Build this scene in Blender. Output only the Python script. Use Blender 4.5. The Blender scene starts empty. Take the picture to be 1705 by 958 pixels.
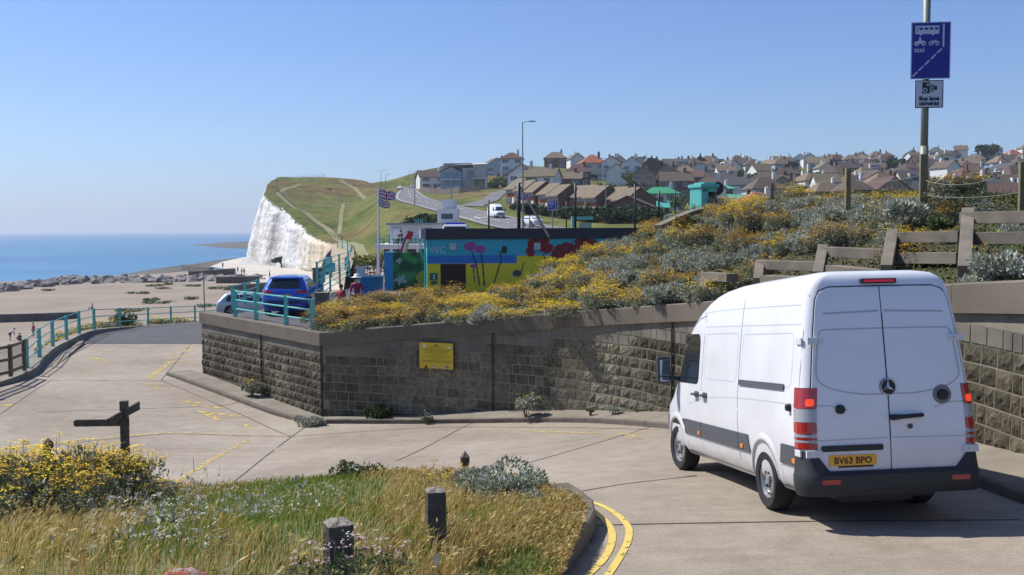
import bpy, bmesh, math, random
import numpy as np
from mathutils import Vector, Matrix
PI = math.pi
R = math.radians
sc = bpy.context.scene
C = sc.collection

# ---------------------------------------------------------------- camera, sky, sun, exposure
F = 1657.6
PITCH = math.atan(95.5 / F)
ROLL = R(0.28)
fw = Vector((0, math.cos(PITCH), -math.sin(PITCH)))
up0 = Vector((0, math.sin(PITCH), math.cos(PITCH)))
rt0 = Vector((1, 0, 0))
rt = rt0 * math.cos(ROLL) - up0 * math.sin(ROLL)
upv = rt0 * math.sin(ROLL) + up0 * math.cos(ROLL)
cam_d = bpy.data.cameras.new('camera')
cam = bpy.data.objects.new('camera', cam_d)
C.objects.link(cam)
cam_d.lens = 35.0
cam_d.sensor_width = 36.0
cam_d.clip_start = 0.1
cam_d.clip_end = 30000
mw = Matrix.Identity(4)
for i in range(3):
    mw[i][0] = rt[i]; mw[i][1] = upv[i]; mw[i][2] = -fw[i]
cam.matrix_world = mw
sc.camera = cam

SUN_AZ = R(25)      # angle from -X towards +Y
SUN_EL = R(51)
sun_dir = Vector((-math.cos(SUN_AZ) * math.cos(SUN_EL), math.sin(SUN_AZ) * math.cos(SUN_EL), math.sin(SUN_EL)))
w = bpy.data.worlds.new('World')
sc.world = w
w.use_nodes = True
nt = w.node_tree
bg = nt.nodes['Background']
sky = nt.nodes.new('ShaderNodeTexSky')
sky.sky_type = 'NISHITA'
sky.sun_disc = False
sky.sun_elevation = SUN_EL
sky.sun_rotation = math.atan2(sun_dir.x, sun_dir.y)
sky.altitude = 20
sky.air_density = 1.0
sky.dust_density = 0.5
sky.ozone_density = 3.0
tint = nt.nodes.new('ShaderNodeMix'); tint.data_type = 'RGBA'; tint.blend_type = 'MULTIPLY'; tint.inputs['Factor'].default_value = 1.0
tcw = nt.nodes.new('ShaderNodeTexCoord'); sxw = nt.nodes.new('ShaderNodeSeparateXYZ'); nt.links.new(tcw.outputs['Generated'], sxw.inputs[0])
rpw = nt.nodes.new('ShaderNodeValToRGB'); ew = rpw.color_ramp.elements
ew[0].position = 0.0; ew[0].color = (0.66, 0.82, 1.26, 1); ew[1].position = 0.30; ew[1].color = (0.80, 0.93, 1.28, 1)
ec = ew.new(0.09); ec.color = (0.80, 0.93, 1.20, 1)
nt.links.new(sxw.outputs['Z'], rpw.inputs[0]); nt.links.new(rpw.outputs[0], tint.inputs['B'])
nt.links.new(sky.outputs[0], tint.inputs['A'])
nt.links.new(tint.outputs['Result'], bg.inputs[0])
bg.inputs[1].default_value = 0.092
sl = bpy.data.lights.new('sun', 'SUN')
sl.energy = 5.0
sl.angle = R(0.53)
sl.color = (1.0, 0.96, 0.90)
so = bpy.data.objects.new('sun', sl)
so.rotation_euler = sun_dir.to_track_quat('Z', 'Y').to_euler()
so.location = (-30, 20, 60)
C.objects.link(so)
sc.view_settings.view_transform = 'Standard'
sc.view_settings.look = 'None'
sc.view_settings.exposure = 0.27
sc.view_settings.gamma = 1.0

# ---------------------------------------------------------------- projection helpers (picture measurements to metres)
def ray(u, v):
    d = fw * F + rt * (u - 852.5) + upv * (479 - v)
    return d / d.y
def P(u, v, d):
    return ray(u, v) * d
def PZ(u, v, z):
    q = ray(u, v)
    return q * (z / q.z)
class RBF:
    def __init__(self, pts, smooth=0.0, scale=1.0):
        p = np.array([[q[0], q[1], q[2]] for q in pts], float)
        self.s = scale
        self.x = p[:, :2] / scale
        n = len(p)
        A = np.zeros((n + 3, n + 3))
        A[:n, :n] = self.k(self.x[:, None] - self.x[None]) + np.eye(n) * smooth
        A[:n, n] = 1; A[:n, n + 1:] = self.x
        A[n, :n] = 1; A[n + 1:, :n] = self.x.T
        self.w = np.linalg.solve(A, np.concatenate([p[:, 2], np.zeros(3)]))
    def k(self, d):
        r2 = (d ** 2).sum(-1)
        return 0.5 * r2 * np.log(r2 + 1e-12)
    def __call__(self, X, Y):
        X = np.atleast_1d(np.asarray(X, float)); Y = np.atleast_1d(np.asarray(Y, float))
        q = np.stack([X.ravel(), Y.ravel()], 1) / self.s
        n = len(self.x)
        out = np.empty(len(q))
        for i in range(0, len(q), 20000):
            b = q[i:i + 20000]
            out[i:i + 20000] = self.k(b[:, None] - self.x[None]) @ self.w[:n] + self.w[n] + b @ self.w[n + 1:]
        return out.reshape(X.shape)
    def at(self, x, y):
        return float(self([x], [y])[0])

# ---------------------------------------------------------------- objects, tags
def props(o, label=None, cat=None, group=None, kind=None):
    if label: o['label'] = label
    if cat: o['category'] = cat
    if group: o['group'] = group
    if kind: o['kind'] = kind
    return o
def empty(name, loc, label, cat, rz=0.0, group=None):
    o = bpy.data.objects.new(name, None)
    o.empty_display_size = 0.3
    C.objects.link(o)
    o.location = loc
    o.rotation_euler = (0, 0, rz)
    return props(o, label, cat, group)
def link_mesh(name, me, parent=None):
    o = bpy.data.objects.new(name, me)
    C.objects.link(o)
    if parent is not None: o.parent = parent
    return o
def kids(o):
    return [c for c in bpy.data.objects if c.parent == o]
TREE = {}
def freeze(o):
    # remember the children of a prototype once, so that copying stays quick
    TREE[o.name] = [(c, [g for g in kids(c)]) for c in kids(o)]
def dup(o, loc=None, rz=None, scale=None, label=None, group=None, parts=True):
    if o.name not in TREE: freeze(o)
    r = o.copy(); C.objects.link(r)
    if loc is not None: r.location = loc
    if rz is not None: r.rotation_euler = (0, 0, rz)
    if scale is not None: r.scale = scale if hasattr(scale, '__len__') else (scale,) * 3
    if label: r['label'] = label
    if group: r['group'] = group
    if parts:
        for c, gs in TREE[o.name]:
            k = c.copy(); C.objects.link(k); k.parent = r
            for g in gs:
                h = g.copy(); C.objects.link(h); h.parent = k
    return r

class MB:
    """collects faces into one mesh"""
    def __init__(s): s.v = []; s.f = []; s.m = []
    def add(s, vs, fs, mi=0):
        b = len(s.v)
        s.v += [tuple(x) for x in vs]
        s.f += [tuple(i + b for i in f) for f in fs]
        s.m += [mi] * len(fs) if isinstance(mi, int) else list(mi)
        return s
    def box(s, c, size, rz=0.0, mi=0, M=None):
        hx, hy, hz = size[0] / 2, size[1] / 2, size[2] / 2
        q = Matrix.Rotation(rz, 3, 'Z') if M is None else M
        vs = [Vector(c) + q @ Vector((x * hx, y * hy, z * hz)) for x in (-1, 1) for y in (-1, 1) for z in (-1, 1)]
        return s.add(vs, [(0, 1, 3, 2), (4, 6, 7, 5), (0, 4, 5, 1), (2, 3, 7, 6), (0, 2, 6, 4), (1, 5, 7, 3)], mi)
    def bbox(s, x0, x1, y0, y1, z0, z1, mi=0):
        return s.box(((x0 + x1) / 2, (y0 + y1) / 2, (z0 + z1) / 2), (x1 - x0, y1 - y0, z1 - z0), 0, mi)
    def bar(s, a, b, wd, th=None, mi=0):
        a = Vector(a); b = Vector(b); d = b - a
        th = th or wd
        z = d.normalized()
        x = z.cross(Vector((0, 0, 1)))
        x = Vector((1, 0, 0)) if x.length < 1e-3 else x.normalized()
        y = z.cross(x)
        M = Matrix((x, y, z)).transposed()
        return s.box((a + b) / 2, (wd, th, d.length), 0, mi, M)
    def tube(s, pts, r, n=8, mi=0, caps=True):
        pts = [Vector(p) for p in pts]
        rs = r if hasattr(r, '__len__') else [r] * len(pts)
        vs = []; fs = []
        x = None
        for i, p in enumerate(pts):
            t = (pts[min(i + 1, len(pts) - 1)] - pts[max(i - 1, 0)]).normalized()
            if x is None:
                x = t.cross(Vector((0, 0, 1)))
                if x.length < 1e-3: x = Vector((1, 0, 0))
            x = (x - t * x.dot(t)).normalized()
            y = t.cross(x)
            for k in range(n):
                a = 2 * PI * k / n
                vs.append(p + x * math.cos(a) * rs[i] + y * math.sin(a) * rs[i])
        for i in range(len(pts) - 1):
            for k in range(n):
                fs.append((i * n + k, i * n + (k + 1) % n, (i + 1) * n + (k + 1) % n, (i + 1) * n + k))
        if caps:
            fs.append(tuple(range(n))[::-1]); fs.append(tuple(range((len(pts) - 1) * n, len(pts) * n)))
        return s.add(vs, fs, mi)
    def lathe(s, prof, c, axis='Z', n=24, mi=0, mis=None):
        vs = []; fs = []; ms = []
        for r_, h in prof:
            for k in range(n):
                a = 2 * PI * k / n
                ca, sa = math.cos(a) * r_, math.sin(a) * r_
                p = (ca, sa, h) if axis == 'Z' else ((ca, h, sa) if axis == 'Y' else (h, ca, sa))
                vs.append((c[0] + p[0], c[1] + p[1], c[2] + p[2]))
        for i in range(len(prof) - 1):
            for k in range(n):
                fs.append((i * n + k, i * n + (k + 1) % n, (i + 1) * n + (k + 1) % n, (i + 1) * n + k))
                ms.append(mis[i] if mis else mi)
        return s.add(vs, fs, ms)
    def prism(s, poly, z0, z1, mi=0):
        n = len(poly)
        vs = [(p[0], p[1], z0) for p in poly] + [(p[0], p[1], z1) for p in poly]
        fs = [tuple(range(n))[::-1], tuple(range(n, 2 * n))] + [(i, (i + 1) % n, n + (i + 1) % n, n + i) for i in range(n)]
        return s.add(vs, fs, mi)
    def grid(s, pts, mi=0, closed=False):
        """pts[i][j]"""
        ni = len(pts); nj = len(pts[0])
        vs = [p for row in pts for p in row]
        fs = []
        for i in range(ni - 1):
            for j in range(nj if closed else nj - 1):
                k = (j + 1) % nj
                fs.append((i * nj + j, i * nj + k, (i + 1) * nj + k, (i + 1) * nj + j))
        return s.add(vs, fs, mi)
    def mesh(s, name, mats, smooth=False):
        me = bpy.data.meshes.new(name)
        me.from_pydata([tuple(v) for v in s.v], [], s.f)
        for m in (mats if isinstance(mats, (list, tuple)) else [mats]): me.materials.append(m)
        me.polygons.foreach_set('material_index', s.m)
        if smooth: me.polygons.foreach_set('use_smooth', [True] * len(s.f))
        me.validate(); me.update()
        return me
    def obj(s, name, mats, parent=None, smooth=False, bevel=0.0, angle=None):
        me = s.mesh(name, mats, smooth)
        if bevel or angle is not None:
            bm = bmesh.new(); bm.from_mesh(me)
            bmesh.ops.remove_doubles(bm, verts=bm.verts, dist=1e-5)
            bmesh.ops.recalc_face_normals(bm, faces=bm.faces)
            if bevel:
                es = [e for e in bm.edges if len(e.link_faces) == 2 and e.calc_face_angle(0) > 0.5]
                bmesh.ops.bevel(bm, geom=es, offset=bevel, segments=2, profile=0.6, affect='EDGES', clamp_overlap=True)
            if angle is not None:
                for e in bm.edges: e.smooth = not (len(e.link_faces) == 2 and e.calc_face_angle(0) > angle)
                for f in bm.faces: f.smooth = True
            bm.to_mesh(me); bm.free()
        return link_mesh(name, me, parent)

# ---------------------------------------------------------------- materials
MATS = {}
def mat(name, col, rough=0.7, var=0.0, scale=5.0, col2=None, bump=0.0, bscale=None, metal=0.0, spec=0.5, coords='Object', emit=0.0, trans=0.0, coat=0.0, detail=6.0, contrast=0.5, thick=0.0, w2=None):
    if name in MATS: return MATS[name]
    m = bpy.data.materials.new(name); m.use_nodes = True
    n = m.node_tree; b = n.nodes['Principled BSDF']
    b.inputs['Roughness'].default_value = rough
    b.inputs['Metallic'].default_value = metal
    b.inputs['Specular IOR Level'].default_value = spec
    if coat:
        b.inputs['Coat Weight'].default_value = coat
        b.inputs['Coat Roughness'].default_value = 0.05
    c = (*col, 1)
    b.inputs['Base Color'].default_value = c
    if col2 is None and var:
        col2 = tuple(max(0, x * (1 - var)) for x in col)
    if col2 is not None or bump:
        tc = n.nodes.new('ShaderNodeTexCoord')
        src = tc.outputs[coords]
    if col2 is not None:
        tx = n.nodes.new('ShaderNodeTexNoise'); tx.inputs['Scale'].default_value = scale; tx.inputs['Detail'].default_value = detail
        n.links.new(src, tx.inputs['Vector'])
        rp = n.nodes.new('ShaderNodeValToRGB')
        rp.color_ramp.elements[0].position = 0.5 - contrast / 2; rp.color_ramp.elements[1].position = 0.5 + contrast / 2
        rp.color_ramp.elements[0].color = (*col2, 1); rp.color_ramp.elements[1].color = c
        n.links.new(tx.outputs['Fac'], rp.inputs[0])
        n.links.new(rp.outputs[0], b.inputs['Base Color'])
    if bump:
        t2 = n.nodes.new('ShaderNodeTexNoise'); t2.inputs['Scale'].default_value = bscale or scale * 4; t2.inputs['Detail'].default_value = 5
        n.links.new(src, t2.inputs['Vector'])
        bp = n.nodes.new('ShaderNodeBump'); bp.inputs['Strength'].default_value = bump; bp.inputs['Distance'].default_value = 0.02
        n.links.new(t2.outputs['Fac'], bp.inputs['Height'])
        n.links.new(bp.outputs[0], b.inputs['Normal'])
    if emit:
        b.inputs['Emission Color'].default_value = c; b.inputs['Emission Strength'].default_value = emit
    if trans:
        b.inputs['Transmission Weight'].default_value = trans
    MATS[name] = m
    return m
def ramp_mat(name, stops, rough=0.8, big=None, bigscale=0.3, leaf=0.0, island=True):
    """foliage: colour picked per leaf (random per island), optionally drifting with a large noise"""
    if name in MATS: return MATS[name]
    m = bpy.data.materials.new(name); m.use_nodes = True
    n = m.node_tree; b = n.nodes['Principled BSDF']
    b.inputs['Roughness'].default_value = rough
    b.inputs['Specular IOR Level'].default_value = 0.25
    g = n.nodes.new('ShaderNodeNewGeometry')
    rp = n.nodes.new('ShaderNodeValToRGB')
    cr = rp.color_ramp
    while len(cr.elements) < len(stops): cr.elements.new(0.5)
    for e, (p, c) in zip(cr.elements, stops): e.position = p; e.color = (*c, 1)
    n.links.new(g.outputs['Random Per Island'], rp.inputs[0])
    out = rp.outputs[0]
    if big:
        tc = n.nodes.new('ShaderNodeTexCoord')
        tx = n.nodes.new('ShaderNodeTexNoise'); tx.inputs['Scale'].default_value = bigscale; tx.inputs['Detail'].default_value = 4
        n.links.new(tc.outputs['Object'], tx.inputs['Vector'])
        r2 = n.nodes.new('ShaderNodeValToRGB')
        while len(r2.color_ramp.elements) < len(big): r2.color_ramp.elements.new(0.5)
        for e, (p, c) in zip(r2.color_ramp.elements, big): e.position = p; e.color = (*c, 1)
        n.links.new(tx.outputs['Fac'], r2.inputs[0])
        mx = n.nodes.new('ShaderNodeMix'); mx.data_type = 'RGBA'; mx.blend_type = 'MIX'
        mx.inputs['Factor'].default_value = 0.55
        n.links.new(rp.outputs[0], mx.inputs['A']); n.links.new(r2.outputs[0], mx.inputs['B'])
        out = mx.outputs['Result']
    n.links.new(out, b.inputs['Base Color'])
    if leaf:
        tr = n.nodes.new('ShaderNodeBsdfTranslucent')
        n.links.new(out, tr.inputs['Color'])
        mxs = n.nodes.new('ShaderNodeMixShader'); mxs.inputs[0].default_value = leaf
        n.links.new(b.outputs[0], mxs.inputs[1]); n.links.new(tr.outputs[0], mxs.inputs[2])
        n.links.new(mxs.outputs[0], n.nodes['Material Output'].inputs['Surface'])
    MATS[name] = m
    return m

M = {}
M['teal'] = mat('teal_paint', (0.10, 0.47, 0.43), 0.45, 0.25, 6)
M['timber'] = mat('weathered_timber', (0.20, 0.165, 0.115), 0.9, 0.0, 9, col2=(0.10, 0.08, 0.055), bump=0.5, bscale=40)
M['oldwood'] = mat('grey_bollard_timber', (0.13, 0.115, 0.095), 0.95, 0, 12, col2=(0.045, 0.038, 0.03), bump=0.8, bscale=30)
M['timber_olive'] = mat('olive_post_timber', (0.22, 0.18, 0.09), 0.9, 0, 6, col2=(0.13, 0.11, 0.06), bump=0.4)  # yellower olive timber tone of the bank posts
M['cap'] = mat('coping_concrete', (0.185, 0.155, 0.115), 0.9, 0, 0.9, col2=(0.085, 0.07, 0.05), bump=0.5, bscale=60, contrast=0.7, detail=10)
M['plainblock'] = mat('plain_course', (0.22, 0.20, 0.15), 0.92, 0, 1.2, col2=(0.085, 0.078, 0.062), bump=0.4, bscale=45)
M['crib'] = mat('crib_concrete', (0.24, 0.205, 0.155), 0.92, 0, 2.5, col2=(0.12, 0.10, 0.075), bump=0.6, bscale=60)
M['path'] = mat('footpath_concrete', (0.25, 0.215, 0.165), 0.92, 0, 1.3, col2=(0.15, 0.13, 0.10), bump=0.3, bscale=50, detail=10)
M['kerb'] = mat('kerb_concrete', (0.165, 0.135, 0.105), 0.92, 0, 3, col2=(0.085, 0.07, 0.055), bump=0.5, bscale=50)
M['asphalt'] = mat('asphalt', (0.085, 0.082, 0.085), 0.9, 0, 0.7, col2=(0.055, 0.053, 0.056), bump=0.2, bscale=80)
M['far_asphalt'] = mat('pale_asphalt', (0.17, 0.165, 0.16), 0.9, 0, 0.15, col2=(0.12, 0.118, 0.118))
M['joint'] = mat('joint_bitumen', (0.045, 0.042, 0.04), 0.8, 0.3, 4)
M['white'] = mat('white_render', (0.78, 0.77, 0.74), 0.8, 0.12, 0.6)
M['whitemark'] = mat('white_line_paint', (0.7, 0.7, 0.68), 0.7, 0.2, 2)
M['shingle'] = mat('beach_shingle', (0.29, 0.235, 0.175), 0.95, 0, 0.09, col2=(0.20, 0.16, 0.118), bump=0.6, bscale=2.5, detail=12)
M['prom'] = mat('undercliff_concrete', (0.52, 0.48, 0.41), 0.9, 0, 0.06, col2=(0.42, 0.38, 0.32))
M['darkwall'] = mat('stained_sea_concrete', (0.13, 0.12, 0.11), 0.9, 0.4, 0.5)
M['brickpave'] = mat('pink_paving', (0.42, 0.30, 0.22), 0.9, 0.15, 0.4)
M['black'] = mat('black_plastic', (0.015, 0.015, 0.017), 0.5)
M['darkmetal'] = mat('dark_metal', (0.03, 0.03, 0.032), 0.5, metal=0.3)
M['galv'] = mat('galvanised_steel', (0.24, 0.26, 0.215), 0.55, 0.25, 5, metal=0.3)
M['lamp_grey'] = mat('lamp_post_grey', (0.22, 0.23, 0.24), 0.5, 0.1, 4)
M['glass'] = mat('dark_glass', (0.02, 0.025, 0.03), 0.06, spec=0.8)
M['skin'] = mat('skin', (0.55, 0.33, 0.24), 0.6, 0.1, 20)

# ================================================================ GROUND
rng = random.Random(7)
nrs = np.random.RandomState(11)
def r3(p): return (p.x, p.y, p.z)
# concrete ramp
road_pts = [(2.98, 11.32, -3.23), (4.77, 11.52, -3.20), (2.58, 14.93, -3.65), (4.37, 15.13, -3.60),
            r3(P(504, 712, 29.3)), r3(P(310, 637, 37.6)), r3(P(820, 704, 28.1)), r3(P(1050, 706, 24.8)), r3(P(1705, 803, 12.4)),
            r3(P(290, 812, 19.6)), r3(P(935, 832, 11.9)), r3(P(1000, 902, 10.2)), r3(P(980, 958, 9.0)), r3(P(0, 755, 24.5)),
            r3(P(150, 650, 34.8)), r3(P(60, 655, 34.0)), r3(P(240, 573, 51)), r3(P(330, 552, 60)), r3(P(160, 556, 56)), r3(P(350, 540, 66)),
            (-24, 26, -5.45), (6.5, 6, -2.75), (0, 4, -2.6), (-12, 12, -4.4), (12, 12, -3.0), (-16, 72, -6.2), (-35, 40, -5.4)]
road = RBF(road_pts, smooth=0.02, scale=10)
def PR(u, v, zf=None):
    """pixel -> point on the ramp"""
    d = ray(u, v); t = 5.0
    g = zf or road
    prev = t
    while t < 90:
        if d.z * t < g.at(d.x * t, t): break
        prev = t; t *= 1.04
    a, b = prev, t
    for _ in range(18):
        m_ = (a + b) / 2
        if d.z * m_ < g.at(d.x * m_, m_): b = m_
        else: a = m_
    return d * ((a + b) / 2)

# verge (grass bank in the foreground)
verge_edge_px = [(700, 1120, 5.6), (860, 958, 7.7), (920, 915, 9.0), (962, 886, 10.1), (976, 868, 10.8), (966, 850, 11.3), (940, 832, 11.9), (900, 815, 13), (850, 803, 14.3),
                 (770, 800, 15.7), (640, 795, 17.3), (520, 803, 17.8), (400, 818, 18), (290, 827, 19), (150, 822, 20), (0, 818, 20.5), (-250, 810, 21.5)]
edge = [P(*p) for p in verge_edge_px]
def smooth_path(pts, n):
    pts = [Vector(p) for p in pts]
    out = []
    for i in range(len(pts) - 1):
        p0 = pts[max(i - 1, 0)]; p1 = pts[i]; p2 = pts[i + 1]; p3 = pts[min(i + 2, len(pts) - 1)]
        for k in range(n):
            t = k / n
            out.append(0.5 * ((2 * p1) + (p2 - p0) * t + (2 * p0 - 5 * p1 + 4 * p2 - p3) * t * t + (3 * p1 - p0 - 3 * p2 + p3) * t ** 3))
    out.append(pts[-1])
    return out
edge_s = smooth_path(edge, 6)
verge_pts = []
for i, p in enumerate(edge):
    verge_pts.append((p.x, p.y, road.at(p.x, p.y) + (0.20 if i < 7 else 0.10)))
verge_pts += [(0, 0, -1.75), (0, 3, -1.8), (-4, 2, -1.85), (3, 2, -2.1), (-9, 5, -2.4)]
for u, v, d in [(562, 962, 6.1), (725, 905, 8.3), (300, 990, 5), (0, 985, 5.5), (400, 850, 13), (450, 812, 16.5), (600, 793, 16), (0, 885, 12), (150, 870, 13), (200, 838, 16.5), (774, 806, 15), (850, 850, 11.5), (560, 860, 9.5), (300, 890, 9)]:
    verge_pts.append(r3(P(u, v, d)))
verge = RBF(verge_pts, smooth=0.03, scale=6)

def poly_contains(poly, X, Y):
    n = len(poly); inside = np.zeros(X.shape, bool)
    for i in range(n):
        x1, y1 = poly[i]; x2, y2 = poly[(i + 1) % n]
        c = ((y1 > Y) != (y2 > Y)) & (X < (x2 - x1) * (Y - y1) / (y2 - y1 + 1e-12) + x1)
        inside ^= c
    return inside
verge_poly = [(p.x, p.y) for p in edge_s] + [(-12, 6), (-10, -3), (2, -3)]

# left edge of the ramp (low wall that carries the railing)
ledge = [P(*p) for p in [(-420, 730, 25), (-180, 690, 29), (-60, 652, 33.5), (42, 618, 37.7), (65, 595, 41.5), (88, 577, 46), (111, 566, 49), (132, 556, 52), (157, 549, 56), (200, 545, 60), (247, 542, 64), (300, 539, 66), (345, 536, 69), (400, 534, 74), (470, 530, 82)]]
def sheet(name, nx, ny, xf, zf, m, kind='structure', smooth=True):
    a = np.linspace(0, 1, nx); b = np.linspace(0, 1, ny)
    A, B = np.meshgrid(a, b, indexing='ij')
    X, Y = xf(A, B)
    Z = zf(X, Y)
    V = np.stack([X, Y, Z], -1).reshape(-1, 3)
    idx = np.arange(nx * ny).reshape(nx, ny)
    Fc = np.stack([idx[:-1, :-1], idx[1:, :-1], idx[1:, 1:], idx[:-1, 1:]], -1).reshape(-1, 4)
    me = bpy.data.meshes.new(name)
    me.from_pydata(V.tolist(), [], Fc.tolist())
    for q in (m if isinstance(m, list) else [m]): me.materials.append(q)
    if smooth: me.polygons.foreach_set('use_smooth', [True] * len(Fc))
    me.update()
    o = link_mesh(name, me)
    if kind: o['kind'] = kind
    return o

# concrete material with slabs stains and tyre sheen
def concrete_mat():
    m = bpy.data.materials.new('ramp_concrete'); m.use_nodes = True
    n = m.node_tree; b = n.nodes['Principled BSDF']; b.inputs['Roughness'].default_value = 0.9
    tc = n.nodes.new('ShaderNodeTexCoord')
    def noise(scale, det=6, rough=0.5):
        t = n.nodes.new('ShaderNodeTexNoise'); t.inputs['Scale'].default_value = scale; t.inputs['Detail'].default_value = det; t.inputs['Roughness'].default_value = rough
        n.links.new(tc.outputs['Object'], t.inputs['Vector']); return t
    def ramp(src, stops):
        r_ = n.nodes.new('ShaderNodeValToRGB')
        while len(r_.color_ramp.elements) < len(stops): r_.color_ramp.elements.new(0.5)
        for e, (p, c) in zip(r_.color_ramp.elements, stops): e.position = p; e.color = (*c, 1)
        n.links.new(src, r_.inputs[0]); return r_
    def mul(a, bb, f=1.0):
        x = n.nodes.new('ShaderNodeMix'); x.data_type = 'RGBA'; x.blend_type = 'MULTIPLY'; x.inputs['Factor'].default_value = f
        n.links.new(a, x.inputs['A']); n.links.new(bb, x.inputs['B']); return x.outputs['Result']
    big = ramp(noise(0.22, 7).outputs['Fac'], [(0.3, (0.27, 0.225, 0.17)), (0.55, (0.35, 0.30, 0.235)), (0.75, (0.40, 0.35, 0.285))])
    mid = ramp(noise(2.3, 9, 0.65).outputs['Fac'], [(0.3, (0.78, 0.76, 0.74)), (0.6, (1, 1, 1))])
    fine = ramp(noise(55, 3, 0.7).outputs['Fac'], [(0.32, (0.62, 0.60, 0.57)), (0.5, (0.95, 0.95, 0.95)), (0.72, (1.15, 1.14, 1.1))])
    c1 = mul(big.outputs[0], mid.outputs[0]); c2 = mul(c1, fine.outputs[0])
    # brushed lines across the ramp
    mp = n.nodes.new('ShaderNodeMapping'); mp.inputs['Rotation'].default_value = (0, 0, R(28)); mp.inputs['Scale'].default_value = (0.6, 16, 1)
    n.links.new(tc.outputs['Object'], mp.inputs['Vector'])
    t = n.nodes.new('ShaderNodeTexNoise'); t.inputs['Scale'].default_value = 1.4; t.inputs['Detail'].default_value = 4
    n.links.new(mp.outputs[0], t.inputs['Vector'])
    br = ramp(t.outputs['Fac'], [(0.3, (0.88, 0.87, 0.85)), (0.6, (1, 1, 1))])
    c3 = mul(c2, br.outputs[0], 0.8)
    n.links.new(c3, b.inputs['Base Color'])
    bp = n.nodes.new('ShaderNodeBump'); bp.inputs['Strength'].default_value = 0.25; bp.inputs['Distance'].default_value = 0.01
    n.links.new(noise(70, 4).outputs['Fac'], bp.inputs['Height']); n.links.new(bp.outputs[0], b.inputs['Normal'])
    return m
M['concrete'] = concrete_mat()
# ramp sheet: spans from the left edge wall to the right
lx = np.array([p.x for p in ledge]); ly = np.array([p.y for p in ledge])
order = np.argsort(ly)
def ramp_xy(A, B):
    Y = 2 + 78 * B ** 1.35
    xl = np.interp(Y, ly[order], lx[order], left=-30, right=-16)
    xr = np.interp(Y, [2, 30, 39, 40, 80], [9, 9, -8, -8, -8])
    return xl + (xr - xl) * A, Y
def ramp_z(X, Y):
    Z = road(X, Y)
    ins = poly_contains(verge_poly, X, Y)
    Z = np.where(ins, np.minimum(Z, verge(X, Y)) - 0.35, Z)
    return Z
ramp_o = sheet('ramp_road', 240, 320, ramp_xy, ramp_z, M['concrete'])

def ribbon(name, pts, width, m, dz=0.006, zf=None, parent=None, n=6, obj=True, mb=None):
    """strip laid on the ground along world points"""
    zf = zf or road
    ps = smooth_path(pts, n) if len(pts) > 2 else [Vector(pts[0]).lerp(Vector(pts[1]), k / 12) for k in range(13)]
    mb = mb or MB()
    rows = []
    for i, p in enumerate(ps):
        t = ps[min(i + 1, len(ps) - 1)] - ps[max(i - 1, 0)]; t.z = 0
        if t.length < 1e-6: continue
        t.normalize(); s = Vector((-t.y, t.x, 0)) * width / 2
        rows.append([(q.x, q.y, zf.at(q.x, q.y) + dz) for q in (p - s, p, p + s)])
    mb.grid(rows)
    if obj:
        o = mb.obj(name, m, parent)
        return o
    return mb
# bitumen joints between the slabs
jm = MB()
for seg in [[(85, 634), (180, 634), (268, 634), (305, 632)], [(268, 634), (330, 560)], [(268, 634), (400, 690), (484, 727)], [(60, 687), (200, 682), (360, 676), (402, 668)],
            [(0, 757), (100, 741), (200, 730), (290, 723), (400, 726), (484, 727)], [(374, 812), (440, 762), (500, 717), (520, 712)], [(142, 768), (163, 737)],
            [(1122, 797), (1160, 792)], [(484, 727), (700, 713), (900, 712), (1100, 716)], [(660, 768), (770, 712), (800, 704)], [(860, 776), (980, 742), (1100, 706)],
            [(940, 824), (1050, 805), (1160, 793)], [(975, 876), (1130, 872), (1400, 868), (1700, 866)], [(0, 690), (85, 634)]]:
    ribbon('', [PR(*q) for q in seg], 0.035, None, 0.004, obj=False, mb=jm)
o = jm.obj('slab_joints', M['joint']); o['kind'] = 'structure'
def worn(name, col, base, amt=0.5, scale=7):
    m = bpy.data.materials.new(name); m.use_nodes = True
    n = m.node_tree; b = n.nodes['Principled BSDF']; b.inputs['Roughness'].default_value = 0.8; b.inputs['Base Color'].default_value = (*col, 1)
    tc = n.nodes.new('ShaderNodeTexCoord'); t = n.nodes.new('ShaderNodeTexNoise'); t.inputs['Scale'].default_value = scale; t.inputs['Detail'].default_value = 8; t.inputs['Roughness'].default_value = 0.7
    n.links.new(tc.outputs['Object'], t.inputs['Vector'])
    rp = n.nodes.new('ShaderNodeValToRGB'); rp.color_ramp.elements[0].position = amt - 0.04; rp.color_ramp.elements[1].position = amt + 0.04
    rp.color_ramp.elements[0].color = (0, 0, 0, 1); rp.color_ramp.elements[1].color = (1, 1, 1, 1)
    n.links.new(t.outputs['Fac'], rp.inputs[0])
    tr = n.nodes.new('ShaderNodeBsdfTransparent'); mx = n.nodes.new('ShaderNodeMixShader')
    n.links.new(rp.outputs[0], mx.inputs[0]); n.links.new(tr.outputs[0], mx.inputs[1]); n.links.new(b.outputs[0], mx.inputs[2])
    n.links.new(mx.outputs[0], n.nodes['Material Output'].inputs['Surface'])
    return m
M['yellow_good'] = worn('yellow_line_paint', (0.58, 0.43, 0.10), None, 0.39, 9)
M['yellow_worn'] = worn('worn_yellow_paint', (0.60, 0.43, 0.10), None, 0.50, 6)
ym = MB()
for seg in [[(930, 833), (985, 850), (1018, 884), (1010, 925), (975, 962)], [(935, 826), (1000, 842), (1042, 872), (1044, 905), (1010, 962)]]:
    ribbon('', [PR(*q) for q in seg], 0.078, None, 0.008, obj=False, mb=ym)
ym.obj('double_yellow_lines', M['yellow_good'])['kind'] = 'structure'
yw = MB()
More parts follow.
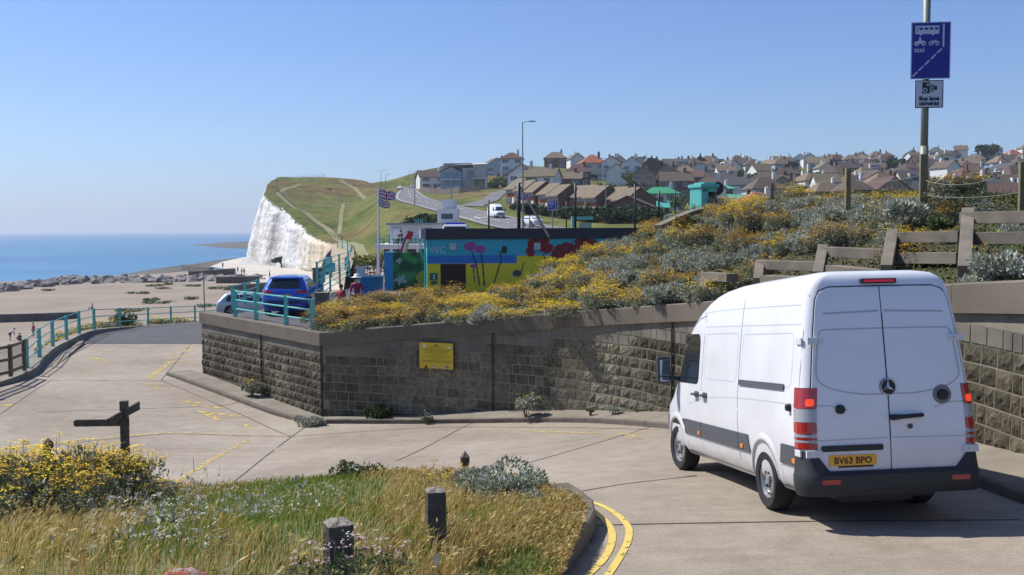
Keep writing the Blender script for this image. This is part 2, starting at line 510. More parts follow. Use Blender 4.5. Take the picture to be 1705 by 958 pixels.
for seg, wd in [([(262, 823), (330, 780), (412, 733)], 0.16), ([(0, 750), (100, 737), (200, 727), (285, 721)], 0.16), ([(285, 721), (420, 724), (484, 725)], 0.1),
                ([(245, 632), (262, 620), (285, 603)], 0.2), ([(275, 604), (318, 600)], 0.2), ([(270, 598), (320, 592)], 0.2), ([(282, 590), (325, 582)], 0.2), ([(290, 582), (330, 573)], 0.15), ([(160, 604), (183, 604)], 0.3),
                ([(150, 596), (178, 600)], 0.25), ([(170, 583), (195, 584)], 0.25), ([(145, 620), (152, 621)], 0.4), ([(300, 668), (335, 672)], 0.25), ([(320, 676), (372, 680)], 0.25), ([(330, 686), (400, 694)], 0.22), ([(345, 690), (365, 700)], 0.2),
                ([(240, 640), (275, 640)], 0.2), ([(250, 646), (290, 650)], 0.2), ([(405, 708), (430, 716)], 0.15), ([(870, 718), (1000, 722)], 0.12), ([(1010, 728), (1090, 716)], 0.12), ([(1030, 722), (1070, 730)], 0.1), ([(0, 676), (20, 675)], 0.25), ([(200, 752), (232, 740)], 0.15), ([(160, 768), (180, 760)], 0.15)]:
    ribbon('', [PR(*q) for q in seg], wd, None, 0.009, obj=False, mb=yw)
yw.obj('worn_road_markings', M['yellow_worn'])['kind'] = 'structure'
# asphalt patch beyond the concrete
def asp_xy(A, B):
    p0, p1 = Vector((*PR(146, 573).xy, 0)), Vector((*PR(345, 567).xy, 0))
    q0, q1 = Vector((-27.5, 57, 0)), Vector((-17, 80, 0))
    X = np.empty_like(A); Y = np.empty_like(A)
    lo = Vector((-23.9, 54.5, 0))
    for i in range(A.shape[0]):
        for j in range(A.shape[1]):
            a, b_ = A[i, j], B[i, j]
            yy = (p0.y + (p1.y - p0.y) * a) * (1 - b_) + 80 * b_
            xl = np.interp(yy, ly[order], lx[order]) + 0.3
            if b_ == 0: xl = max(xl, p0.x)
            X[i, j] = xl + (-8.2 - xl) * a if yy > 39 else xl; Y[i, j] = yy
    return X, Y
sheet('dark_asphalt', 30, 50, asp_xy, lambda X, Y: road(X, Y) + 0.012, M['asphalt'])

# verge surface
def verge_xy(A, B):
    ex = np.array([p.x for p in edge_s]); ey = np.array([p.y for p in edge_s])
    s = A * (len(edge_s) - 1)
    X = np.interp(s, range(len(ex)), ex); Y = np.interp(s, range(len(ey)), ey)
    cx, cy = -1.5, -3.0
    t = B
    return X + (cx - X) * t, Y + (cy - Y) * t
M['soil'] = mat('verge_soil', (0.17, 0.155, 0.06), 0.95, 0, 0.8, col2=(0.10, 0.115, 0.03), bump=0.6, bscale=14)
vo = sheet('grass_verge_ground', 180, 90, verge_xy, lambda X, Y: verge(X, Y), M['soil'])
# verge kerb
def kerb_run(name, pts, zt, h, wd, m, blocks=0.9):
    mb = MB()
    ps = pts
    L = [0]
    for i in range(1, len(ps)): L.append(L[-1] + (ps[i] - ps[i - 1]).length)
    n = max(1, int(L[-1] / blocks))
    xs = [p.x for p in ps]; ys = [p.y for p in ps]; zs = zt
    for k in range(n):
        a = L[-1] * k / n + 0.006; b = L[-1] * (k + 1) / n - 0.006
        rows = []
        for t in (a, (a + b) / 2, b):
            x = np.interp(t, L, xs); y = np.interp(t, L, ys); z = np.interp(t, L, zs)
            x2 = np.interp(t + 0.05, L, xs); y2 = np.interp(t + 0.05, L, ys); x1 = np.interp(t - 0.05, L, xs); y1 = np.interp(t - 0.05, L, ys)
            d = Vector((x2 - x1, y2 - y1, 0)).normalized(); s = Vector((-d.y, d.x, 0)) * wd / 2
            p = Vector((x, y, z))
            rows.append([p - s - Vector((0, 0, h)), p - s - Vector((0, 0, .02)), p - s * .8, p + s * .8, p + s - Vector((0, 0, .02)), p + s - Vector((0, 0, h))])
        mb.grid(rows)
        mb.add(rows[0], [(0, 1, 2, 3, 4, 5)]); mb.add(rows[-1], [(5, 4, 3, 2, 1, 0)])
    o = mb.obj(name, m)
    o['kind'] = 'structure'
    return o
kr = edge_s[:38]
kerb_run('verge_kerb', kr, [road.at(p.x, p.y) + 0.21 for p in kr], 0.45, 0.22, M['kerb'])

# ================================================================ RETAINING WALL
wall_px = [(335, 519, 39.0), (535, 553, 31.0)]
cap_path = [P(335, 519, 39.0), P(535, 553, 31.0), P(680, 541, 30.1), P(820, 529.5, 29.0), P(950, 519, 27.6), P(1050, 511.5, 25.9), P(1165, 503, 23.2), P(1290, 494, 20.0), P(1410, 485, 17.4), P(1590, 472, 14.6), P(1705, 466.5, 12.9), P(1900, 455, 10.6), P(2300, 440, 8.2)]
base_z = [P(335, 622, 39).z, P(537, 695, 31).z, P(680, 693, 30.1).z, P(820, 684, 29).z, P(950, 684, 27.6).z, P(1050, 687, 25.9).z, -4.32, -3.9, -3.5, -3.12, -2.96, -2.8, -2.6]
# straight first leg, then a smooth curve
legs = [cap_path[0].lerp(cap_path[1], k / 8) for k in range(8)] + smooth_path(cap_path[1:], 8)
Ls = [0.0]
for i in range(1, len(legs)): Ls.append(Ls[-1] + Vector((legs[i].x - legs[i - 1].x, legs[i].y - legs[i - 1].y)).length)
Ls = np.array(Ls)
wx = np.array([p.x for p in legs]); wy = np.array([p.y for p in legs]); wz = np.array([p.z for p in legs])
bzx = []
acc = list(range(0, 8)); 
bz_full = [base_z[0] + (base_z[1] - base_z[0]) * k / 8 for k in range(8)]
for i in range(1, len(base_z) - 1):
    for k in range(8): bz_full.append(base_z[i] + (base_z[i + 1] - base_z[i]) * k / 8)
bz_full.append(base_z[-1]); bz_full = np.array(bz_full)
CORNER = Ls[8]
def wp(s, off=0.0):
    """point on the wall plan at arc length s, offset outwards (towards the road)"""
    x = np.interp(s, Ls, wx); y = np.interp(s, Ls, wy)
    e = 0.15
    if s <= CORNER: a, b = max(0, CORNER - 1), CORNER
    else: a, b = max(s - e, CORNER), s + e
    if b > Ls[-1]: a, b = Ls[-1] - 0.4, Ls[-1]
    dx = np.interp(b, Ls, wx) - np.interp(a, Ls, wx); dy = np.interp(b, Ls, wy) - np.interp(a, Ls, wy)
    l = math.hypot(dx, dy); dx /= l; dy /= l
    return Vector((x + dy * off, y - dx * off, 0))
def capz(s): return float(np.interp(s, Ls, wz))
def basez(s): return float(np.interp(s, Ls, bz_full))
wall_root = empty('retaining_wall', (legs[8].x, legs[8].y, basez(CORNER)), 'curved rock-faced block retaining wall with concrete coping beside the ramp', 'wall')
wloc = Vector(wall_root.location)
def wobj(mb, name, m, **k):
    mb.v = [tuple(Vector(v) - wloc) for v in mb.v]
    return mb.obj(name, m, wall_root, **k)
def stone_mat():
    m = bpy.data.materials.new('rock_faced_stone'); m.use_nodes = True
    n = m.node_tree; b = n.nodes['Principled BSDF']; b.inputs['Roughness'].default_value = 0.95; b.inputs['Specular IOR Level'].default_value = 0.2
    tc = n.nodes.new('ShaderNodeTexCoord'); g = n.nodes.new('ShaderNodeNewGeometry')
    def noise(scale, det=6):
        t = n.nodes.new('ShaderNodeTexNoise'); t.inputs['Scale'].default_value = scale; t.inputs['Detail'].default_value = det
        n.links.new(tc.outputs['Object'], t.inputs['Vector']); return t.outputs['Fac']
    def ramp(src, stops):
        r_ = n.nodes.new('ShaderNodeValToRGB')
        while len(r_.color_ramp.elements) < len(stops): r_.color_ramp.elements.new(0.5)
        for e, (p, c) in zip(r_.color_ramp.elements, stops): e.position = p; e.color = (*c, 1)
        n.links.new(src, r_.inputs[0]); return r_.outputs[0]
    def mul(a, bb):
        x = n.nodes.new('ShaderNodeMix'); x.data_type = 'RGBA'; x.blend_type = 'MULTIPLY'; x.inputs['Factor'].default_value = 1
        n.links.new(a, x.inputs['A']); n.links.new(bb, x.inputs['B']); return x.outputs['Result']
    c = mul(ramp(g.outputs['Random Per Island'], [(0, (0.13, 0.115, 0.075)), (0.5, (0.19, 0.17, 0.115)), (1, (0.26, 0.23, 0.16))]), ramp(noise(0.35, 8), [(0.40, (0.32, 0.31, 0.30)), (0.60, (1, 1, 1))]))
    c = mul(c, ramp(noise(9, 8), [(0.3, (0.5, 0.5, 0.5)), (0.65, (1.1, 1.1, 1.1))]))
    n.links.new(c, b.inputs['Base Color'])
    bp = n.nodes.new('ShaderNodeBump'); bp.inputs['Strength'].default_value = 0.7; bp.inputs['Distance'].default_value = 0.02
    n.links.new(noise(22, 6), bp.inputs['Height']); n.links.new(bp.outputs[0], b.inputs['Normal'])
    return m
M['stone'] = stone_mat()
M['mortar'] = mat('mortar', (0.33, 0.29, 0.21), 0.95, 0, 1.0, col2=(0.11, 0.095, 0.07), contrast=0.4)
PITCHZ = 0.28
mb = MB(); pl = MB()
smax = Ls[-1] - 0.3
z0 = P(535, 577, 31).z      # underside of coping at the corner, a course line
CAPH = 0.44
k = 0
zz = z0 + PITCHZ * 8
while zz > -6.4:
    s = (0.0 if int(round((zz - z0) / PITCHZ)) % 2 == 0 else -0.16)
    while s < smax:
        L_ = rng.choice([0.24, 0.24, 0.42, 0.42, 0.42])
        s1 = s + L_
        a, b_ = max(s, 0.02), min(s1, smax)
        if a < CORNER < b_:
            if CORNER - a > 0.1: b_ = CORNER - 0.005; 
            else: a = CORNER + 0.005
        mid = (a + b_) / 2
        if b_ - a > 0.05:
            top = capz(mid) - CAPH; bot = basez(mid) - 0.1
            za, zb = zz - PITCHZ + 0.011, zz - 0.011
            zb_c = min(zb, top + 0.02)
            if zb_c - za > 0.05 and zb > bot:
                plain = zb > top - 0.30
                lo, hi = a + 0.011, b_ - 0.011
                worn_zone = CORNER < mid < CORNER + 9.0
                amp = 0.0 if plain else (0.010 if worn_zone else 0.042)
                nx_, nz_ = (2, 2) if plain else (6, 5)
                rows = []
                for i in range(nx_ + 1):
                    t = ((0, .1, .3, .5, .7, .9, 1)[i] if nx_ == 6 else i / nx_); ss = lo + (hi - lo) * t; row = []
                    for j in range(nz_ + 1):
                        q = ((0, .14, .38, .62, .86, 1)[j] if nz_ == 5 else j / nz_); z_ = za + (zb_c - za) * q
                        rim = 1 if (0 < i < nx_ and 0 < j < nz_) else 0
                        edg = i in (1, nx_ - 1) or j in (1, nz_ - 1); off = 0.004 + rim * (0.002 + amp * rng.uniform(0.15, 1.0) * (.35 if edg else 1)) if not plain else 0.014
                        p = wp(ss, off); row.append((p.x, p.y, z_))
                    rows.append(row)
                (pl if plain else mb).grid(rows)
        s = s1
    zz -= PITCHZ
wobj(mb, 'rock_face', M['stone'])
wobj(pl, 'plain_course', M['plainblock'])
# mortar core, with a little thickness
core = MB(); rows = []
N = 160
for i in range(N + 1):
    s = smax * i / N
    row = []
    for off, z_ in ((0.0, basez(s) - 0.6), (0.0, capz(s) - CAPH + 0.05), (-0.35, capz(s) - CAPH + 0.05), (-0.35, basez(s) - 0.6)):
        p = wp(s, off); row.append((p.x, p.y, z_))
    rows.append(row)
core.grid(rows); core.add(rows[0], [(0, 1, 2, 3)])
# return wall at the left end, running back
endp = wp(0, 0.0)
back = Vector((endp.x + 3.2, endp.y + 3.0, 0))
wobj(core, 'mortar_core', M['mortar'])
cp = MB()
ss = 0.0; lens = [1.9, 2.6]
cuts = [0.0, 1.6, 5.8, CORNER - 0.5, CORNER]
s = CORNER
while s < smax - 2.2: s += 2.05; cuts.append(s)
cuts.append(smax)
for a, b_ in zip(cuts[:-1], cuts[1:]):
    rows = []
    nseg = 8
    for i in range(nseg + 1):
        t = a + 0.004 + (b_ - a - 0.008) * i / nseg
        zt = capz(t)
        if t <= CORNER:
            pin, pout = wp(t, -0.42), wp(t, 0.09)
            if abs(t - CORNER) < 0.02:
                d1 = wp(CORNER - 0.01, 1) - wp(CORNER - 0.01, 0); d2 = wp(CORNER + 0.3, 1) - wp(CORNER + 0.3, 0)
                bis = (d1 + d2).normalized(); kk = 1 / bis.dot(d1)
                pin = wp(CORNER, 0) - bis * 0.42 * kk; pout = wp(CORNER, 0) + bis * 0.09 * kk
        else:
            pin, pout = wp(t, -0.42), wp(t, 0.09)
            if abs(t - CORNER) < 0.02:
                d1 = wp(CORNER - 0.01, 1) - wp(CORNER - 0.01, 0); d2 = wp(CORNER + 0.3, 1) - wp(CORNER + 0.3, 0)
                bis = (d1 + d2).normalized(); kk = 1 / bis.dot(d1)
                pin = wp(CORNER, 0) - bis * 0.42 * kk; pout = wp(CORNER, 0) + bis * 0.09 * kk
        mid = pout.lerp(pin, 0.06)
        rows.append([(pout.x, pout.y, zt - CAPH), (pout.x, pout.y, zt - 0.03), (mid.x, mid.y, zt), (pin.x, pin.y, zt), (pin.x, pin.y, zt - CAPH)])
    cp.grid(rows); cp.add(rows[0], [(4, 3, 2, 1, 0)]); cp.add(rows[-1], [(0, 1, 2, 3, 4)])
    cp.add([rows[i][j] for i in range(nseg + 1) for j in (0, 4)], [(2 * i, 2 * i + 1, 2 * i + 3, 2 * i + 2) for i in range(nseg)])
wobj(cp, 'coping', M['cap'])
# expansion joints
ej = MB()
def s_at_u(u, v=600):
    best = min(np.linspace(0, smax, 800), key=lambda q: abs((wp(q).x / wp(q).y) - ray(u, v).x))
    return float(best)
for u in (437, 820, 1122):
    s = s_at_u(u)
    p0 = wp(s, 0.05)
    q = wp(s + 0.03, 0.05)
    ej.bar((p0.x, p0.y, basez(s)), (p0.x, p0.y, capz(s) - CAPH), 0.035, 0.05)
p0 = wp(CORNER, 0.02); ej.bar((p0.x, p0.y, basez(CORNER)), (p0.x, p0.y, capz(CORNER) - CAPH), 0.045, 0.05)
wobj(ej, 'expansion_joint', M['joint'])
# footpath and kerb along the wall
rows = []; kp = []; kz = []
for i in range(0, 121):
    s = -1.2 + (smax + 1.2) * i / 120
    wdt = 0.95 if s < CORNER - 1.5 else (0.8 if s > CORNER + 1 else 0.95)
    if s < 0:
        base = wp(0, 0); d = (wp(0, 0) - wp(1, 0)).normalized(); pin = base + d * (-s); o_ = wp(0, wdt) - base; pout = pin + o_
    else: pin = wp(s, 0.0); pout = wp(s, wdt)
    if abs(s - CORNER) < 1.2:
        # round the corner
        d1 = wp(CORNER - 0.1, 1) - wp(CORNER - 0.1, 0); d2 = wp(CORNER + 1.2, 1) - wp(CORNER + 1.2, 0)
        t = (s - CORNER + 1.2) / 2.4; dd = (d1 * (1 - t) + d2 * t).normalized(); pout = wp(min(max(s, CORNER - 1.2), CORNER + 1.2)) + dd * (wdt * 0.95)
    zr = road.at(pout.x, pout.y) + 0.13
    rows.append([(pin.x, pin.y, basez(max(s, 0)) + 0.02), (pout.x, pout.y, zr - 0.012)])
    kp.append(Vector((pout.x, pout.y, 0))); kz.append(zr)
pm = MB(); pm.grid(rows); pm.obj('footpath', M['path'], smooth=True)['kind'] = 'structure'
kerb_run('footpath_kerb', kp, kz, 0.4, 0.16, M['kerb'], 1.3)

# ================================================================ CAR PARK, PROMENADE
CPZ = -3.38
def flat(name, poly, z, m, dz=None):
    mb = MB()
    mb.add([(p[0], p[1], (z if len(p) < 3 else p[2])) for p in poly], [tuple(range(len(poly)))])
    o = mb.obj(name, m); o['kind'] = 'structure'
    bm = bmesh.new(); bm.from_mesh(o.data); bmesh.ops.triangulate(bm, faces=bm.faces); bmesh.ops.recalc_face_normals(bm, faces=bm.faces)
    for f in bm.faces:
        if f.normal.z < 0: f.normal_flip()
    bm.to_mesh(o.data); bm.free()
    return o
in0 = wp(0, -0.3); inc = wp(CORNER, -0.3)
flat('car_park', [(in0.x, in0.y), (wp(2, -.3).x, wp(2, -.3).y), (inc.x, inc.y), (wp(CORNER + 4, -.3).x, wp(CORNER + 4, -.3).y), (2.0, 33.0), (6, 40), (14, 70), (-4, 70), (-9.5, 60), (-10.2, 50), (-10.9, 42.8)], CPZ, M['asphalt'])
# retaining skirt of the car park on the beach side
sk = MB(); ed = [(in0.x, in0.y), (-10.9, 42.8), (-10.2, 50), (-9.5, 60)]
for a, b_ in zip(ed[:-1], ed[1:]): sk.add([(a[0], a[1], CPZ), (b_[0], b_[1], CPZ), (b_[0], b_[1], -8), (a[0], a[1], -8)], [(0, 1, 2, 3)])
props(sk.obj('car_park_wall', M['darkwall']), 'stained concrete wall below the beach side of the car park', 'wall')
# promenade
prom_edge = [P(536, 500, 50), P(550, 486, 62), P(563, 470, 85), P(578, 452, 108), P(592, 440, 135)]
pe = [(-9.5, 60, -3.42)] + [(-13.4, 85, -4.2), (-17.0, 112, -4.3), (-19.5, 135, -3.95)]
pr = [(-8.2, 135, -3.9), (-6.5, 112, -4.3), (-4, 90, -4.2), (6, 75, -3.6), (6, 70, -3.42), (-4, 70, -3.42)]
flat('promenade_asphalt', [(-9.5, 60, -3.40), (-4, 70, -3.40), (14, 70, -3.40), (14, 76, -4.1), (-12.2, 77, -4.05)], 0, M['asphalt'])
flat('promenade_paving', [(-12.2, 77, -4.05), (14, 76, -4.1), (14, 118, -4.3), (-18.0, 118, -4.25)], 0, M['brickpave'])

# lower ground: beach, undercliff promenade, sea
beach_pts = []
for u, v, z in [(0, 640, -12.6), (130, 560, -12.0), (-300, 640, -12.9), (0, 567, -12.7), (80, 566, -12.5), (150, 520, -11.7), (0, 500, -11.2), (200, 500, -11.0), (330, 500, -10.9), (420, 490, -10.9), (100, 480, -11.0), (300, 478, -11.0), (430, 476, -11.0), (0, 488, -11.2)]:
    p = PZ(u, v, z); beach_pts.append((p.x, p.y, z))
for X, Y, z in [(-140, 300, -14.2), (-110, 280, -13.6), (-180, 260, -15.5), (-90, 305, -13.0), (-110, 230, -11.3), (-60, 230, -11.0), (-40, 120, -11), (-10, 60, -10), (-20, 40, -10.5), (-200, 200, -15.5), (-150, 120, -13.6), (-200, 60, -15.8), (-60, 20, -13), (-200, 20, -16), (-75, 330, -12), (-140, 360, -15.6), (-30, 200, -11), (-40, 270, -11.4)]:
    beach_pts.append((X, Y, z))
beach = RBF(beach_pts, smooth=0.05, scale=50)
sheet('shingle_beach', 140, 140, lambda A, B: (-260 + 255 * A, 18 + 350 * B ** 1.3), lambda X, Y: np.minimum(beach(X, Y), -9.5) + 0.12 * np.sin(X * 0.31 + np.sin(Y * .1) * 2) * np.sin(Y * 0.22), M['shingle'])
def sea_mat():
    m = bpy.data.materials.new('sea_water'); m.use_nodes = True
    n = m.node_tree; b = n.nodes['Principled BSDF']
    b.inputs['Roughness'].default_value = 0.28; b.inputs['IOR'].default_value = 1.33; b.inputs['Specular IOR Level'].default_value = 0.35
    tc = n.nodes.new('ShaderNodeTexCoord')
    mp = n.nodes.new('ShaderNodeMapping'); mp.inputs['Scale'].default_value = (0.35, 1, 1)
    n.links.new(tc.outputs['Object'], mp.inputs['Vector'])
    t = n.nodes.new('ShaderNodeTexNoise'); t.inputs['Scale'].default_value = 0.012; t.inputs['Detail'].default_value = 10; t.inputs['Roughness'].default_value = 0.7
    n.links.new(mp.outputs[0], t.inputs['Vector'])
    rp = n.nodes.new('ShaderNodeValToRGB'); e = rp.color_ramp.elements
    e[0].position = 0.35; e[0].color = (0.022, 0.095, 0.21, 1); e[1].position = 0.65; e[1].color = (0.05, 0.21, 0.33, 1)
    n.links.new(t.outputs['Fac'], rp.inputs[0]); n.links.new(rp.outputs[0], b.inputs['Base Color'])
    w_ = n.nodes.new('ShaderNodeTexNoise'); w_.inputs['Scale'].default_value = 0.45; w_.inputs['Detail'].default_value = 6
    n.links.new(mp.outputs[0], w_.inputs['Vector'])
    bp = n.nodes.new('ShaderNodeBump'); bp.inputs['Strength'].default_value = 0.7; bp.inputs['Distance'].default_value = 0.5
    n.links.new(w_.outputs['Fac'], bp.inputs['Height']); n.links.new(bp.outputs[0], b.inputs['Normal'])
    return m
mb = MB()
seg = 200
mb.add([(-14000, -2000, -15), (14000, -2000, -15), (14000, 24000, -15), (-14000, 24000, -15)], [(0, 1, 2, 3)])
mb.obj('sea', sea_mat())['kind'] = 'structure'
M['weed'] = mat('wet_reef', (0.10, 0.085, 0.06), 0.8, 0, 0.08, col2=(0.045, 0.05, 0.03), bump=0.5, bscale=0.5)
def blob_sheet(name, poly, z, m, h=0.5):
    """low, gently raised sheet with an uneven rim"""
    ps = smooth_path([Vector((p[0], p[1], 0)) for p in poly + [poly[0]]], 5)
    c = sum((p for p in ps), Vector()) / len(ps)
    mb = MB(); rows = []
    for k in range(6):
        t = 1 - k / 5
        rows.append([(c.x + (p.x - c.x) * (t + rng.uniform(-.012, .012)), c.y + (p.y - c.y) * t, z - 0.5 + (0.5 + h) * min(1, k / 1.5) + rng.uniform(-.1, .1)) for p in ps])
    mb.grid(rows)
    o = mb.obj(name, m); o['kind'] = 'structure'
    return o
pz = lambda u, v: (PZ(u, v, -14.9).x, PZ(u, v, -14.9).y)
blob_sheet('reef', [pz(312, 409), pz(360, 404.5), pz(430, 401), pz(470, 405), pz(460, 414), pz(400, 415.5), pz(350, 412)], -14.9, M['weed'], 0.7)
blob_sheet('shore_reef', [pz(190, 459), pz(250, 449), pz(320, 441), pz(380, 431), pz(430, 428), pz(440, 438), pz(370, 446), pz(300, 455), pz(230, 463)], -14.7, M['weed'], 0.5)
# undercliff promenade (pale concrete deck)
up = [PZ(u, v, -11.3) for u, v in [(350, 447), (372, 438), (405, 431), (450, 428), (470, 445), (560, 460), (600, 470), (560, 520), (470, 505), (420, 478), (400, 463), (380, 452)]]
flat('undercliff_promenade', [(p.x, p.y) for p in up], -10.75, M['prom'])

# ================================================================ FAR LAND
land_px = [
 # cliff edge
 (440, 321, 335), (448, 330, 325), (470, 346, 310), (490, 362, 295), (505, 376, 282), (520, 389, 268), (540, 401, 250), (556, 408, 236), (572, 412, 200), (584, 420, 165), (588, 434, 135),
 # skyline of the headland
 (452, 308, 372), (490, 301, 415), (525, 298, 440), (560, 297, 455), (597, 297, 455), (622, 304, 470), (642, 313, 485), (655, 320, 470),
 # slope towards us
 (500, 330, 360), (540, 350, 330), (560, 340, 370), (560, 375, 285), (600, 340, 370), (600, 370, 285), (600, 395, 230), (602, 412, 180), (606, 424, 155), (606, 440, 125), (630, 420, 160),
 (640, 335, 380), (640, 360, 300), (650, 385, 235), (690, 362, 255), (690, 385, 200), (730, 380, 180), (740, 400, 140), (700, 420, 130), (660, 440, 120),
 # main road left side
 (668, 316, 430), (657, 331, 300), (697, 345, 240), (760, 363, 190), (815, 379, 160), (870, 388, 140), (1000, 395, 112), (1300, 405, 85),
 # main road right side
 (692, 314, 430), (714, 330, 300), (768, 344, 240), (850, 362, 190), (915, 379, 160), (985, 386, 140),
 # bank, modern building, side road
 (700, 298, 400), (722, 292, 390), (735, 318, 340), (770, 316, 345), (812, 315, 350), (775, 337, 262), (800, 327, 290), (840, 318, 330), (860, 310, 370), (880, 296, 430), (760, 300, 420), (720, 280, 520), (800, 283, 480),
 (830, 350, 232), (900, 365, 200), (980, 372, 185), (1060, 372, 178),
 (860, 345, 262), (950, 357, 240), (1040, 364, 222),
 (900, 318, 325), (960, 312, 345), (1000, 300, 400), (900, 296, 410), (950, 283, 470), (1000, 287, 500),
 (1100, 352, 260), (1090, 328, 320), (1100, 305, 400), (1100, 288, 470), (1100, 284, 550),
 (1250, 365, 200), (1250, 350, 255), (1250, 330, 320), (1250, 312, 385), (1250, 294, 470), (1250, 283, 560),
 (1400, 366, 200), (1400, 345, 260), (1400, 328, 320), (1400, 308, 400), (1400, 290, 490), (1400, 277, 600),
 (1550, 370, 200), (1550, 348, 255), (1550, 325, 325), (1550, 304, 410), (1550, 285, 500), (1550, 267, 620),
 (1700, 372, 195), (1700, 352, 240), (1700, 328, 310), (1700, 305, 400), (1700, 283, 500), (1700, 259, 620),
 (2000, 372, 200), (2000, 330, 310), (2000, 290, 480), (2000, 258, 620),
]
land_pts = [r3(P(*q)) for q in land_px]
for X, Y, z in [(0, 900, 18), (200, 950, 44), (450, 900, 61), (-120, 650, 6), (-80, 800, 4), (-75, 570, 17), (-75, 680, 8), (-40, 700, 14), (30, 60, -0.4), (60, 60, 0.2), (20, 85, -0.6), (60, 130, 0.2), (120, 110, 1), (-16, 118, -4.3), (-6, 118, -4.3), (6, 118, -2.6), (15, 100, -0.8), (9, 80, -2.0)]:
    land_pts.append((X, Y, z))
land = RBF(land_pts, smooth=0.012, scale=100)
lb = [P(592, 440, 118.5), P(588, 434, 135), P(584, 420, 165), P(572, 412, 200), P(556, 408, 236), P(540, 401, 250), P(520, 389, 268), P(505, 376, 282), P(490, 362, 295), P(470, 346, 310), P(448, 330, 325), P(440, 321, 335)]
lbY = [p.y for p in lb] + [372, 415, 500, 600, 1400]; lbX = [p.x for p in lb] + [-91, -98, -110, -128, -300]
def hs(X, Y, s=1.0):
    return np.sin(X * .13 + np.sin(Y * .07) * 2) * np.sin(Y * .11 + X * .05) * s
rc_px = [((669, 313, 485), (688, 311, 485)), ((668, 316, 430), (692, 314, 430)), ((657, 331, 300), (714, 330, 300)), ((697, 345, 240), (768, 344, 240)), ((760, 363, 190), (852, 362, 190)), ((815, 379, 160), (920, 379, 160)), ((870, 388, 140), (990, 386, 140)), ((1000, 396, 112), (1120, 394, 112))]
rc = [(P(*a) + P(*b)) / 2 for a, b in rc_px][::-1]
rcY = np.array([p.y for p in rc]); rcX = np.array([p.x for p in rc]); rcZ = np.array([p.z for p in rc])
_y = np.linspace(100, 500, 401)
def _sm(v):
    f = np.interp(_y, rcY, v); k = np.ones(31) / 31
    return np.convolve(np.pad(f, 15, mode='edge'), k, 'valid')
rcXs = _sm(rcX); rcZs = _sm(rcZ)
def land_z(X, Y):
    k = np.clip((Y - 120) / 120, 0, 1)
    dist = np.abs(X - np.interp(Y, _y, rcXs))
    wq = np.clip(1 - (dist - 8.5) / 12, 0, 1) * np.clip((Y - 112) / 12, 0, 1) * np.clip((520 - Y) / 30, 0, 1)
    wq = wq * wq * (3 - 2 * wq)
    return (land(X, Y) + hs(X, Y, 0.35) * k) * (1 - wq) + np.interp(Y, _y, rcZs) * wq
def land_at(x, y): return float(land_z(np.array([x]), np.array([y]))[0])
def land_xy(A, B):
    Y = 118.5 + 40 * B + 1250 * B ** 2.6
    xl = np.interp(Y, lbY, lbX)
    xr = Y * 0.72 + 40
    return xl + (xr - xl) * A ** 1.15, Y
def hill_mat():
    m = bpy.data.materials.new('downland_turf'); m.use_nodes = True
    n = m.node_tree; b = n.nodes['Principled BSDF']; b.inputs['Roughness'].default_value = 0.95; b.inputs['Specular IOR Level'].default_value = 0.1
    tc = n.nodes.new('ShaderNodeTexCoord')
    def noise(scale, det=8):
        t = n.nodes.new('ShaderNodeTexNoise'); t.inputs['Scale'].default_value = scale; t.inputs['Detail'].default_value = det; t.inputs['Roughness'].default_value = 0.6
        n.links.new(tc.outputs['Object'], t.inputs['Vector']); return t.outputs['Fac']
    rp = n.nodes.new('ShaderNodeValToRGB'); cr = rp.color_ramp
    for _ in range(3): cr.elements.new(0.5)
    for e, (p, c) in zip(cr.elements, [(0.30, (0.055, 0.085, 0.018)), (0.43, (0.115, 0.135, 0.03)), (0.52, (0.15, 0.16, 0.042)), (0.6, (0.16, 0.115, 0.045)), (0.72, (0.28, 0.23, 0.085))]): e.position = p; e.color = (*c, 1)
    n.links.new(noise(0.016), rp.inputs[0])
    r2 = n.nodes.new('ShaderNodeValToRGB'); r2.color_ramp.elements[0].position = 0.35; r2.color_ramp.elements[0].color = (0.5, 0.52, 0.5, 1); r2.color_ramp.elements[1].position = 0.65; r2.color_ramp.elements[1].color = (1.15, 1.12, 1.1, 1)
    n.links.new(noise(0.25), r2.inputs[0])
    x = n.nodes.new('ShaderNodeMix'); x.data_type = 'RGBA'; x.blend_type = 'MULTIPLY'; x.inputs['Factor'].default_value = 1
    n.links.new(rp.outputs[0], x.inputs['A']); n.links.new(r2.outputs[0], x.inputs['B']); n.links.new(x.outputs['Result'], b.inputs['Base Color'])
    bp = n.nodes.new('ShaderNodeBump'); bp.inputs['Strength'].default_value = 0.6; bp.inputs['Distance'].default_value = 0.4
    n.links.new(noise(0.9), bp.inputs['Height']); n.links.new(bp.outputs[0], b.inputs['Normal'])
    return m
M['turf'] = hill_mat()
sheet('hillside_terrain', 300, 260, land_xy, land_z, M['turf'])
# intermediate ground between the promenade and the main road (behind the toilets, under the cafe)
def mid_xy(A, B):
    Y = 70 + 48.4 * B
    xl = np.interp(Y, [70, 76, 90, 118.5], [14, 6, 4, -4.0]); xr = Y * 0.72 + 40
    return xl + (xr - xl) * A, Y
sheet('roadside_ground', 60, 40, mid_xy, lambda X, Y: land(X, Y) - 0.02, M['turf'])
def near_xy(A, B):
    Y = 20 + 50 * B
    xl = np.interp(Y, [20, 40, 70], [9, 12, 14.0]); xr = Y * 0.72 + 60
    return xl + (xr - xl) * A, Y
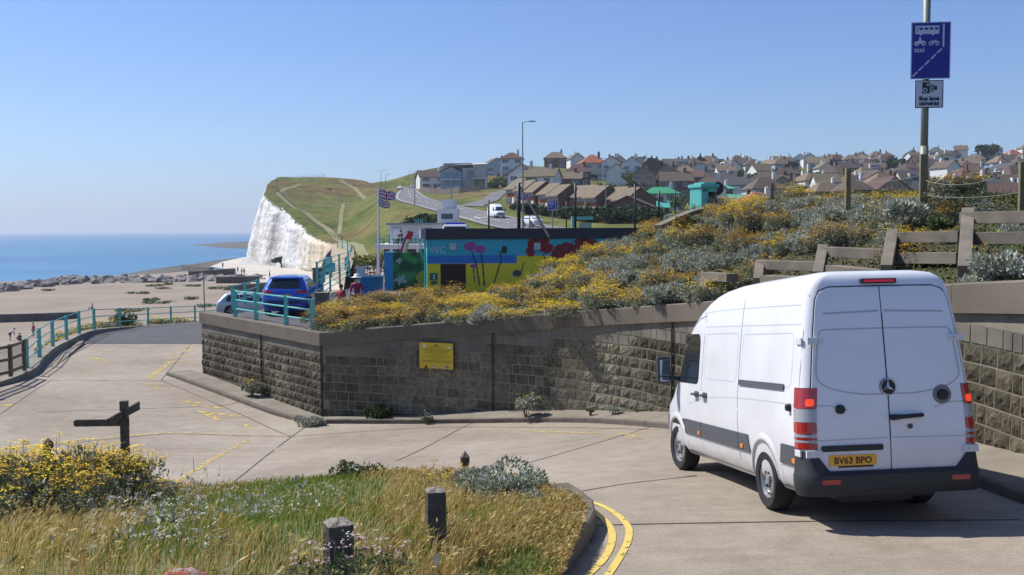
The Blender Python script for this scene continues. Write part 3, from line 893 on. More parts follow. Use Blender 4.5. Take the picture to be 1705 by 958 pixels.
# paths on the headland
M['chalkpath'] = mat('trodden_chalk_path', (0.235, 0.215, 0.10), 0.95, 0, 0.15, col2=(0.16, 0.155, 0.055))
class LZ:
    def at(s, x, y): return land_at(x, y)
LZ = LZ()
pth = MB()
for px, wd in [([(500, 303, 400), (474, 309, 372), (464, 318, 352), (468, 330, 335), (490, 345, 315), (515, 358, 300), (545, 375, 275), (570, 398, 232), (590, 405, 205), (600, 416, 172), (605, 430, 142), (607, 441, 122)], 1.6),
               ([(572, 340, 372), (571, 352, 340), (568, 370, 300), (565, 388, 260)], 1.2), ([(566, 303, 440), (585, 312, 420), (595, 322, 400), (608, 332, 380)], 1.8), ([(540, 339, 372), (572, 340, 372), (600, 338, 375)], 1.6)]:
    ribbon('', [P(*q) for q in px], wd, None, 0.10, zf=LZ, obj=False, mb=pth)
pth.obj('hill_paths', M['chalkpath'])['kind'] = 'structure'
# main road
def strip_between(L, Rr, name, m, dz, n=8, cols=4):
    a = smooth_path([P(*q) for q in L], n); b = smooth_path([P(*q) for q in Rr], n)
    mb = MB(); rows = []
    for p, q in zip(a, b):
        rows.append([(p.x + (q.x - p.x) * k / cols, p.y + (q.y - p.y) * k / cols, land_at(p.x + (q.x - p.x) * k / cols, p.y + (q.y - p.y) * k / cols) + dz) for k in range(cols + 1)])
    mb.grid(rows); return mb.obj(name, m, smooth=True)
RL = [(669, 313, 485), (668, 316, 430), (657, 331, 300), (697, 345, 240), (760, 363, 190), (815, 379, 160), (870, 388, 140)]
RR = [(688, 311, 485), (692, 314, 430), (714, 330, 300), (768, 344, 240), (852, 362, 190), (920, 379, 160), (990, 386, 140)]
strip_between(RL, RR, 'main_road', M['far_asphalt'], 0.16)['kind'] = 'structure'
strip_between([(762, 345, 241), (785, 336, 262), (812, 325, 292), (842, 316, 335), (862, 309, 372)], [(805, 347, 236), (812, 338, 256), (835, 327, 286), (860, 318, 328), (875, 311, 366)], 'side_road', M['far_asphalt'], 0.17)['kind'] = 'structure'
wl = MB()
def between(t0, t1, f, wd, dash=None):
    a = smooth_path([P(*q) for q in RL], 12); b = smooth_path([P(*q) for q in RR], 12)
    pts = [p.lerp(q, f) for p, q in zip(a, b)]
    n = len(pts); i0 = int(t0 * (n - 1)); i1 = int(t1 * (n - 1))
    if dash:
        i = i0
        while i + 1 <= i1:
            ribbon('', [pts[i], pts[i + 1]], wd, None, 0.21, zf=LZ, obj=False, mb=wl); i += 3
    else: ribbon('', pts[i0:i1], wd, None, 0.21, zf=LZ, obj=False, mb=wl, n=1)
between(0.05, 1, 0.08, 0.22); between(0.1, 1, 0.94, 0.14); between(0.1, 1, 0.5, 0.2, True); between(0.3, 1, 0.72, 0.15, True)
for a_, b_ in [((782, 365, 182), (812, 363, 188)), ((790, 361, 190), (800, 366, 182)), ((800, 368, 176), (826, 366, 180))]:
    ribbon('', [P(*a_), P(*b_)], 0.35, None, 0.215, zf=LZ, obj=False, mb=wl)
wl.obj('main_road_lines', M['whitemark'])['kind'] = 'structure'

# cliff
def chalk_mat():
    m = bpy.data.materials.new('chalk'); m.use_nodes = True
    n = m.node_tree; b = n.nodes['Principled BSDF']; b.inputs['Roughness'].default_value = 0.95
    tc = n.nodes.new('ShaderNodeTexCoord')
    def noise(scale, sc3, det=8):
        mp = n.nodes.new('ShaderNodeMapping'); mp.inputs['Scale'].default_value = sc3
        n.links.new(tc.outputs['Object'], mp.inputs['Vector'])
        t = n.nodes.new('ShaderNodeTexNoise'); t.inputs['Scale'].default_value = scale; t.inputs['Detail'].default_value = det; t.inputs['Roughness'].default_value = 0.65
        n.links.new(mp.outputs[0], t.inputs['Vector']); return t.outputs['Fac']
    def ramp(src, stops):
        r_ = n.nodes.new('ShaderNodeValToRGB')
        while len(r_.color_ramp.elements) < len(stops): r_.color_ramp.elements.new(0.5)
        for e, (p, c) in zip(r_.color_ramp.elements, stops): e.position = p; e.color = (*c, 1)
        n.links.new(src, r_.inputs[0]); return r_.outputs[0]
    def mul(a, bb):
        x = n.nodes.new('ShaderNodeMix'); x.data_type = 'RGBA'; x.blend_type = 'MULTIPLY'; x.inputs['Factor'].default_value = 1
        n.links.new(a, x.inputs['A']); n.links.new(bb, x.inputs['B']); return x.outputs['Result']
    a = ramp(noise(0.16, (1, 1, 0.22)), [(0.34, (0.40, 0.38, 0.34)), (0.47, (0.66, 0.64, 0.60)), (0.6, (0.80, 0.79, 0.76))])  # upright grey streaks put the cliff's shading into the chalk colour
    s = ramp(noise(0.5, (0.15, 0.15, 1.6)), [(0.35, (0.75, 0.73, 0.7)), (0.5, (1, 1, 1))])
    # sandy stain towards the landward end
    sx = n.nodes.new('ShaderNodeSeparateXYZ'); n.links.new(tc.outputs['Object'], sx.inputs[0])
    mr = n.nodes.new('ShaderNodeMapRange'); mr.inputs['From Min'].default_value = 300; mr.inputs['From Max'].default_value = 236
    n.links.new(sx.outputs['Y'], mr.inputs[0])
    ad = n.nodes.new('ShaderNodeMath'); ad.operation = 'MULTIPLY_ADD'; ad.inputs[1].default_value = 0.7; n.links.new(mr.outputs[0], ad.inputs[0]); n.links.new(noise(0.08, (1, 1, 1)), ad.inputs[2])
    t = ramp(ad.outputs[0], [(0.75, (1, 1, 1)), (1.0, (0.9, 0.78, 0.58))])
    c = mul(mul(a, s), t)
    n.links.new(c, b.inputs['Base Color'])
    bp = n.nodes.new('ShaderNodeBump'); bp.inputs['Strength'].default_value = 0.9; bp.inputs['Distance'].default_value = 0.8
    n.links.new(noise(0.7, (1, 1, 1)), bp.inputs['Height']); n.links.new(bp.outputs[0], b.inputs['Normal'])
    return m
M['chalk'] = chalk_mat()
M['cliffturf'] = mat('cliff_edge_scrub', (0.10, 0.12, 0.035), 0.95, 0, 0.3, col2=(0.05, 0.065, 0.02), bump=0.8, bscale=1)
from mathutils import noise as mn
topY = np.concatenate([np.linspace(236, 335, 110), np.linspace(337, 470, 40)])
topX = np.interp(topY, lbY, lbX)
footY = np.concatenate([np.linspace(250, 336, 110), np.linspace(338, 470, 40)])
footX = np.concatenate([np.interp(footY[:110], [236, 262, 300, 336], [P(556, 440, 236).x - 2, P(526, 446, 262).x, P(470, 440, 300).x, P(408, 430, 336).x]), np.linspace(-90.5, -112, 40)])
rows = []
NV = 46
for j in range(NV + 1):
    t = j / NV; row = []
    for i in range(len(topY)):
        zt = land_at(topX[i], topY[i])
        tt = t
        x = topX[i] + (footX[i] - topX[i]) * (t ** 0.9); y = topY[i] + (footY[i] - topY[i]) * t; z = zt + (-11.4 - zt) * t
        amp = min(1, t * 8) * min(1, (1 - t) * 6 + .2)
        nz = mn.fractal(Vector((x * .10, y * .10, z * .035)), 1.0, 2.1, 4) * 1.5 + mn.fractal(Vector((x * .3, y * .3, z * .5)), 1.0, 2.0, 3) * 0.25 + abs(mn.noise(Vector((x * .06, y * .06, z * .01)))) * 3
        x -= nz * amp * 0.85; y -= nz * amp * 0.4
        row.append((x, y, z))
    rows.append(row)
mb = MB(); mb.grid(rows)
# scrubby lip: first rows take the turf
nj = len(topY) - 1
for k in range(2 * nj): mb.m[k] = 1 if rng.random() < (0.97 if k < nj else 0.6) else 0
co = mb.obj('chalk_cliff', [M['chalk'], M['cliffturf']], angle=0.6); co['kind'] = 'structure'
# sea wall at the foot of the cliff, sandy retaining wall at its landward end
mb = MB()
M['seawall'] = mat('pale_grey_sea_wall', (0.42, 0.42, 0.41), 0.9, 0, 0.15, col2=(0.30, 0.30, 0.295))
for sgm, lab in (([(404, 430, 341), (420, 433.5, 330), (440, 437, 318), (462, 439.5, 306)], 'far'), ([(464, 440, 305), (480, 443, 294), (500, 445.5, 281), (528, 448, 262)], 'near')):
    mb = MB(); ps = smooth_path([P(*q) for q in sgm], 6); rows = []
    for p in ps:
        rows.append([(p.x - 1.6, p.y - 2.2, -11.0), (p.x - .5, p.y - .8, p.z - 0.9), (p.x, p.y, p.z), (p.x + .6, p.y + .8, p.z), (p.x + .6, p.y + .8, -11.4)])
    mb.grid(rows); mb.add(rows[0], [(0, 1, 2, 3, 4)]); mb.add(rows[-1], [(4, 3, 2, 1, 0)])
    props(mb.obj('sea_wall', M['seawall']), ('pale grey battered sea wall, the far section at the seaward foot of the chalk cliff' if lab == 'far' else 'pale grey battered sea wall, the near section below the sandy end of the cliff'), 'wall')
mb = MB(); top = [P(553, 408, 238), P(563, 406, 215), P(575, 408, 190), P(584, 418, 163), P(581, 438, 132), P(577, 449, 114)]
rows = [[(p.x, p.y, p.z + 0.1), (p.x - 1.0, p.y - .6, -11.5)] for p in smooth_path(top, 5)]
mb.grid(rows); mb.grid([[(p.x + .5, p.y, p.z + .1), (p.x, p.y, p.z + .1)] for p in smooth_path(top, 5)])
M['sandwall'] = mat('sandy_render', (0.42, 0.34, 0.23), 0.95, 0, 0.12, col2=(0.33, 0.265, 0.18))
props(mb.obj('sandy_retaining_wall', M['sandwall']), 'tall smooth sandy retaining wall between the cliff end and the promenade', 'wall')
# scrub at the foot of the cliff is planted later with the bushes

# ================================================================ PLANTED BANK behind the coping
bank_pts = []
for s in np.linspace(CORNER - 0.4, smax, 26):
    p = wp(float(s), -0.3); bank_pts.append((p.x, p.y, capz(float(s)) - 0.12))
for q in [(560, 520, 34.5), (600, 503, 37), (660, 502, 38), (720, 510, 38.5), (800, 511, 38.5), (870, 496, 38), (930, 458, 37.5), (1000, 426, 36.5), (1070, 408, 36), (1140, 368, 35), (1200, 350, 33.5), (1300, 340, 31), (1400, 336, 28.5), (1500, 343, 26), (1580, 345, 24), (1640, 352, 22.5), (1705, 360, 21), (1850, 370, 18), (2100, 380, 15),
          (700, 510, 34), (850, 500, 33), (960, 474, 32), (1100, 430, 30), (1200, 420, 27), (1300, 410, 25), (1450, 400, 22.5), (1550, 395, 20.5), (1600, 405, 19), (1705, 410, 17.5), (1500, 445, 17.5)]:
    bank_pts.append(r3(P(*q)))
for X, Y, z in [(-4, 40, -3.4), (0, 42, -3.3), (3, 42, -2.6), (7, 42, -0.6), (12, 42, 0.0), (16, 40, 0.2), (20, 30, 0.2), (20, 20, 0.2), (14, 8, 0.3), (14, 14, 0.4), (26, 38, 0.0), (10, 60, -0.5), (25, 60, -0.3), (45, 55, -0.2), (45, 68, 0.0), (15, 68, -0.6)]:
    bank_pts.append((X, Y, z))
bank = RBF(bank_pts, smooth=0.01, scale=15)
def bank_xy(A, B):
    s0 = CORNER - 0.4
    S = s0 + (smax - s0) * A
    X = np.empty_like(A); Y = np.empty_like(A)
    for i in range(A.shape[0]):
        p = wp(float(S[i, 0]), -0.25)
        f = A[i, 0]
        # outer target
        tx = np.interp(f, [0, .15, .3, .45, .6, .8, 1], [-5.2, -2, 2, 10, 30, 44, 40]); ty = np.interp(f, [0, .15, .3, .45, .6, .8, 1], [37, 41.5, 42.5, 50, 69, 60, 10])
        X[i] = p.x + (tx - p.x) * B[i]; Y[i] = p.y + (ty - p.y) * B[i]
    return X, Y
M['banksoil'] = mat('bank_soil_and_moss', (0.055, 0.065, 0.02), 0.95, 0, 2.2, col2=(0.05, 0.032, 0.018), bump=0.8, bscale=10)
sheet('planted_bank', 160, 90, bank_xy, lambda X, Y: bank(X, Y) , M['banksoil'])
def gp(u, v, zf, lo=8, hi=60):
    """pixel -> point on a sheet"""
    d = ray(u, v); t = lo; prev = t
    while t < hi:
        if d.z * t < zf(d.x * t, t): break
        prev = t; t += 0.4
    else: return None
    a, b = prev, t
    for _ in range(14):
        m_ = (a + b) / 2
        if d.z * m_ < zf(d.x * m_, m_): b = m_
        else: a = m_
    return d * ((a + b) / 2)

# ================================================================ VEHICLE TOOLS
def interp(z, xs, ys): return float(np.interp(z, xs, ys))
class Body:
    """closed body made of stacked plan outlines; s forward, y left, z up (s=0 at the back)"""
    def __init__(b, rows, n=10):
        b.rows = rows; b.n = n
        b.z = [r[0] for r in rows]
    def g(b, z, k): return interp(z, b.z, [r[k] for r in b.rows])
    # columns: z, xr, xf, hw, rear corner, front corner length, front corner width
    def ring(b, z):
        xr, xf, hw, cr, fl, fwid = [b.g(z, k) for k in range(1, 7)]
        pts = []
        n = b.n
        for i in range(n + 1):      # rear left corner, from the rear centre round to the side
            a = PI / 2 * i / n
            pts.append((xr + cr - cr * math.cos(a), hw - cr + cr * math.sin(a)))
        for t in (0.2, 0.4, 0.6, 0.8): pts.append((xr + cr + (xf - fl - xr - cr) * t, hw))
        for i in range(n + 1):
            a = PI / 2 * i / n
            pts.append((xf - fl + fl * math.sin(a), hw - fwid + fwid * math.cos(a)))
        full = [(x, y) for x, y in pts] + [(x, -y) for x, y in reversed(pts)]
        return full
    def side(b, s, z, sg=1, off=0.0):
        xr, xf, hw, cr, fl, fwid = [b.g(z, k) for k in range(1, 7)]
        y = hw
        if s < xr + cr: 
            q = max(0, min(1, (xr + cr - s) / cr)); y = hw - cr + cr * math.sqrt(max(0, 1 - q * q))
        if s > xf - fl:
            q = max(0, min(1, (s - xf + fl) / fl)); y = hw - fwid + fwid * math.sqrt(max(0, 1 - q * q))
        return Vector((s, sg * (y + off), z))
    def rear(b, y, z, off=0.0):
        xr, xf, hw, cr = [b.g(z, k) for k in range(1, 5)]
        x = xr; q = (abs(y) - (hw - cr)) / max(cr, 1e-4)
        if q > 0: x = xr + cr - cr * math.sqrt(max(0, 1 - min(1, q) ** 2))
        return Vector((x - off, y, z))
    def front(b, y, z, off=0.0):
        xr, xf, hw, cr, fl, fwid = [b.g(z, k) for k in range(1, 7)]
        x = xf; q = (abs(y) - (hw - fwid)) / max(fwid, 1e-4)
        if q > 0: x = xf - fl + fl * math.sqrt(max(0, 1 - min(1, q) ** 2))
        return Vector((x + off, y, z))
    def mesh(b, zs):
        mb = MB(); rows = [[(x, y, z) for x, y in b.ring(z)] for z in zs]
        mb.grid(rows, closed=True)
        nj = len(rows[0])
        mb.f.append(tuple(range(nj))); mb.m.append(0)
        k = (len(zs) - 1) * nj
        mb.f.append(tuple(range(k, k + nj))[::-1]); mb.m.append(0)
        return mb
def patch(mb, fn, rows, nx=6, off=0.003, mi=0, skirt=0.012):
    """rows: (b, a0, a1) scanlines; fn(a, b, off)"""
    g = []
    for b_, a0, a1 in rows:
        g.append([fn(a0 + (a1 - a0) * i / nx, b_, off) for i in range(nx + 1)])
    mb.grid(g, mi)
    if skirt:
        rim = [(rows[0][1] + (rows[0][2] - rows[0][1]) * i / nx, rows[0][0]) for i in range(nx + 1)] + [(r[2], r[0]) for r in rows[1:]] + \
              [(rows[-1][2] + (rows[-1][1] - rows[-1][2]) * i / nx, rows[-1][0]) for i in range(1, nx + 1)] + [(r[1], r[0]) for r in rows[-2:0:-1]]
        rim.append(rim[0])
        mb.grid([[fn(a, b_, off), fn(a, b_, off - skirt)] for a, b_ in rim], mi)
def line(mb, fn, pts, wd, off=0.002, mi=0, n=5, smooth=False):
    q = []
    if smooth:
        q = [(p.x, p.y) for p in smooth_path([Vector((a, b_, 0)) for a, b_ in pts], n)]
    else:
        for (a0, b0), (a1, b1) in zip(pts[:-1], pts[1:]):
            for k in range(n): q.append((a0 + (a1 - a0) * k / n, b0 + (b1 - b0) * k / n))
        q.append(pts[-1])
    g = []
    for i, (a, b_) in enumerate(q):
        p0 = q[max(i - 1, 0)]; p1 = q[min(i + 1, len(q) - 1)]
        dx, dy = p1[0] - p0[0], p1[1] - p0[1]; l = math.hypot(dx, dy) or 1
        nx_, ny_ = -dy / l * wd / 2, dx / l * wd / 2
        g.append([fn(a - nx_, b_ - ny_, off), fn(a + nx_, b_ + ny_, off)])
    mb.grid(g, mi)
def rounded_rows(a0, a1, b0, b1, r, n=4):
    rows = []
    for i in range(n + 1):
        t = PI / 2 * i / n; rows.append((b0 + r - r * math.cos(t), a0 + r - r * math.sin(t), a1 - r + r * math.sin(t)))
    for i in range(n + 1):
        t = PI / 2 * i / n; rows.append((b1 - r + r * math.sin(t), a0 + r - r * math.cos(t), a1 - r + r * math.cos(t)))
    return rows
def text_mb(mb, fn, s, a, b_, size, mi=0, off=0.006, align='CENTER', xs=1.0, bold=0.0, flip=1):
    cu = bpy.data.curves.new('t', 'FONT'); cu.body = s; cu.size = size; cu.align_x = align; cu.offset = bold; cu.resolution_u = 2
    o = bpy.data.objects.new('t', cu); C.objects.link(o)
    me = bpy.data.meshes.new_from_object(o.evaluated_get(bpy.context.evaluated_depsgraph_get()))
    bpy.data.objects.remove(o); bpy.data.curves.remove(cu)
    mb.add([fn(a + v.co.x * xs * flip, b_ + v.co.y, off) for v in me.vertices], [tuple(p.vertices) for p in me.polygons], mi)
    bpy.data.meshes.remove(me)
def cut_arches(o, cyls, dark_idx):
    bpy.context.view_layer.update()
    for (s, z, r, y0, y1) in cyls:
        mb = MB(); n = 40
        mb.lathe([(r, y0), (r, y1)], (s, 0, z), 'Y', n)
        mb.f.append(tuple(range(n))); mb.m.append(0); mb.f.append(tuple(range(n, 2 * n))[::-1]); mb.m.append(0)
        me = mb.mesh('c', []); bm = bmesh.new(); bm.from_mesh(me); bmesh.ops.recalc_face_normals(bm, faces=bm.faces); bm.to_mesh(me); bm.free()
        c = bpy.data.objects.new('c', me); C.objects.link(c)
        md = o.modifiers.new('b', 'BOOLEAN'); md.operation = 'DIFFERENCE'; md.object = c; md.solver = 'EXACT'
        dg = bpy.context.evaluated_depsgraph_get(); dg.update()
        # evaluate without the parent's transform
        new = bpy.data.meshes.new_from_object(o.evaluated_get(dg))
        o.modifiers.clear(); old = o.data; o.data = new
        bpy.data.objects.remove(c)
        for p in new.polygons:
            ce = p.center
            if abs(math.hypot(ce.x - s, ce.z - z) - r) < r * 0.05 or (abs(abs(ce.y) - min(abs(y0), abs(y1))) < 0.02 and math.hypot(ce.x - s, ce.z - z) < r): p.material_index = dark_idx
            if p.material_index == dark_idx: p.use_smooth = False
M['tyre'] = mat('tyre_rubber', (0.02, 0.02, 0.02), 0.85, 0.3, 12)
M['hub'] = mat('silver_wheel', (0.42, 0.43, 0.44), 0.35, 0.15, 10, metal=0.7)
M['rim_dark'] = mat('wheel_shadow_steel', (0.05, 0.05, 0.052), 0.6)
def wheel(parent, loc, r, wd, sg, rz=0.0, kind='steel', name='wheel'):
    """a wheel part with tyre and rim as sub-parts; sg +1 faces left"""
    prof = [(r * .66, -wd / 2 * .9), (r * .9, -wd / 2), (r * .985, -wd / 2 * .72), (r, -wd / 2 * .4), (r, wd / 2 * .4), (r * .985, wd / 2 * .72), (r * .9, wd / 2), (r * .66, wd / 2 * .9), (r * .60, wd / 2 * .5), (r * .60, -wd / 2 * .5), (r * .66, -wd / 2 * .9)]
    t = MB(); t.lathe(prof, (0, 0, 0), 'Y', 40)
    o = t.obj(name, M['tyre'], parent, angle=0.7); o.location = loc; o.rotation_euler = (0, 0, rz + (0 if sg > 0 else PI))
    h = MB(); w2 = wd / 2
    if kind == 'steel':
        h.lathe([(r * .62, w2 * .8), (r * .60, w2 * .82), (r * .56, w2 * .45), (r * .50, w2 * .40), (r * .44, w2 * .62), (r * .30, w2 * .70), (r * .22, w2 * .50), (r * .16, w2 * .50), (r * .15, w2 * .8), (r * .04, w2 * .84), (0.0, w2 * .84)], (0, 0, 0), 'Y', 40)
        d = h; nf = len(h.f)
        for k in range(16):
            a = 2 * PI * k / 16; rr = r * .49
            c = Vector((math.cos(a) * rr, w2 * .47, math.sin(a) * rr))
            d.box(c, (r * .10, w2 * .16, r * .075), M=Matrix.Rotation(-a, 3, 'Y'))
        for k in range(6):
            a = 2 * PI * k / 6; d.box((math.cos(a) * r * .25, w2 * .7, math.sin(a) * r * .25), (.03, .03, .03))
        for k in range(nf, len(h.m)): h.m[k] = 1
        h.obj('rim', [M['hub'], M['rim_dark']], o, angle=0.6)
    else:
        h.lathe([(r * .66, w2 * .85), (r * .64, w2 * .86), (r * .60, w2 * .3), (r * .2, w2 * .2), (0, w2 * .2)], (0, 0, 0), 'Y', 32, mis=[0, 0, 1, 1])
        for k in range(5):
            a = 2 * PI * k / 5
            for da in (-.10, .10):
                h.bar((math.cos(a) * r * .12, w2 * .7, math.sin(a) * r * .12), (math.cos(a + da) * r * .62, w2 * .72, math.sin(a + da) * r * .62), r * .09, 0.03)
        h.lathe([(r * .16, w2 * .3), (r * .16, w2 * .8), (0, w2 * .82)], (0, 0, 0), 'Y', 16)
        h.obj('rim', [M['hub'], M['rim_dark']], o)
    return o

# ================================================================ WHITE VAN
M['van_white'] = mat('van_white_paint', (0.80, 0.81, 0.83), 0.32, 0, 1.5, col2=(0.68, 0.68, 0.685), coat=0.5)
M['van_white2'] = mat('van_door_paint', (0.78, 0.79, 0.82), 0.35, 0, 1.5, col2=(0.72, 0.725, 0.74), coat=0.4)
M['van_trim'] = mat('grey_side_moulding', (0.085, 0.09, 0.10), 0.55, 0.1, 8)
M['van_bumper'] = mat('dark_bumper_plastic', (0.025, 0.027, 0.03), 0.6, 0.1, 8)
M['shut'] = mat('panel_gap', (0.05, 0.05, 0.055), 0.8)
M['crease_shade'] = mat('pressed_line_shade', (0.46, 0.47, 0.50), 0.5)  # grey for flat lines that paint the shade of the pressings
M['redlamp'] = mat('red_lamp_lens', (0.42, 0.012, 0.012), 0.15, 0.2, 30, coat=1.0)
M['litlamp'] = mat('lit_brake_lamp', (1.0, 0.07, 0.02), 0.3, emit=0.55)
M['clearlamp'] = mat('clear_lamp_lens', (0.40, 0.40, 0.42), 0.15, 0.25, 40, coat=1.0)
M['amber'] = mat('amber_marker', (0.85, 0.25, 0.02), 0.3)
M['plate_y'] = mat('yellow_number_plate', (0.80, 0.40, 0.03), 0.5)
M['mirror'] = mat('mirror_glass', (0.22, 0.23, 0.25), 0.05, metal=1.0)
M['hinge'] = mat('white_hinge', (0.62, 0.63, 0.64), 0.5)
def dirty(m):
    n = m.node_tree; b = n.nodes['Principled BSDF']; src = b.inputs['Base Color'].links[0].from_socket
    tc = n.nodes.new('ShaderNodeTexCoord'); sx = n.nodes.new('ShaderNodeSeparateXYZ'); n.links.new(tc.outputs['Object'], sx.inputs[0])
    t = n.nodes.new('ShaderNodeTexNoise'); t.inputs['Scale'].default_value = 3.5; t.inputs['Detail'].default_value = 8; n.links.new(tc.outputs['Object'], t.inputs['Vector'])
    mr = n.nodes.new('ShaderNodeMapRange'); mr.inputs['From Min'].default_value = 1.0; mr.inputs['From Max'].default_value = 0.35; mr.inputs['To Max'].default_value = 0.75; n.links.new(sx.outputs['Z'], mr.inputs[0])
    mu = n.nodes.new('ShaderNodeMath'); mu.operation = 'MULTIPLY'; n.links.new(mr.outputs[0], mu.inputs[0]); n.links.new(t.outputs['Fac'], mu.inputs[1])
    mx = n.nodes.new('ShaderNodeMix'); mx.data_type = 'RGBA'; n.links.new(mu.outputs[0], mx.inputs['Factor']); n.links.new(src, mx.inputs['A']); mx.inputs['B'].default_value = (0.22, 0.19, 0.15, 1)
    n.links.new(mx.outputs['Result'], b.inputs['Base Color'])
dirty(M['van_white']); dirty(M['van_white2'])
van = empty('delivery_van', (4.0132, 10.1924, -3.0788), 'large white high-roof panel van with lit brake lamps driving down the ramp', 'van')
yaw, pit, rol = 0.1116, -0.1143, -0.009
Fv = Vector((-math.sin(yaw) * math.cos(pit), math.cos(yaw) * math.cos(pit), math.sin(pit)))
Lv = Vector((0, 0, 1)).cross(Fv).normalized(); Uv = Fv.cross(Lv)
L2 = Lv * math.cos(rol) + Uv * math.sin(rol); U2 = Uv * math.cos(rol) - Lv * math.sin(rol)
van.rotation_euler = Matrix((Fv, L2, U2)).transposed().to_euler()
VB = Body([  # z, xr, xf, hw, cr, fl, fw
    (0.30, 0.16, 5.72, 0.86, 0.10, 0.55, 0.32), (0.40, 0.10, 5.80, 0.93, 0.12, 0.60, 0.36), (0.70, 0.07, 5.84, 0.962, 0.13, 0.62, 0.38), (0.95, 0.07, 5.80, 0.968, 0.13, 0.70, 0.42),
    (1.10, 0.07, 5.62, 0.966, 0.13, 0.80, 0.46), (1.22, 0.075, 5.38, 0.958, 0.13, 0.60, 0.40), (1.36, 0.08, 5.16, 0.945, 0.13, 0.50, 0.34), (1.75, 0.105, 4.88, 0.905, 0.13, 0.45, 0.32), (2.05, 0.13, 4.64, 0.868, 0.12, 0.42, 0.30),
    (2.18, 0.14, 4.50, 0.85, 0.12, 0.45, 0.32), (2.34, 0.155, 4.24, 0.825, 0.12, 0.5, 0.36), (2.46, 0.17, 4.0, 0.80, 0.12, 0.6, 0.40), (2.54, 0.185, 3.75, 0.77, 0.12, 0.6, 0.42), (2.60, 0.205, 3.45, 0.73, 0.13, .6, .42), (2.645, 0.24, 3.05, 0.67, 0.15, .6, .42), (2.675, 0.34, 2.6, 0.55, .18, .5, .4), (2.69, 0.7, 2.1, 0.3, .2, .3, .2)])
zs = [0.30, .35, 0.40, .5, .6, 0.70, .8, 0.95, 1.03, 1.10, 1.16, 1.22, 1.29, 1.36, 1.5, 1.62, 1.75, 1.9, 2.05, 2.12, 2.18, 2.26, 2.34, 2.40, 2.46, 2.5, 2.54, 2.57, 2.60, 2.625, 2.645, 2.66, 2.675, 2.683, 2.69]
ob = VB.mesh(zs).obj('body', [M['van_white'], M['black']], van, smooth=True, angle=0.75)
WHX = (1.24, 4.905)
cut_arches(ob, [(x, 0.36, 0.425, y0, y1) for x in WHX for y0, y1 in ((0.62, 1.2), (-1.2, -0.62))], 1)
bm = bmesh.new(); bm.from_mesh(ob.data)
for e in bm.edges: e.smooth = not (len(e.link_faces) == 2 and e.calc_face_angle(0) > 0.6)
for f_ in bm.faces: f_.smooth = f_.material_index == 0
bm.to_mesh(ob.data); bm.free()
for x in WHX:
    for sg in (1, -1):
        wheel(van, (x, sg * 0.845, 0.345), 0.345, 0.235, sg, rz=(0.0 if x < 3 else 0.10))
def SL(a, b_, off): return VB.side(a, b_, 1, off)
def SR(a, b_, off): return VB.side(a, b_, -1, off)
def RE(a, b_, off): return VB.rear(a, b_, off)
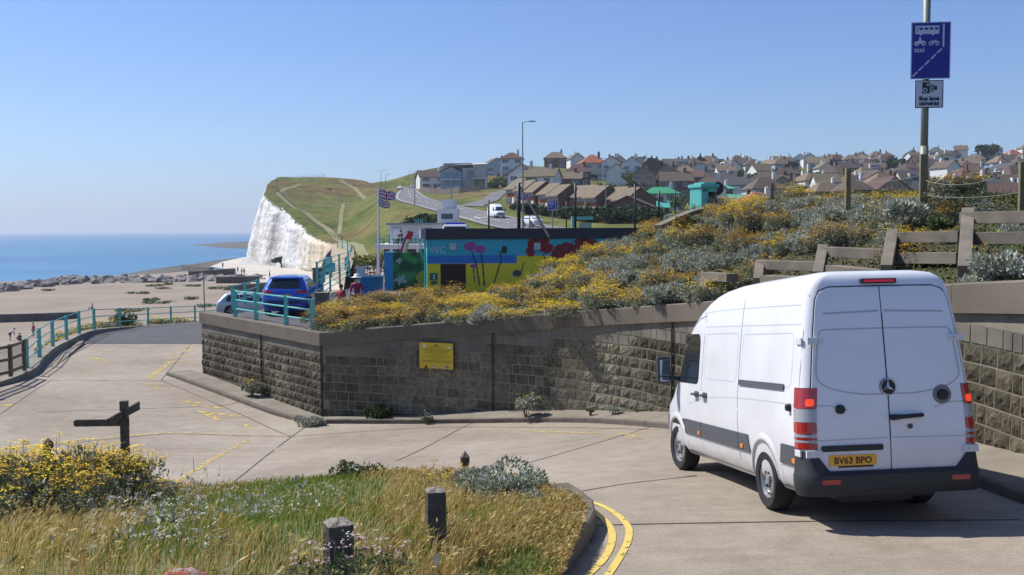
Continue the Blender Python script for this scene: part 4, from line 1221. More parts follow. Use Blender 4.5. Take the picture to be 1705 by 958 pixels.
for fn, sg in ((SL, 1), (SR, -1)):
    # flared arch lips
    for x in WHX:
        lp = MB()
        rows = []
        for i in range(25):
            a = PI * i / 24 * 1.0
            row = []
            for rr, of in ((0.425, -0.02), (0.425, 0.018), (0.47, 0.022), (0.52, 0.0015)):
                ss, zz = x + rr * math.cos(a), 0.36 + rr * math.sin(a)
                row.append(fn(ss, zz, of))
            rows.append(row)
        lp.grid(rows)
        lp.obj('wheel_arch_lip', M['van_white'], van, smooth=True)
    # grey moulding strip along the side, broken at the arches and doors
    for s0, s1 in ((0.16, 0.74), (1.70, 2.10), (2.115, 3.62), (3.635, 4.46), (5.36, 5.7)):
        m_ = MB(); patch(m_, fn, [(0.60, s0 + (0.05 if s0 > 5 else 0), s1), (0.615, s0, s1), (0.80, s0 + (0.04 if abs(s0 - 1.70) < .01 else 0), s1 - (0.06 if s1 < 1 else 0)), (0.815, s0 + (0.05 if abs(s0 - 1.70) < .01 else 0), s1 - (0.08 if s1 < 1 else 0))], 8, 0.016, skirt=0.02)
        m_.obj('side_moulding', M['van_trim'], van, angle=0.6)
    for s0 in (0.28, 1.92, 3.70):
        m_ = MB(); patch(m_, fn, rounded_rows(s0, s0 + 0.085, 0.635, 0.685, 0.012, 2), 2, 0.026, skirt=0.02); m_.obj('side_marker', M['amber'], van)
    # panel gaps
    g = MB()
    line(g, fn, [(2.11, 0.34), (2.11, 1.0), (2.11, 1.9), (2.11, 2.46)], 0.011)
    line(g, fn, [(3.63, 0.34), (3.63, 2.34)], 0.011)
    line(g, fn, [(3.63, 2.30), (3.9, 2.26), (4.2, 2.15), (4.42, 2.0)], 0.010)
    line(g, fn, [(4.42, 2.0), (4.78, 1.40), (4.80, 1.15), (4.72, 0.95)], 0.010, n=3)
    line(g, fn, [(0.20, 0.40), (0.20, 2.42)], 0.006)
    line(g, fn, [(0.22, 0.345), (0.80, 0.345)], 0.008); line(g, fn, [(1.66, 0.345), (4.48, 0.345)], 0.008)
    g.obj('panel_gap', M['shut'], van)
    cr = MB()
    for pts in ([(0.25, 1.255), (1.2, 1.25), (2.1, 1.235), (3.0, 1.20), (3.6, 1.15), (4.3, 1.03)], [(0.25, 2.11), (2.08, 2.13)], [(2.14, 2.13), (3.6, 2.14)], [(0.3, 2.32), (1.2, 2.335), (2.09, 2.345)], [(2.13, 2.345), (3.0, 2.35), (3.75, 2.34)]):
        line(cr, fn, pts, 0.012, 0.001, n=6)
    # pressed panel outlines, their shade drawn as flat grey lines
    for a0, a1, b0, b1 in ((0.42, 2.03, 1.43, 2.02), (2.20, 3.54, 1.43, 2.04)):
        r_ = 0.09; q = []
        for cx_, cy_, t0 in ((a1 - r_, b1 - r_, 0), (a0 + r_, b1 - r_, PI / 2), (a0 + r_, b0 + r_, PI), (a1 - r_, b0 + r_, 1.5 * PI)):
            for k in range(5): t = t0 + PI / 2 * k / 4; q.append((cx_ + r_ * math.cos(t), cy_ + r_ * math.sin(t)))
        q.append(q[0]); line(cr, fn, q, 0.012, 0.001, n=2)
    cr.obj('crease_shading', M['crease_shade'], van)
    m_ = MB(); patch(m_, fn, rounded_rows(3.78, 4.66, 1.36, 2.02, 0.05, 3), 8, 0.002, skirt=0)
    # slanted cab window
    m_ = MB(); patch(m_, fn, [(1.34, 3.86, 4.80), (1.37, 3.80, 4.82), (1.42, 3.78, 4.795), (1.60, 3.78, 4.68), (1.80, 3.78, 4.545), (1.95, 3.80, 4.43), (2.02, 3.84, 4.36), (2.05, 3.90, 4.30)], 8, 0.004, skirt=0.01)
    m_.obj('cab_window', M['glass'], van)
    m_ = MB(); m_.tube([fn(3.74, 1.2, 0.0), fn(3.74, 1.2, 0.05), fn(3.90, 1.2, 0.055), fn(3.90, 1.2, 0.0)], 0.018, 8); patch(m_, fn, rounded_rows(3.72, 3.92, 1.16, 1.24, 0.03, 3), 3, 0.01, skirt=0.02)
    m_.obj('door_handle', M['van_trim'], van)
    if sg == 1:
        m_ = MB(); m_.tube([fn(3.36, 1.2, 0.0), fn(3.36, 1.2, 0.05), fn(3.52, 1.2, 0.055), fn(3.52, 1.2, 0.0)], 0.018, 8); patch(m_, fn, rounded_rows(3.34, 3.54, 1.16, 1.24, 0.03, 3), 3, 0.01, skirt=0.02); m_.obj('door_handle', M['van_trim'], van)
        m_ = MB(); patch(m_, fn, [(1.40, 0.62, 2.06), (1.41, 0.60, 2.06), (1.455, 0.60, 2.06), (1.465, 0.62, 2.06)], 10, 0.018, skirt=0.02); m_.obj('sliding_door_rail', M['van_trim'], van)
    m_ = MB(); c0 = fn(0.42, 1.22, 0); m_.lathe([(0, 0.05), (0.035, 0.045), (0.045, 0.0)], (c0.x, c0.y, c0.z), 'Y', 14); 
    if sg == -1: m_.v = [(x, 2 * c0.y - y, z) for x, y, z in m_.v]
    m_.obj('door_stop', M['black'], van)
    # wing mirror
    m_ = MB(); y0 = fn(4.80, 1.42, 0).y
    m_.bar((4.78, y0, 1.38), (4.86, y0 + sg * 0.20, 1.42), 0.09, 0.07)
    m_.box((4.86, y0 + sg * 0.24, 1.52), (0.13, 0.20, 0.40)); mo = m_.obj('wing_mirror', M['van_bumper'], van, bevel=0.03)
    m_ = MB(); m_.box((4.789, y0 + sg * 0.24, 1.56), (0.012, 0.15, 0.24)); m_.obj('mirror_glass', M['mirror'], mo, bevel=0.004)
    m_ = MB(); m_.box((4.789, y0 + sg * 0.24, 1.385), (0.012, 0.15, 0.07)); m_.obj('mirror_glass', M['mirror'], mo, bevel=0.003)
    # tail lamps wrap round the corner, in stacked lenses
    def TL(a, b_, off, sg=sg):
        # a: arc length round the rear corner measured from the side (0) to the rear (1)
        xr, xf, hw, cr = [VB.g(b_, k) for k in range(1, 5)]
        L_ = 0.07 + cr * PI / 2 + 0.02
        q = a * L_
        if q < 0.07: return Vector((xr + cr + 0.07 - q, sg * (hw + off), b_))
        q -= 0.07
        if q < cr * PI / 2:
            t = q / cr
            return Vector((xr + cr - (cr + off) * math.sin(t), sg * (hw - cr + (cr + off) * math.cos(t)), b_))
        return Vector((xr - off, sg * (hw - cr - (q - cr * PI / 2)), b_))
    lroot = MB(); patch(lroot, TL, [(0.80, 0.0, 1.0), (1.44, 0.0, 1.0)], 10, 0.010, skirt=0.03); lo = lroot.obj('tail_lamp', M['van_bumper'], van)
    for b0, b1, mm, nm in ((1.225, 1.435, 'redlamp', 'red_lens'), (1.085, 1.22, 'clearlamp', 'reversing_lens'), (0.965, 1.08, 'redlamp', 'red_lens'), (0.925, 0.955, 'clearlamp', 'clear_strip'), (0.90, 0.92, 'redlamp', 'red_lens'), (0.87, 0.895, 'clearlamp', 'clear_strip'), (0.805, 0.865, 'redlamp', 'red_lens')):
        q = MB(); patch(q, TL, [(b0, 0.02, 0.96), (b0 + 0.006, 0.01, 0.98), (b1 - 0.006, 0.01, 0.98), (b1, 0.02, 0.96)], 10, 0.020, skirt=0.015); q.obj(nm, M[mm], lo)
    q = MB(); patch(q, TL, [(1.25, 0.66, 0.84), (1.265, 0.62, 0.88), (1.31, 0.62, 0.88), (1.325, 0.66, 0.84)], 4, 0.023, skirt=0.01); q.obj('brake_light', M['litlamp'], lo)
    # rear door hinges
    for hz in (1.93, 0.755):
        m_ = MB(); yc = VB.g(hz, 3) * sg
        m_.box(RE(yc - sg * 0.10, hz, 0.02), (0.03, 0.17, 0.075)); m_.box((VB.g(hz, 1) + 0.13, yc + sg * 0.012, hz), (0.14, 0.02, 0.07))
        for dy in (-.03, .03): m_.box(RE(yc - sg * 0.10 + dy, hz, 0.036), (0.01, 0.016, 0.016), mi=1)
        m_.obj('door_hinge', [M['hinge'], M['black']], van, bevel=0.004)
# rear doors: two skins standing proud of the body with a rounded outline
for sg in (1, -1):
    rows = []
    for z_ in [0.57, 0.585, 0.61, 0.66, 0.74, 0.84, 1.0, 1.2, 1.4, 1.6, 1.8, 2.0, 2.2, 2.36, 2.42, 2.46, 2.485]:
        hw_ = VB.g(z_, 3) - 0.088
        if z_ < 0.74: hw_ -= 0.16 * (1 - math.sqrt(max(0, 1 - ((0.74 - z_) / 0.17) ** 2)))
        if z_ > 2.36: hw_ -= 0.12 * (1 - math.sqrt(max(0, 1 - ((z_ - 2.36) / 0.127) ** 2)))
        cut = 0.0
        rows.append((z_, 0.006 * sg + 0.02, sg * hw_ if sg > 0 else -hw_))
    if sg < 0: rows = [(z_, 0.02 - 0.006, -abs(b)) for z_, a, b in rows]
    m_ = MB(); patch(m_, RE, rows, 10, 0.012, skirt=0.02); dr = m_.obj('rear_door', M['van_white2'], van, angle=0.5)
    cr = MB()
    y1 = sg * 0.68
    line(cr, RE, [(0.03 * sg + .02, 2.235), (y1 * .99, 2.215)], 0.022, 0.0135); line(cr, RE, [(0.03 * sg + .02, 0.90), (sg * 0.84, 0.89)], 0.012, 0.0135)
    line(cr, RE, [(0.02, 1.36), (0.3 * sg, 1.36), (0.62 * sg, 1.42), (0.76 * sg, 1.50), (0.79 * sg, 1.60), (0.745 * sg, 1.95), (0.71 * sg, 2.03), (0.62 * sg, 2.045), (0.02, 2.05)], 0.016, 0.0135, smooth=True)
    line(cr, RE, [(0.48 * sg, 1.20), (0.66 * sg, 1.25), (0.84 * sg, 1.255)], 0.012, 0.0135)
    cr.obj('crease_shading', M['crease_shade'], dr)
g = MB(); 
line(g, RE, [(0.02, 0.57), (0.02, 2.49)], 0.014, 0.0145)
hwz = lambda z_: VB.g(z_, 3) - 0.080
line(g, RE, [(hwz(.7), 0.66), (hwz(1.4), 1.4), (hwz(2.0), 2.0), (hwz(2.36), 2.36), (hwz(2.46) - .03, 2.46), (0.58, 2.50), (0, 2.505), (-0.58, 2.50), (-hwz(2.46) + .03, 2.46), (-hwz(2.36), 2.36), (-hwz(2.0), 2.0), (-hwz(1.4), 1.4), (-hwz(.7), 0.66)], 0.014, 0.003)
g.obj('rear_door_seal', M['shut'], van)
# bumper wraps round
bp = MB()
def bump_pt(a, z_, off):
    hw_, cr_, xr_ = 0.965, 0.16, 0.05
    sgn = 1 if a >= 0 else -1; q = abs(a)
    if q < hw_ - cr_: return Vector((xr_ - off, a, z_))
    q -= hw_ - cr_
    if q < cr_ * PI / 2:
        t = q / cr_; return Vector((xr_ + cr_ - (cr_ + off) * math.cos(t), sgn * (hw_ - cr_ + (cr_ + off) * math.sin(t)), z_))
    return Vector((xr_ + cr_ + q - cr_ * PI / 2, sgn * (hw_ + off), z_))
aa = [-1.12 + 2.24 * i / 48 for i in range(49)]
rows = []
for a in aa:
    ztop = 0.565 + (0.21 * max(0, min(1, (abs(a) - 0.70) / 0.16)) ** 1.0)
    ztop = min(ztop, 0.775)
    rows.append([bump_pt(a, 0.31, -0.10), bump_pt(a, 0.315, 0.012), bump_pt(a, 0.345, 0.02), bump_pt(a, 0.38, 0.035), bump_pt(a, 0.43, 0.045), bump_pt(a, 0.53, 0.045), bump_pt(a, 0.55, 0.02 if abs(a) < .75 else 0.035), bump_pt(a, ztop, 0.012), bump_pt(a, ztop + .005, -0.05)])
bp.grid(rows); bp.obj('rear_bumper', M['van_bumper'], van, smooth=True, angle=0.7)
for sg in (1, -1):
    m_ = MB(); patch(m_, bump_pt, [(0.44, 0.62 * sg, 0.80 * sg), (0.45, 0.61 * sg, 0.81 * sg), (0.48, 0.61 * sg, 0.81 * sg), (0.49, 0.62 * sg, 0.80 * sg)], 6, 0.050, skirt=0.015); m_.obj('reflector', M['redlamp'], van)
m_ = MB(); patch(m_, RE, rounded_rows(0.11, 0.78, 0.775, 0.835, 0.012, 2), 4, 0.03, skirt=0.03); m_.obj('plate_light_bar', M['black'], van)
pm_ = MB(); patch(pm_, RE, rounded_rows(0.185, 0.705, 0.625, 0.735, 0.010, 2), 4, 0.022, skirt=0.015); po = pm_.obj('number_plate', M['plate_y'], van)
pt = MB(); text_mb(pt, RE, 'BV63 BPO', 0.445, 0.645, 0.098, off=0.026, xs=0.98, bold=0.0018, flip=-1); pt.obj('plate_lettering', M['black'], po)
m_ = MB(); m_.box(RE(0.41, 0.613, 0.012), (0.02, 0.38, 0.018)); m_.obj('plate_holder', M['black'], van)
# handle, lock, stops, badge, high brake lamp
m_ = MB(); c0 = RE(-0.20, 1.10, 0.012); m_.lathe([(0.0, .012), (0.085, .010), (0.095, 0.0)], (c0.x, 0, 0), 'X', 20)
m_.v = [(2 * c0.x - x if False else c0.x - (x - c0.x), y * 1.25 + c0.y, z * .8 + c0.z) for x, y, z in m_.v]
hd = m_.obj('handle_recess', M['van_white2'], van, smooth=True)
m_ = MB(); m_.tube([RE(0.0, 1.11, 0.02), RE(0.0, 1.11, 0.05), RE(-0.10, 1.115, 0.06), RE(-0.20, 1.12, 0.06), RE(-0.33, 1.125, 0.05), RE(-0.33, 1.125, 0.01)], [0.03, 0.032, 0.024, 0.022, 0.02, 0.02], 8)
m_.obj('rear_door_handle', M['black'], van, smooth=True)
def disc(name, y, z_, r, m, off=0.03, base=0.013, par=van, ring=None):
    q = MB(); c = RE(y, z_, 0); q.lathe([(r, 0.0), (r * .95, off * .8), (r * .7, off), (0, off)], (0, 0, 0), 'X', 24)
    q.v = [(c.x - base - x, c.y + yy, c.z + zz) for x, yy, zz in q.v]
    return q.obj(name, m, par, angle=0.5)
disc('door_lock', -0.20, 1.01, 0.028, M['van_trim'], 0.02)
disc('door_stop', 0.56, 1.21, 0.05, M['black'], 0.04)
M['dirt'] = mat('dirty_ring', (0.24, 0.23, 0.22), 0.8, 0.3, 10)
disc('round_seal', -0.58, 1.33, 0.105, M['dirt'], 0.004); disc('door_stop', -0.58, 1.33, 0.058, M['black'], 0.035, 0.018)
bdg = disc('round_badge', 0.02, 1.43, 0.088, M['black'], 0.014)
M['chrome'] = mat('chrome', (0.6, 0.61, 0.63), 0.15, metal=0.9)
q = MB(); c = RE(0.02, 1.43, 0.032)
ring = [Vector((c.x, c.y + 0.082 * math.cos(2 * PI * k / 32), c.z + 0.082 * math.sin(2 * PI * k / 32))) for k in range(33)]
q.tube(ring, 0.0055, 6, caps=False)
for k in range(3):
    a = PI / 2 + 2 * PI * k / 3
    tip = Vector((c.x, c.y + 0.078 * math.cos(a), c.z + 0.078 * math.sin(a)))
    n_ = Vector((0, -math.sin(a), math.cos(a))) * 0.017
    q.add([tip, c + n_, Vector((c.x - .012, c.y, c.z)), c - n_], [(0, 1, 2), (0, 2, 3)])
q.obj('three_pointed_star', M['chrome'], bdg)
hb = MB(); hb.box((0.195, 0.02, 2.555), (0.09, 0.40, 0.055)); hbo = hb.obj('high_brake_lamp', M['black'], van, bevel=0.015)
M['hl'] = mat('high_brake_lens', (0.5, 0.01, 0.02), 0.25, emit=0.25)
q = MB(); q.box((0.148, 0.02, 2.555), (0.008, 0.34, 0.026)); q.obj('red_lens', M['hl'], hbo, bevel=0.003)
# underside: tank, axle, exhaust, spare wheel
m_ = MB(); m_.bbox(0.3, 5.4, -0.55, 0.55, 0.24, 0.34); m_.tube([(1.24, -0.8, 0.34), (1.24, 0.8, 0.34)], 0.05, 8); m_.tube([(4.905, -0.8, 0.34), (4.905, 0.8, 0.34)], 0.04, 8); m_.bbox(0.45, 1.0, -0.4, 0.4, 0.18, 0.30)
m_.obj('chassis', M['black'], van)
m_ = MB(); m_.tube([(0.62, -0.45, 0.30), (0.35, -0.5, 0.27)], 0.03, 10); m_.obj('exhaust', M['darkmetal'], van)
# windscreen
m_ = MB(); patch(m_, lambda a, b_, off: VB.front(a, b_, off), [(1.30, -0.80, 0.80), (1.5, -0.79, 0.79), (1.8, -0.75, 0.75), (2.08, -0.68, 0.68)], 14, 0.004, skirt=0); m_.obj('windscreen', M['glass'], van, smooth=True)
for sg in (1, -1):
    m_ = MB(); patch(m_, lambda a, b_, off: VB.front(a, b_, off), [(0.82, sg * .60, sg * .86), (1.05, sg * .62, sg * .88)], 6, 0.006, skirt=0.01); m_.obj('headlamp', M['clearlamp'], van)

# ================================================================ CARS
def make_car(name, rows, zs, paint, label, length, wheels, wr, hw_w, glass_side, rear_glass, lamps, group=None, kind='alloy', plate=None, front_glass=None, frontlamps=None, roofrail=False):
    root = empty(name, (0, 0, 0), label, 'car', 0, group)
    B = Body(rows, 7)
    ob = B.mesh(zs).obj('body', [paint, M['black']], root, smooth=True, angle=0.7)
    cut_arches(ob, [(x, wr + .02, wr + 0.06, y0, y1) for x in wheels for y0, y1 in ((hw_w - .26, 1.3), (-1.3, -hw_w + .26))], 1)
    bm = bmesh.new(); bm.from_mesh(ob.data)
    for e in bm.edges: e.smooth = not (len(e.link_faces) == 2 and e.calc_face_angle(0) > 0.6)
    for f_ in bm.faces: f_.smooth = f_.material_index == 0
    bm.to_mesh(ob.data); bm.free()
    for x in wheels:
        for sg in (1, -1): wheel(root, (x, sg * (hw_w - 0.10), wr), wr, 0.21, sg, kind=kind)
    for sg in (1, -1):
        fn = lambda a, b_, off, sg=sg: B.side(a, b_, sg, off)
        for poly in glass_side:
            m_ = MB(); patch(m_, fn, poly, 6, 0.004, skirt=0.0); m_.obj('side_window', M['glass'], root, smooth=True)
        for pts in ([(length * .47, 0.35), (length * .47, rows[-5][0] * .9)], [(length * .69, 0.38), (length * .69, 0.95)]): g = MB(); line(g, fn, pts, 0.012); g.obj('panel_gap', M['shut'], root)
        for s_ in (length * .40, length * .62):
            m_ = MB(); m_.box(B.side(s_, 0.92, sg, 0.02), (0.2, 0.03, 0.03)); m_.obj('door_handle', paint, root, bevel=.008)
        m_ = MB(); y0 = B.side(length * .68, 1.02, sg).y; m_.box((length * .68, y0 + sg * .12, 1.06), (0.14, 0.2, 0.14)); m_.obj('wing_mirror', paint, root, bevel=0.03)
    for rws, mm, nm in rear_glass:
        m_ = MB(); patch(m_, lambda a, b_, off: B.rear(a, b_, off), rws, 10, 0.006, skirt=0.01); m_.obj(nm, M[mm] if isinstance(mm, str) else mm, root, smooth=False)
    fg = front_glass or [(1.02, -.68, .68), (1.4, -.55, .55)]
    m_ = MB(); patch(m_, lambda a, b_, off: B.front(a, b_, off), fg, 10, 0.006, skirt=0); m_.obj('windscreen', M['glass'], root, smooth=True)
    for rws, mm, nm in (frontlamps or []):
        m_ = MB(); patch(m_, lambda a, b_, off: B.front(a, b_, off), rws, 6, 0.008, skirt=0.01); m_.obj(nm, M[mm] if isinstance(mm, str) else mm, root)
    if plate:
        pz_, txt = plate
        RR_ = lambda a, b_, off: B.rear(a, b_, off)
        m_ = MB(); patch(m_, RR_, rounded_rows(-.26, .26, pz_, pz_ + .11, .01, 2), 3, 0.014, skirt=0.02); po = m_.obj('number_plate', M['plate_y'], root)
        if txt: m_ = MB(); text_mb(m_, RR_, txt, 0, pz_ + .02, .095, off=.018, flip=-1); m_.obj('plate_lettering', M['black'], po)
    m_ = MB(); m_.bbox(0.4, length - .5, -.55, .55, .18, .36); m_.obj('chassis', M['black'], root)
    return root, B
M['suv_blue'] = mat('metallic_blue', (0.012, 0.10, 0.52), 0.25, coat=1.0, metal=0.35)
M['silver'] = mat('pale_silver_paint', (0.50, 0.54, 0.60), 0.3, coat=0.8, metal=0.3)
M['carwhite'] = mat('white_car_paint', (0.78, 0.78, 0.78), 0.35, coat=0.6)
suvrows = [(0.22, .12, 4.25, .80, .12, .5, .35), (0.45, .03, 4.36, .90, .22, .6, .40), (0.75, .0, 4.39, .92, .25, .7, .45), (0.95, .05, 4.30, .915, .26, .8, .5), (1.05, .10, 3.9, .89, .26, .7, .4), (1.10, .14, 3.25, .865, .26, .4, .3), (1.30, .28, 2.95, .78, .24, .4, .3), (1.48, .42, 2.6, .68, .2, .4, .3), (1.55, .38, 2.35, .62, .2, .4, .3), (1.585, .55, 2.0, .48, .2, .4, .3), (1.60, .8, 1.7, .2, .1, .2, .1)]
czs = [0.22, .3, .45, .6, .75, .85, .95, 1.0, 1.05, 1.1, 1.2, 1.3, 1.4, 1.48, 1.52, 1.55, 1.57, 1.585, 1.60]
suv, SB = make_car('parked_car', suvrows, czs, M['suv_blue'], 'bright blue compact sport utility car parked behind the teal railing above the wall', 4.4, (0.86, 3.5), 0.35, 0.90,
    [[(1.08, .62, 3.05), (1.2, .60, 2.85), (1.42, .75, 2.45)]],
    [([(1.10, -.66, .66), (1.14, -.69, .69), (1.30, -.60, .60), (1.42, -.52, .52), (1.45, -.45, .45)], 'glass', 'rear_window'), ([(.30, -.72, .72), (.34, -.78, .78), (.56, -.80, .80), (.60, -.76, .76)], 'van_bumper', 'lower_bumper'),
     ([(.92, .50, .86), (.95, .42, .88), (1.02, .46, .87), (1.04, .60, .86)], 'redlamp', 'tail_lamp'), ([(.92, -.86, -.50), (.95, -.88, -.42), (1.02, -.87, -.46), (1.04, -.86, -.60)], 'redlamp', 'tail_lamp')], None, plate=(.76, 'GX68 OSZ'),
    frontlamps=[([(.72, .5, .8), (.85, .5, .82)], 'clearlamp', 'headlamp'), ([(.72, -.8, -.5), (.85, -.82, -.5)], 'clearlamp', 'headlamp')])
sp = MB(); sp.grid([[(0.30, y, 1.53 - abs(y) * .03), (0.42, y, 1.56 - abs(y) * .04), (.55, y, 1.575 - abs(y) * .05)] for y in np.linspace(-.6, .6, 7)]); sp.obj('roof_spoiler', M['suv_blue'], suv)
def place(o, u, v, d, heading, z=None):
    """heading: angle of the nose from +Y, positive to the left; z from the pixel"""
    p = P(u, v, d); o.location = (p.x, p.y, p.z if z is None else z); o.rotation_euler = (0, 0, PI / 2 + heading)
place(suv, 474, 531, 39.4, R(3.5), CPZ)
estrows = [(0.22, .12, 4.35, .78, .12, .5, .35), (0.45, .03, 4.46, .87, .2, .6, .40), (0.7, .0, 4.48, .885, .22, .7, .45), (0.88, .04, 4.3, .88, .22, .8, .5), (0.94, .08, 3.5, .85, .22, .4, .3), (1.15, .28, 3.1, .76, .2, .4, .3), (1.36, .5, 2.75, .66, .2, .4, .3), (1.42, .62, 2.4, .56, .2, .4, .3), (1.46, .9, 2.0, .3, .2, .3, .2)]
sil, _ = make_car('parked_car', estrows, [.22, .3, .45, .6, .7, .8, .88, .94, 1.05, 1.15, 1.25, 1.36, 1.39, 1.42, 1.44, 1.46], M['silver'], 'pale silver estate car on the lower slipway, half hidden by the blue car', 4.5, (0.85, 3.5), 0.32, 0.87,
    [[(.93, .62, 1.35), (1.1, .60, 1.35), (1.33, .75, 1.35)], [(.93, 1.42, 2.2), (1.33, 1.42, 2.2)], [(.93, 2.27, 3.25), (1.1, 2.27, 3.0), (1.33, 2.27, 2.7)]],
    [([(.98, -.62, .62), (1.15, -.6, .6), (1.32, -.5, .5)], 'glass', 'rear_window'), ([(.74, .58, .86), (1.0, .62, .84)], 'redlamp', 'tail_lamp'), ([(.74, -.86, -.58), (1.0, -.84, -.62)], 'redlamp', 'tail_lamp')], None, plate=(.55, ''))
p = P(362, 526, 62); sil.location = (p.x, p.y, road.at(p.x, p.y) + .02 if False else p.z); sil.rotation_euler = (0, 0, R(12))
wc1, _ = make_car('moving_car', suvrows, czs, M['carwhite'], 'white car with its front towards us on the main road below the blue road sign', 4.4, (0.86, 3.5), 0.35, 0.90,
    [[(1.08, .62, 3.05), (1.2, .60, 2.85), (1.42, .75, 2.45)]], [([(1.10, -.66, .66), (1.42, -.52, .52)], 'glass', 'rear_window')], None,
    front_glass=[(1.10, -.70, .70), (1.2, -.68, .68), (1.42, -.56, .56)], frontlamps=[([(.72, .5, .8), (.85, .5, .82)], 'clearlamp', 'headlamp'), ([(.72, -.8, -.5), (.85, -.82, -.5)], 'clearlamp', 'headlamp'), ([(.38, -.6, .6), (.66, -.5, .5)], 'black', 'grille')])
def on_land(o, u, v, d, heading, dz=0.18):
    p = P(u, v, d); o.location = (p.x, p.y, land_at(p.x, p.y) + dz); o.rotation_euler = (0, 0, PI / 2 + heading)
on_land(wc1, 877, 377, 158, R(205))
for (u, v, d, hd_, lab) in [(667, 316, 400, R(180), 'small distant white car coming over the crest of the main road'), (686, 312, 440, R(0), 'tiny distant car going away over the road crest')]:
    o = dup(wc1, label=lab); on_land(o, u, v, d, hd_)
# distant white van coming down the main road
dvrows = [(r[0], r[1], r[2], r[3], r[4], r[5], r[6]) for r in VB.rows]
dv = empty('moving_van', (0, 0, 0), 'distant white van facing us on the main road above the toilets', 'van')
DB = Body([(z_ * .98, a, b, c, d_, e, f_) for z_, a, b, c, d_, e, f_ in dvrows], 6)
o = DB.mesh([z_ * .98 for z_ in zs]).obj('body', M['carwhite'], dv, smooth=True, angle=.8)
m_ = MB(); FR = lambda a, b_, off: DB.front(a, b_, off)
patch(m_, FR, [(1.28, -.82, .82), (1.6, -.80, .80), (2.0, -.72, .72)], 12, 0.01, skirt=0); m_.obj('windscreen', M['glass'], dv)
m_ = MB(); patch(m_, FR, [(.32, -.7, .7), (.55, -.86, .86), (.62, -.86, .86)], 12, 0.02, skirt=0.03); m_.obj('front_bumper', M['van_bumper'], dv)
m_ = MB(); patch(m_, FR, [(.72, -.45, .45), (.95, -.5, .5)], 8, 0.02, skirt=0.03); m_.obj('grille', M['black'], dv)
for sg in (1, -1):
    m_ = MB(); patch(m_, FR, [(.74, sg * .55, sg * .84), (.98, sg * .57, sg * .86)], 6, 0.015, skirt=0.02); m_.obj('headlamp', M['clearlamp'], dv)
    m_ = MB(); m_.box((4.9, sg * 1.12, 1.5), (.12, .22, .4)); m_.obj('wing_mirror', M['black'], dv)
    m_ = MB(); patch(m_, lambda a, b_, off, sg=sg: DB.side(a, b_, sg, off), [(1.3, 3.8, 4.7), (2.0, 3.8, 4.3)], 5, 0.01, skirt=0); m_.obj('cab_window', M['glass'], dv)
    for x in WHX: wheel(dv, (x, sg * .86, .34), .34, .23, sg)
p = P(818, 360, 186); dv.location = (p.x, p.y, land_at(p.x, p.y) + .17); dv.rotation_euler = (0, 0, R(-90 + 18)); dv.location.y += 4

# ================================================================ SIGNS, POSTS
# painted panel: a grid whose cells take their colour from a function
def cells(name, w_, h_, nx, ny, fn, mats, parent=None, thick=0.02, back=None):
    """panel in its own x-z plane facing -y, origin at lower left"""
    X, Z = np.meshgrid(np.linspace(0, w_, nx + 1), np.linspace(0, h_, ny + 1), indexing='ij')
    V = np.stack([X.ravel(), np.zeros(X.size), Z.ravel()], 1).tolist()
    idx = np.arange((nx + 1) * (ny + 1)).reshape(nx + 1, ny + 1)
    Fc = np.stack([idx[:-1, :-1], idx[1:, :-1], idx[1:, 1:], idx[:-1, 1:]], -1).reshape(-1, 4).tolist()
    mi = [fn((i + .5) / nx * w_, (j + .5) / ny * h_) for i in range(nx) for j in range(ny)]
    b = len(V)
    V += [(x, thick, z) for x in (0, w_) for z in (0, h_)] + [(x, 0, z) for x in (0, w_) for z in (0, h_)]
    bi = back if back is not None else 0
    Fc += [(b, b + 1, b + 3, b + 2), (b, b + 2, b + 6, b + 4), (b + 1, b + 5, b + 7, b + 3), (b, b + 4, b + 5, b + 1), (b + 2, b + 3, b + 7, b + 6)]
    mi += [bi] * 5
    me = bpy.data.meshes.new(name); me.from_pydata(V, [], Fc)
    for m in mats: me.materials.append(m)
    me.polygons.foreach_set('material_index', mi); me.update()
    return link_mesh(name, me, parent)
def seg_d(x, y, ax, ay, bx, by):
    t = max(0, min(1, ((x - ax) * (bx - ax) + (y - ay) * (by - ay)) / ((bx - ax) ** 2 + (by - ay) ** 2 + 1e-9)))
    return math.hypot(x - ax - t * (bx - ax), y - ay - t * (by - ay))
M['sign_blue'] = mat('sign_blue', (0.012, 0.012, 0.24), 0.45)
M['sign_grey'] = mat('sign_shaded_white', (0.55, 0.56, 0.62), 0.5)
M['sign_black'] = mat('sign_black', (0.012, 0.012, 0.015), 0.5)
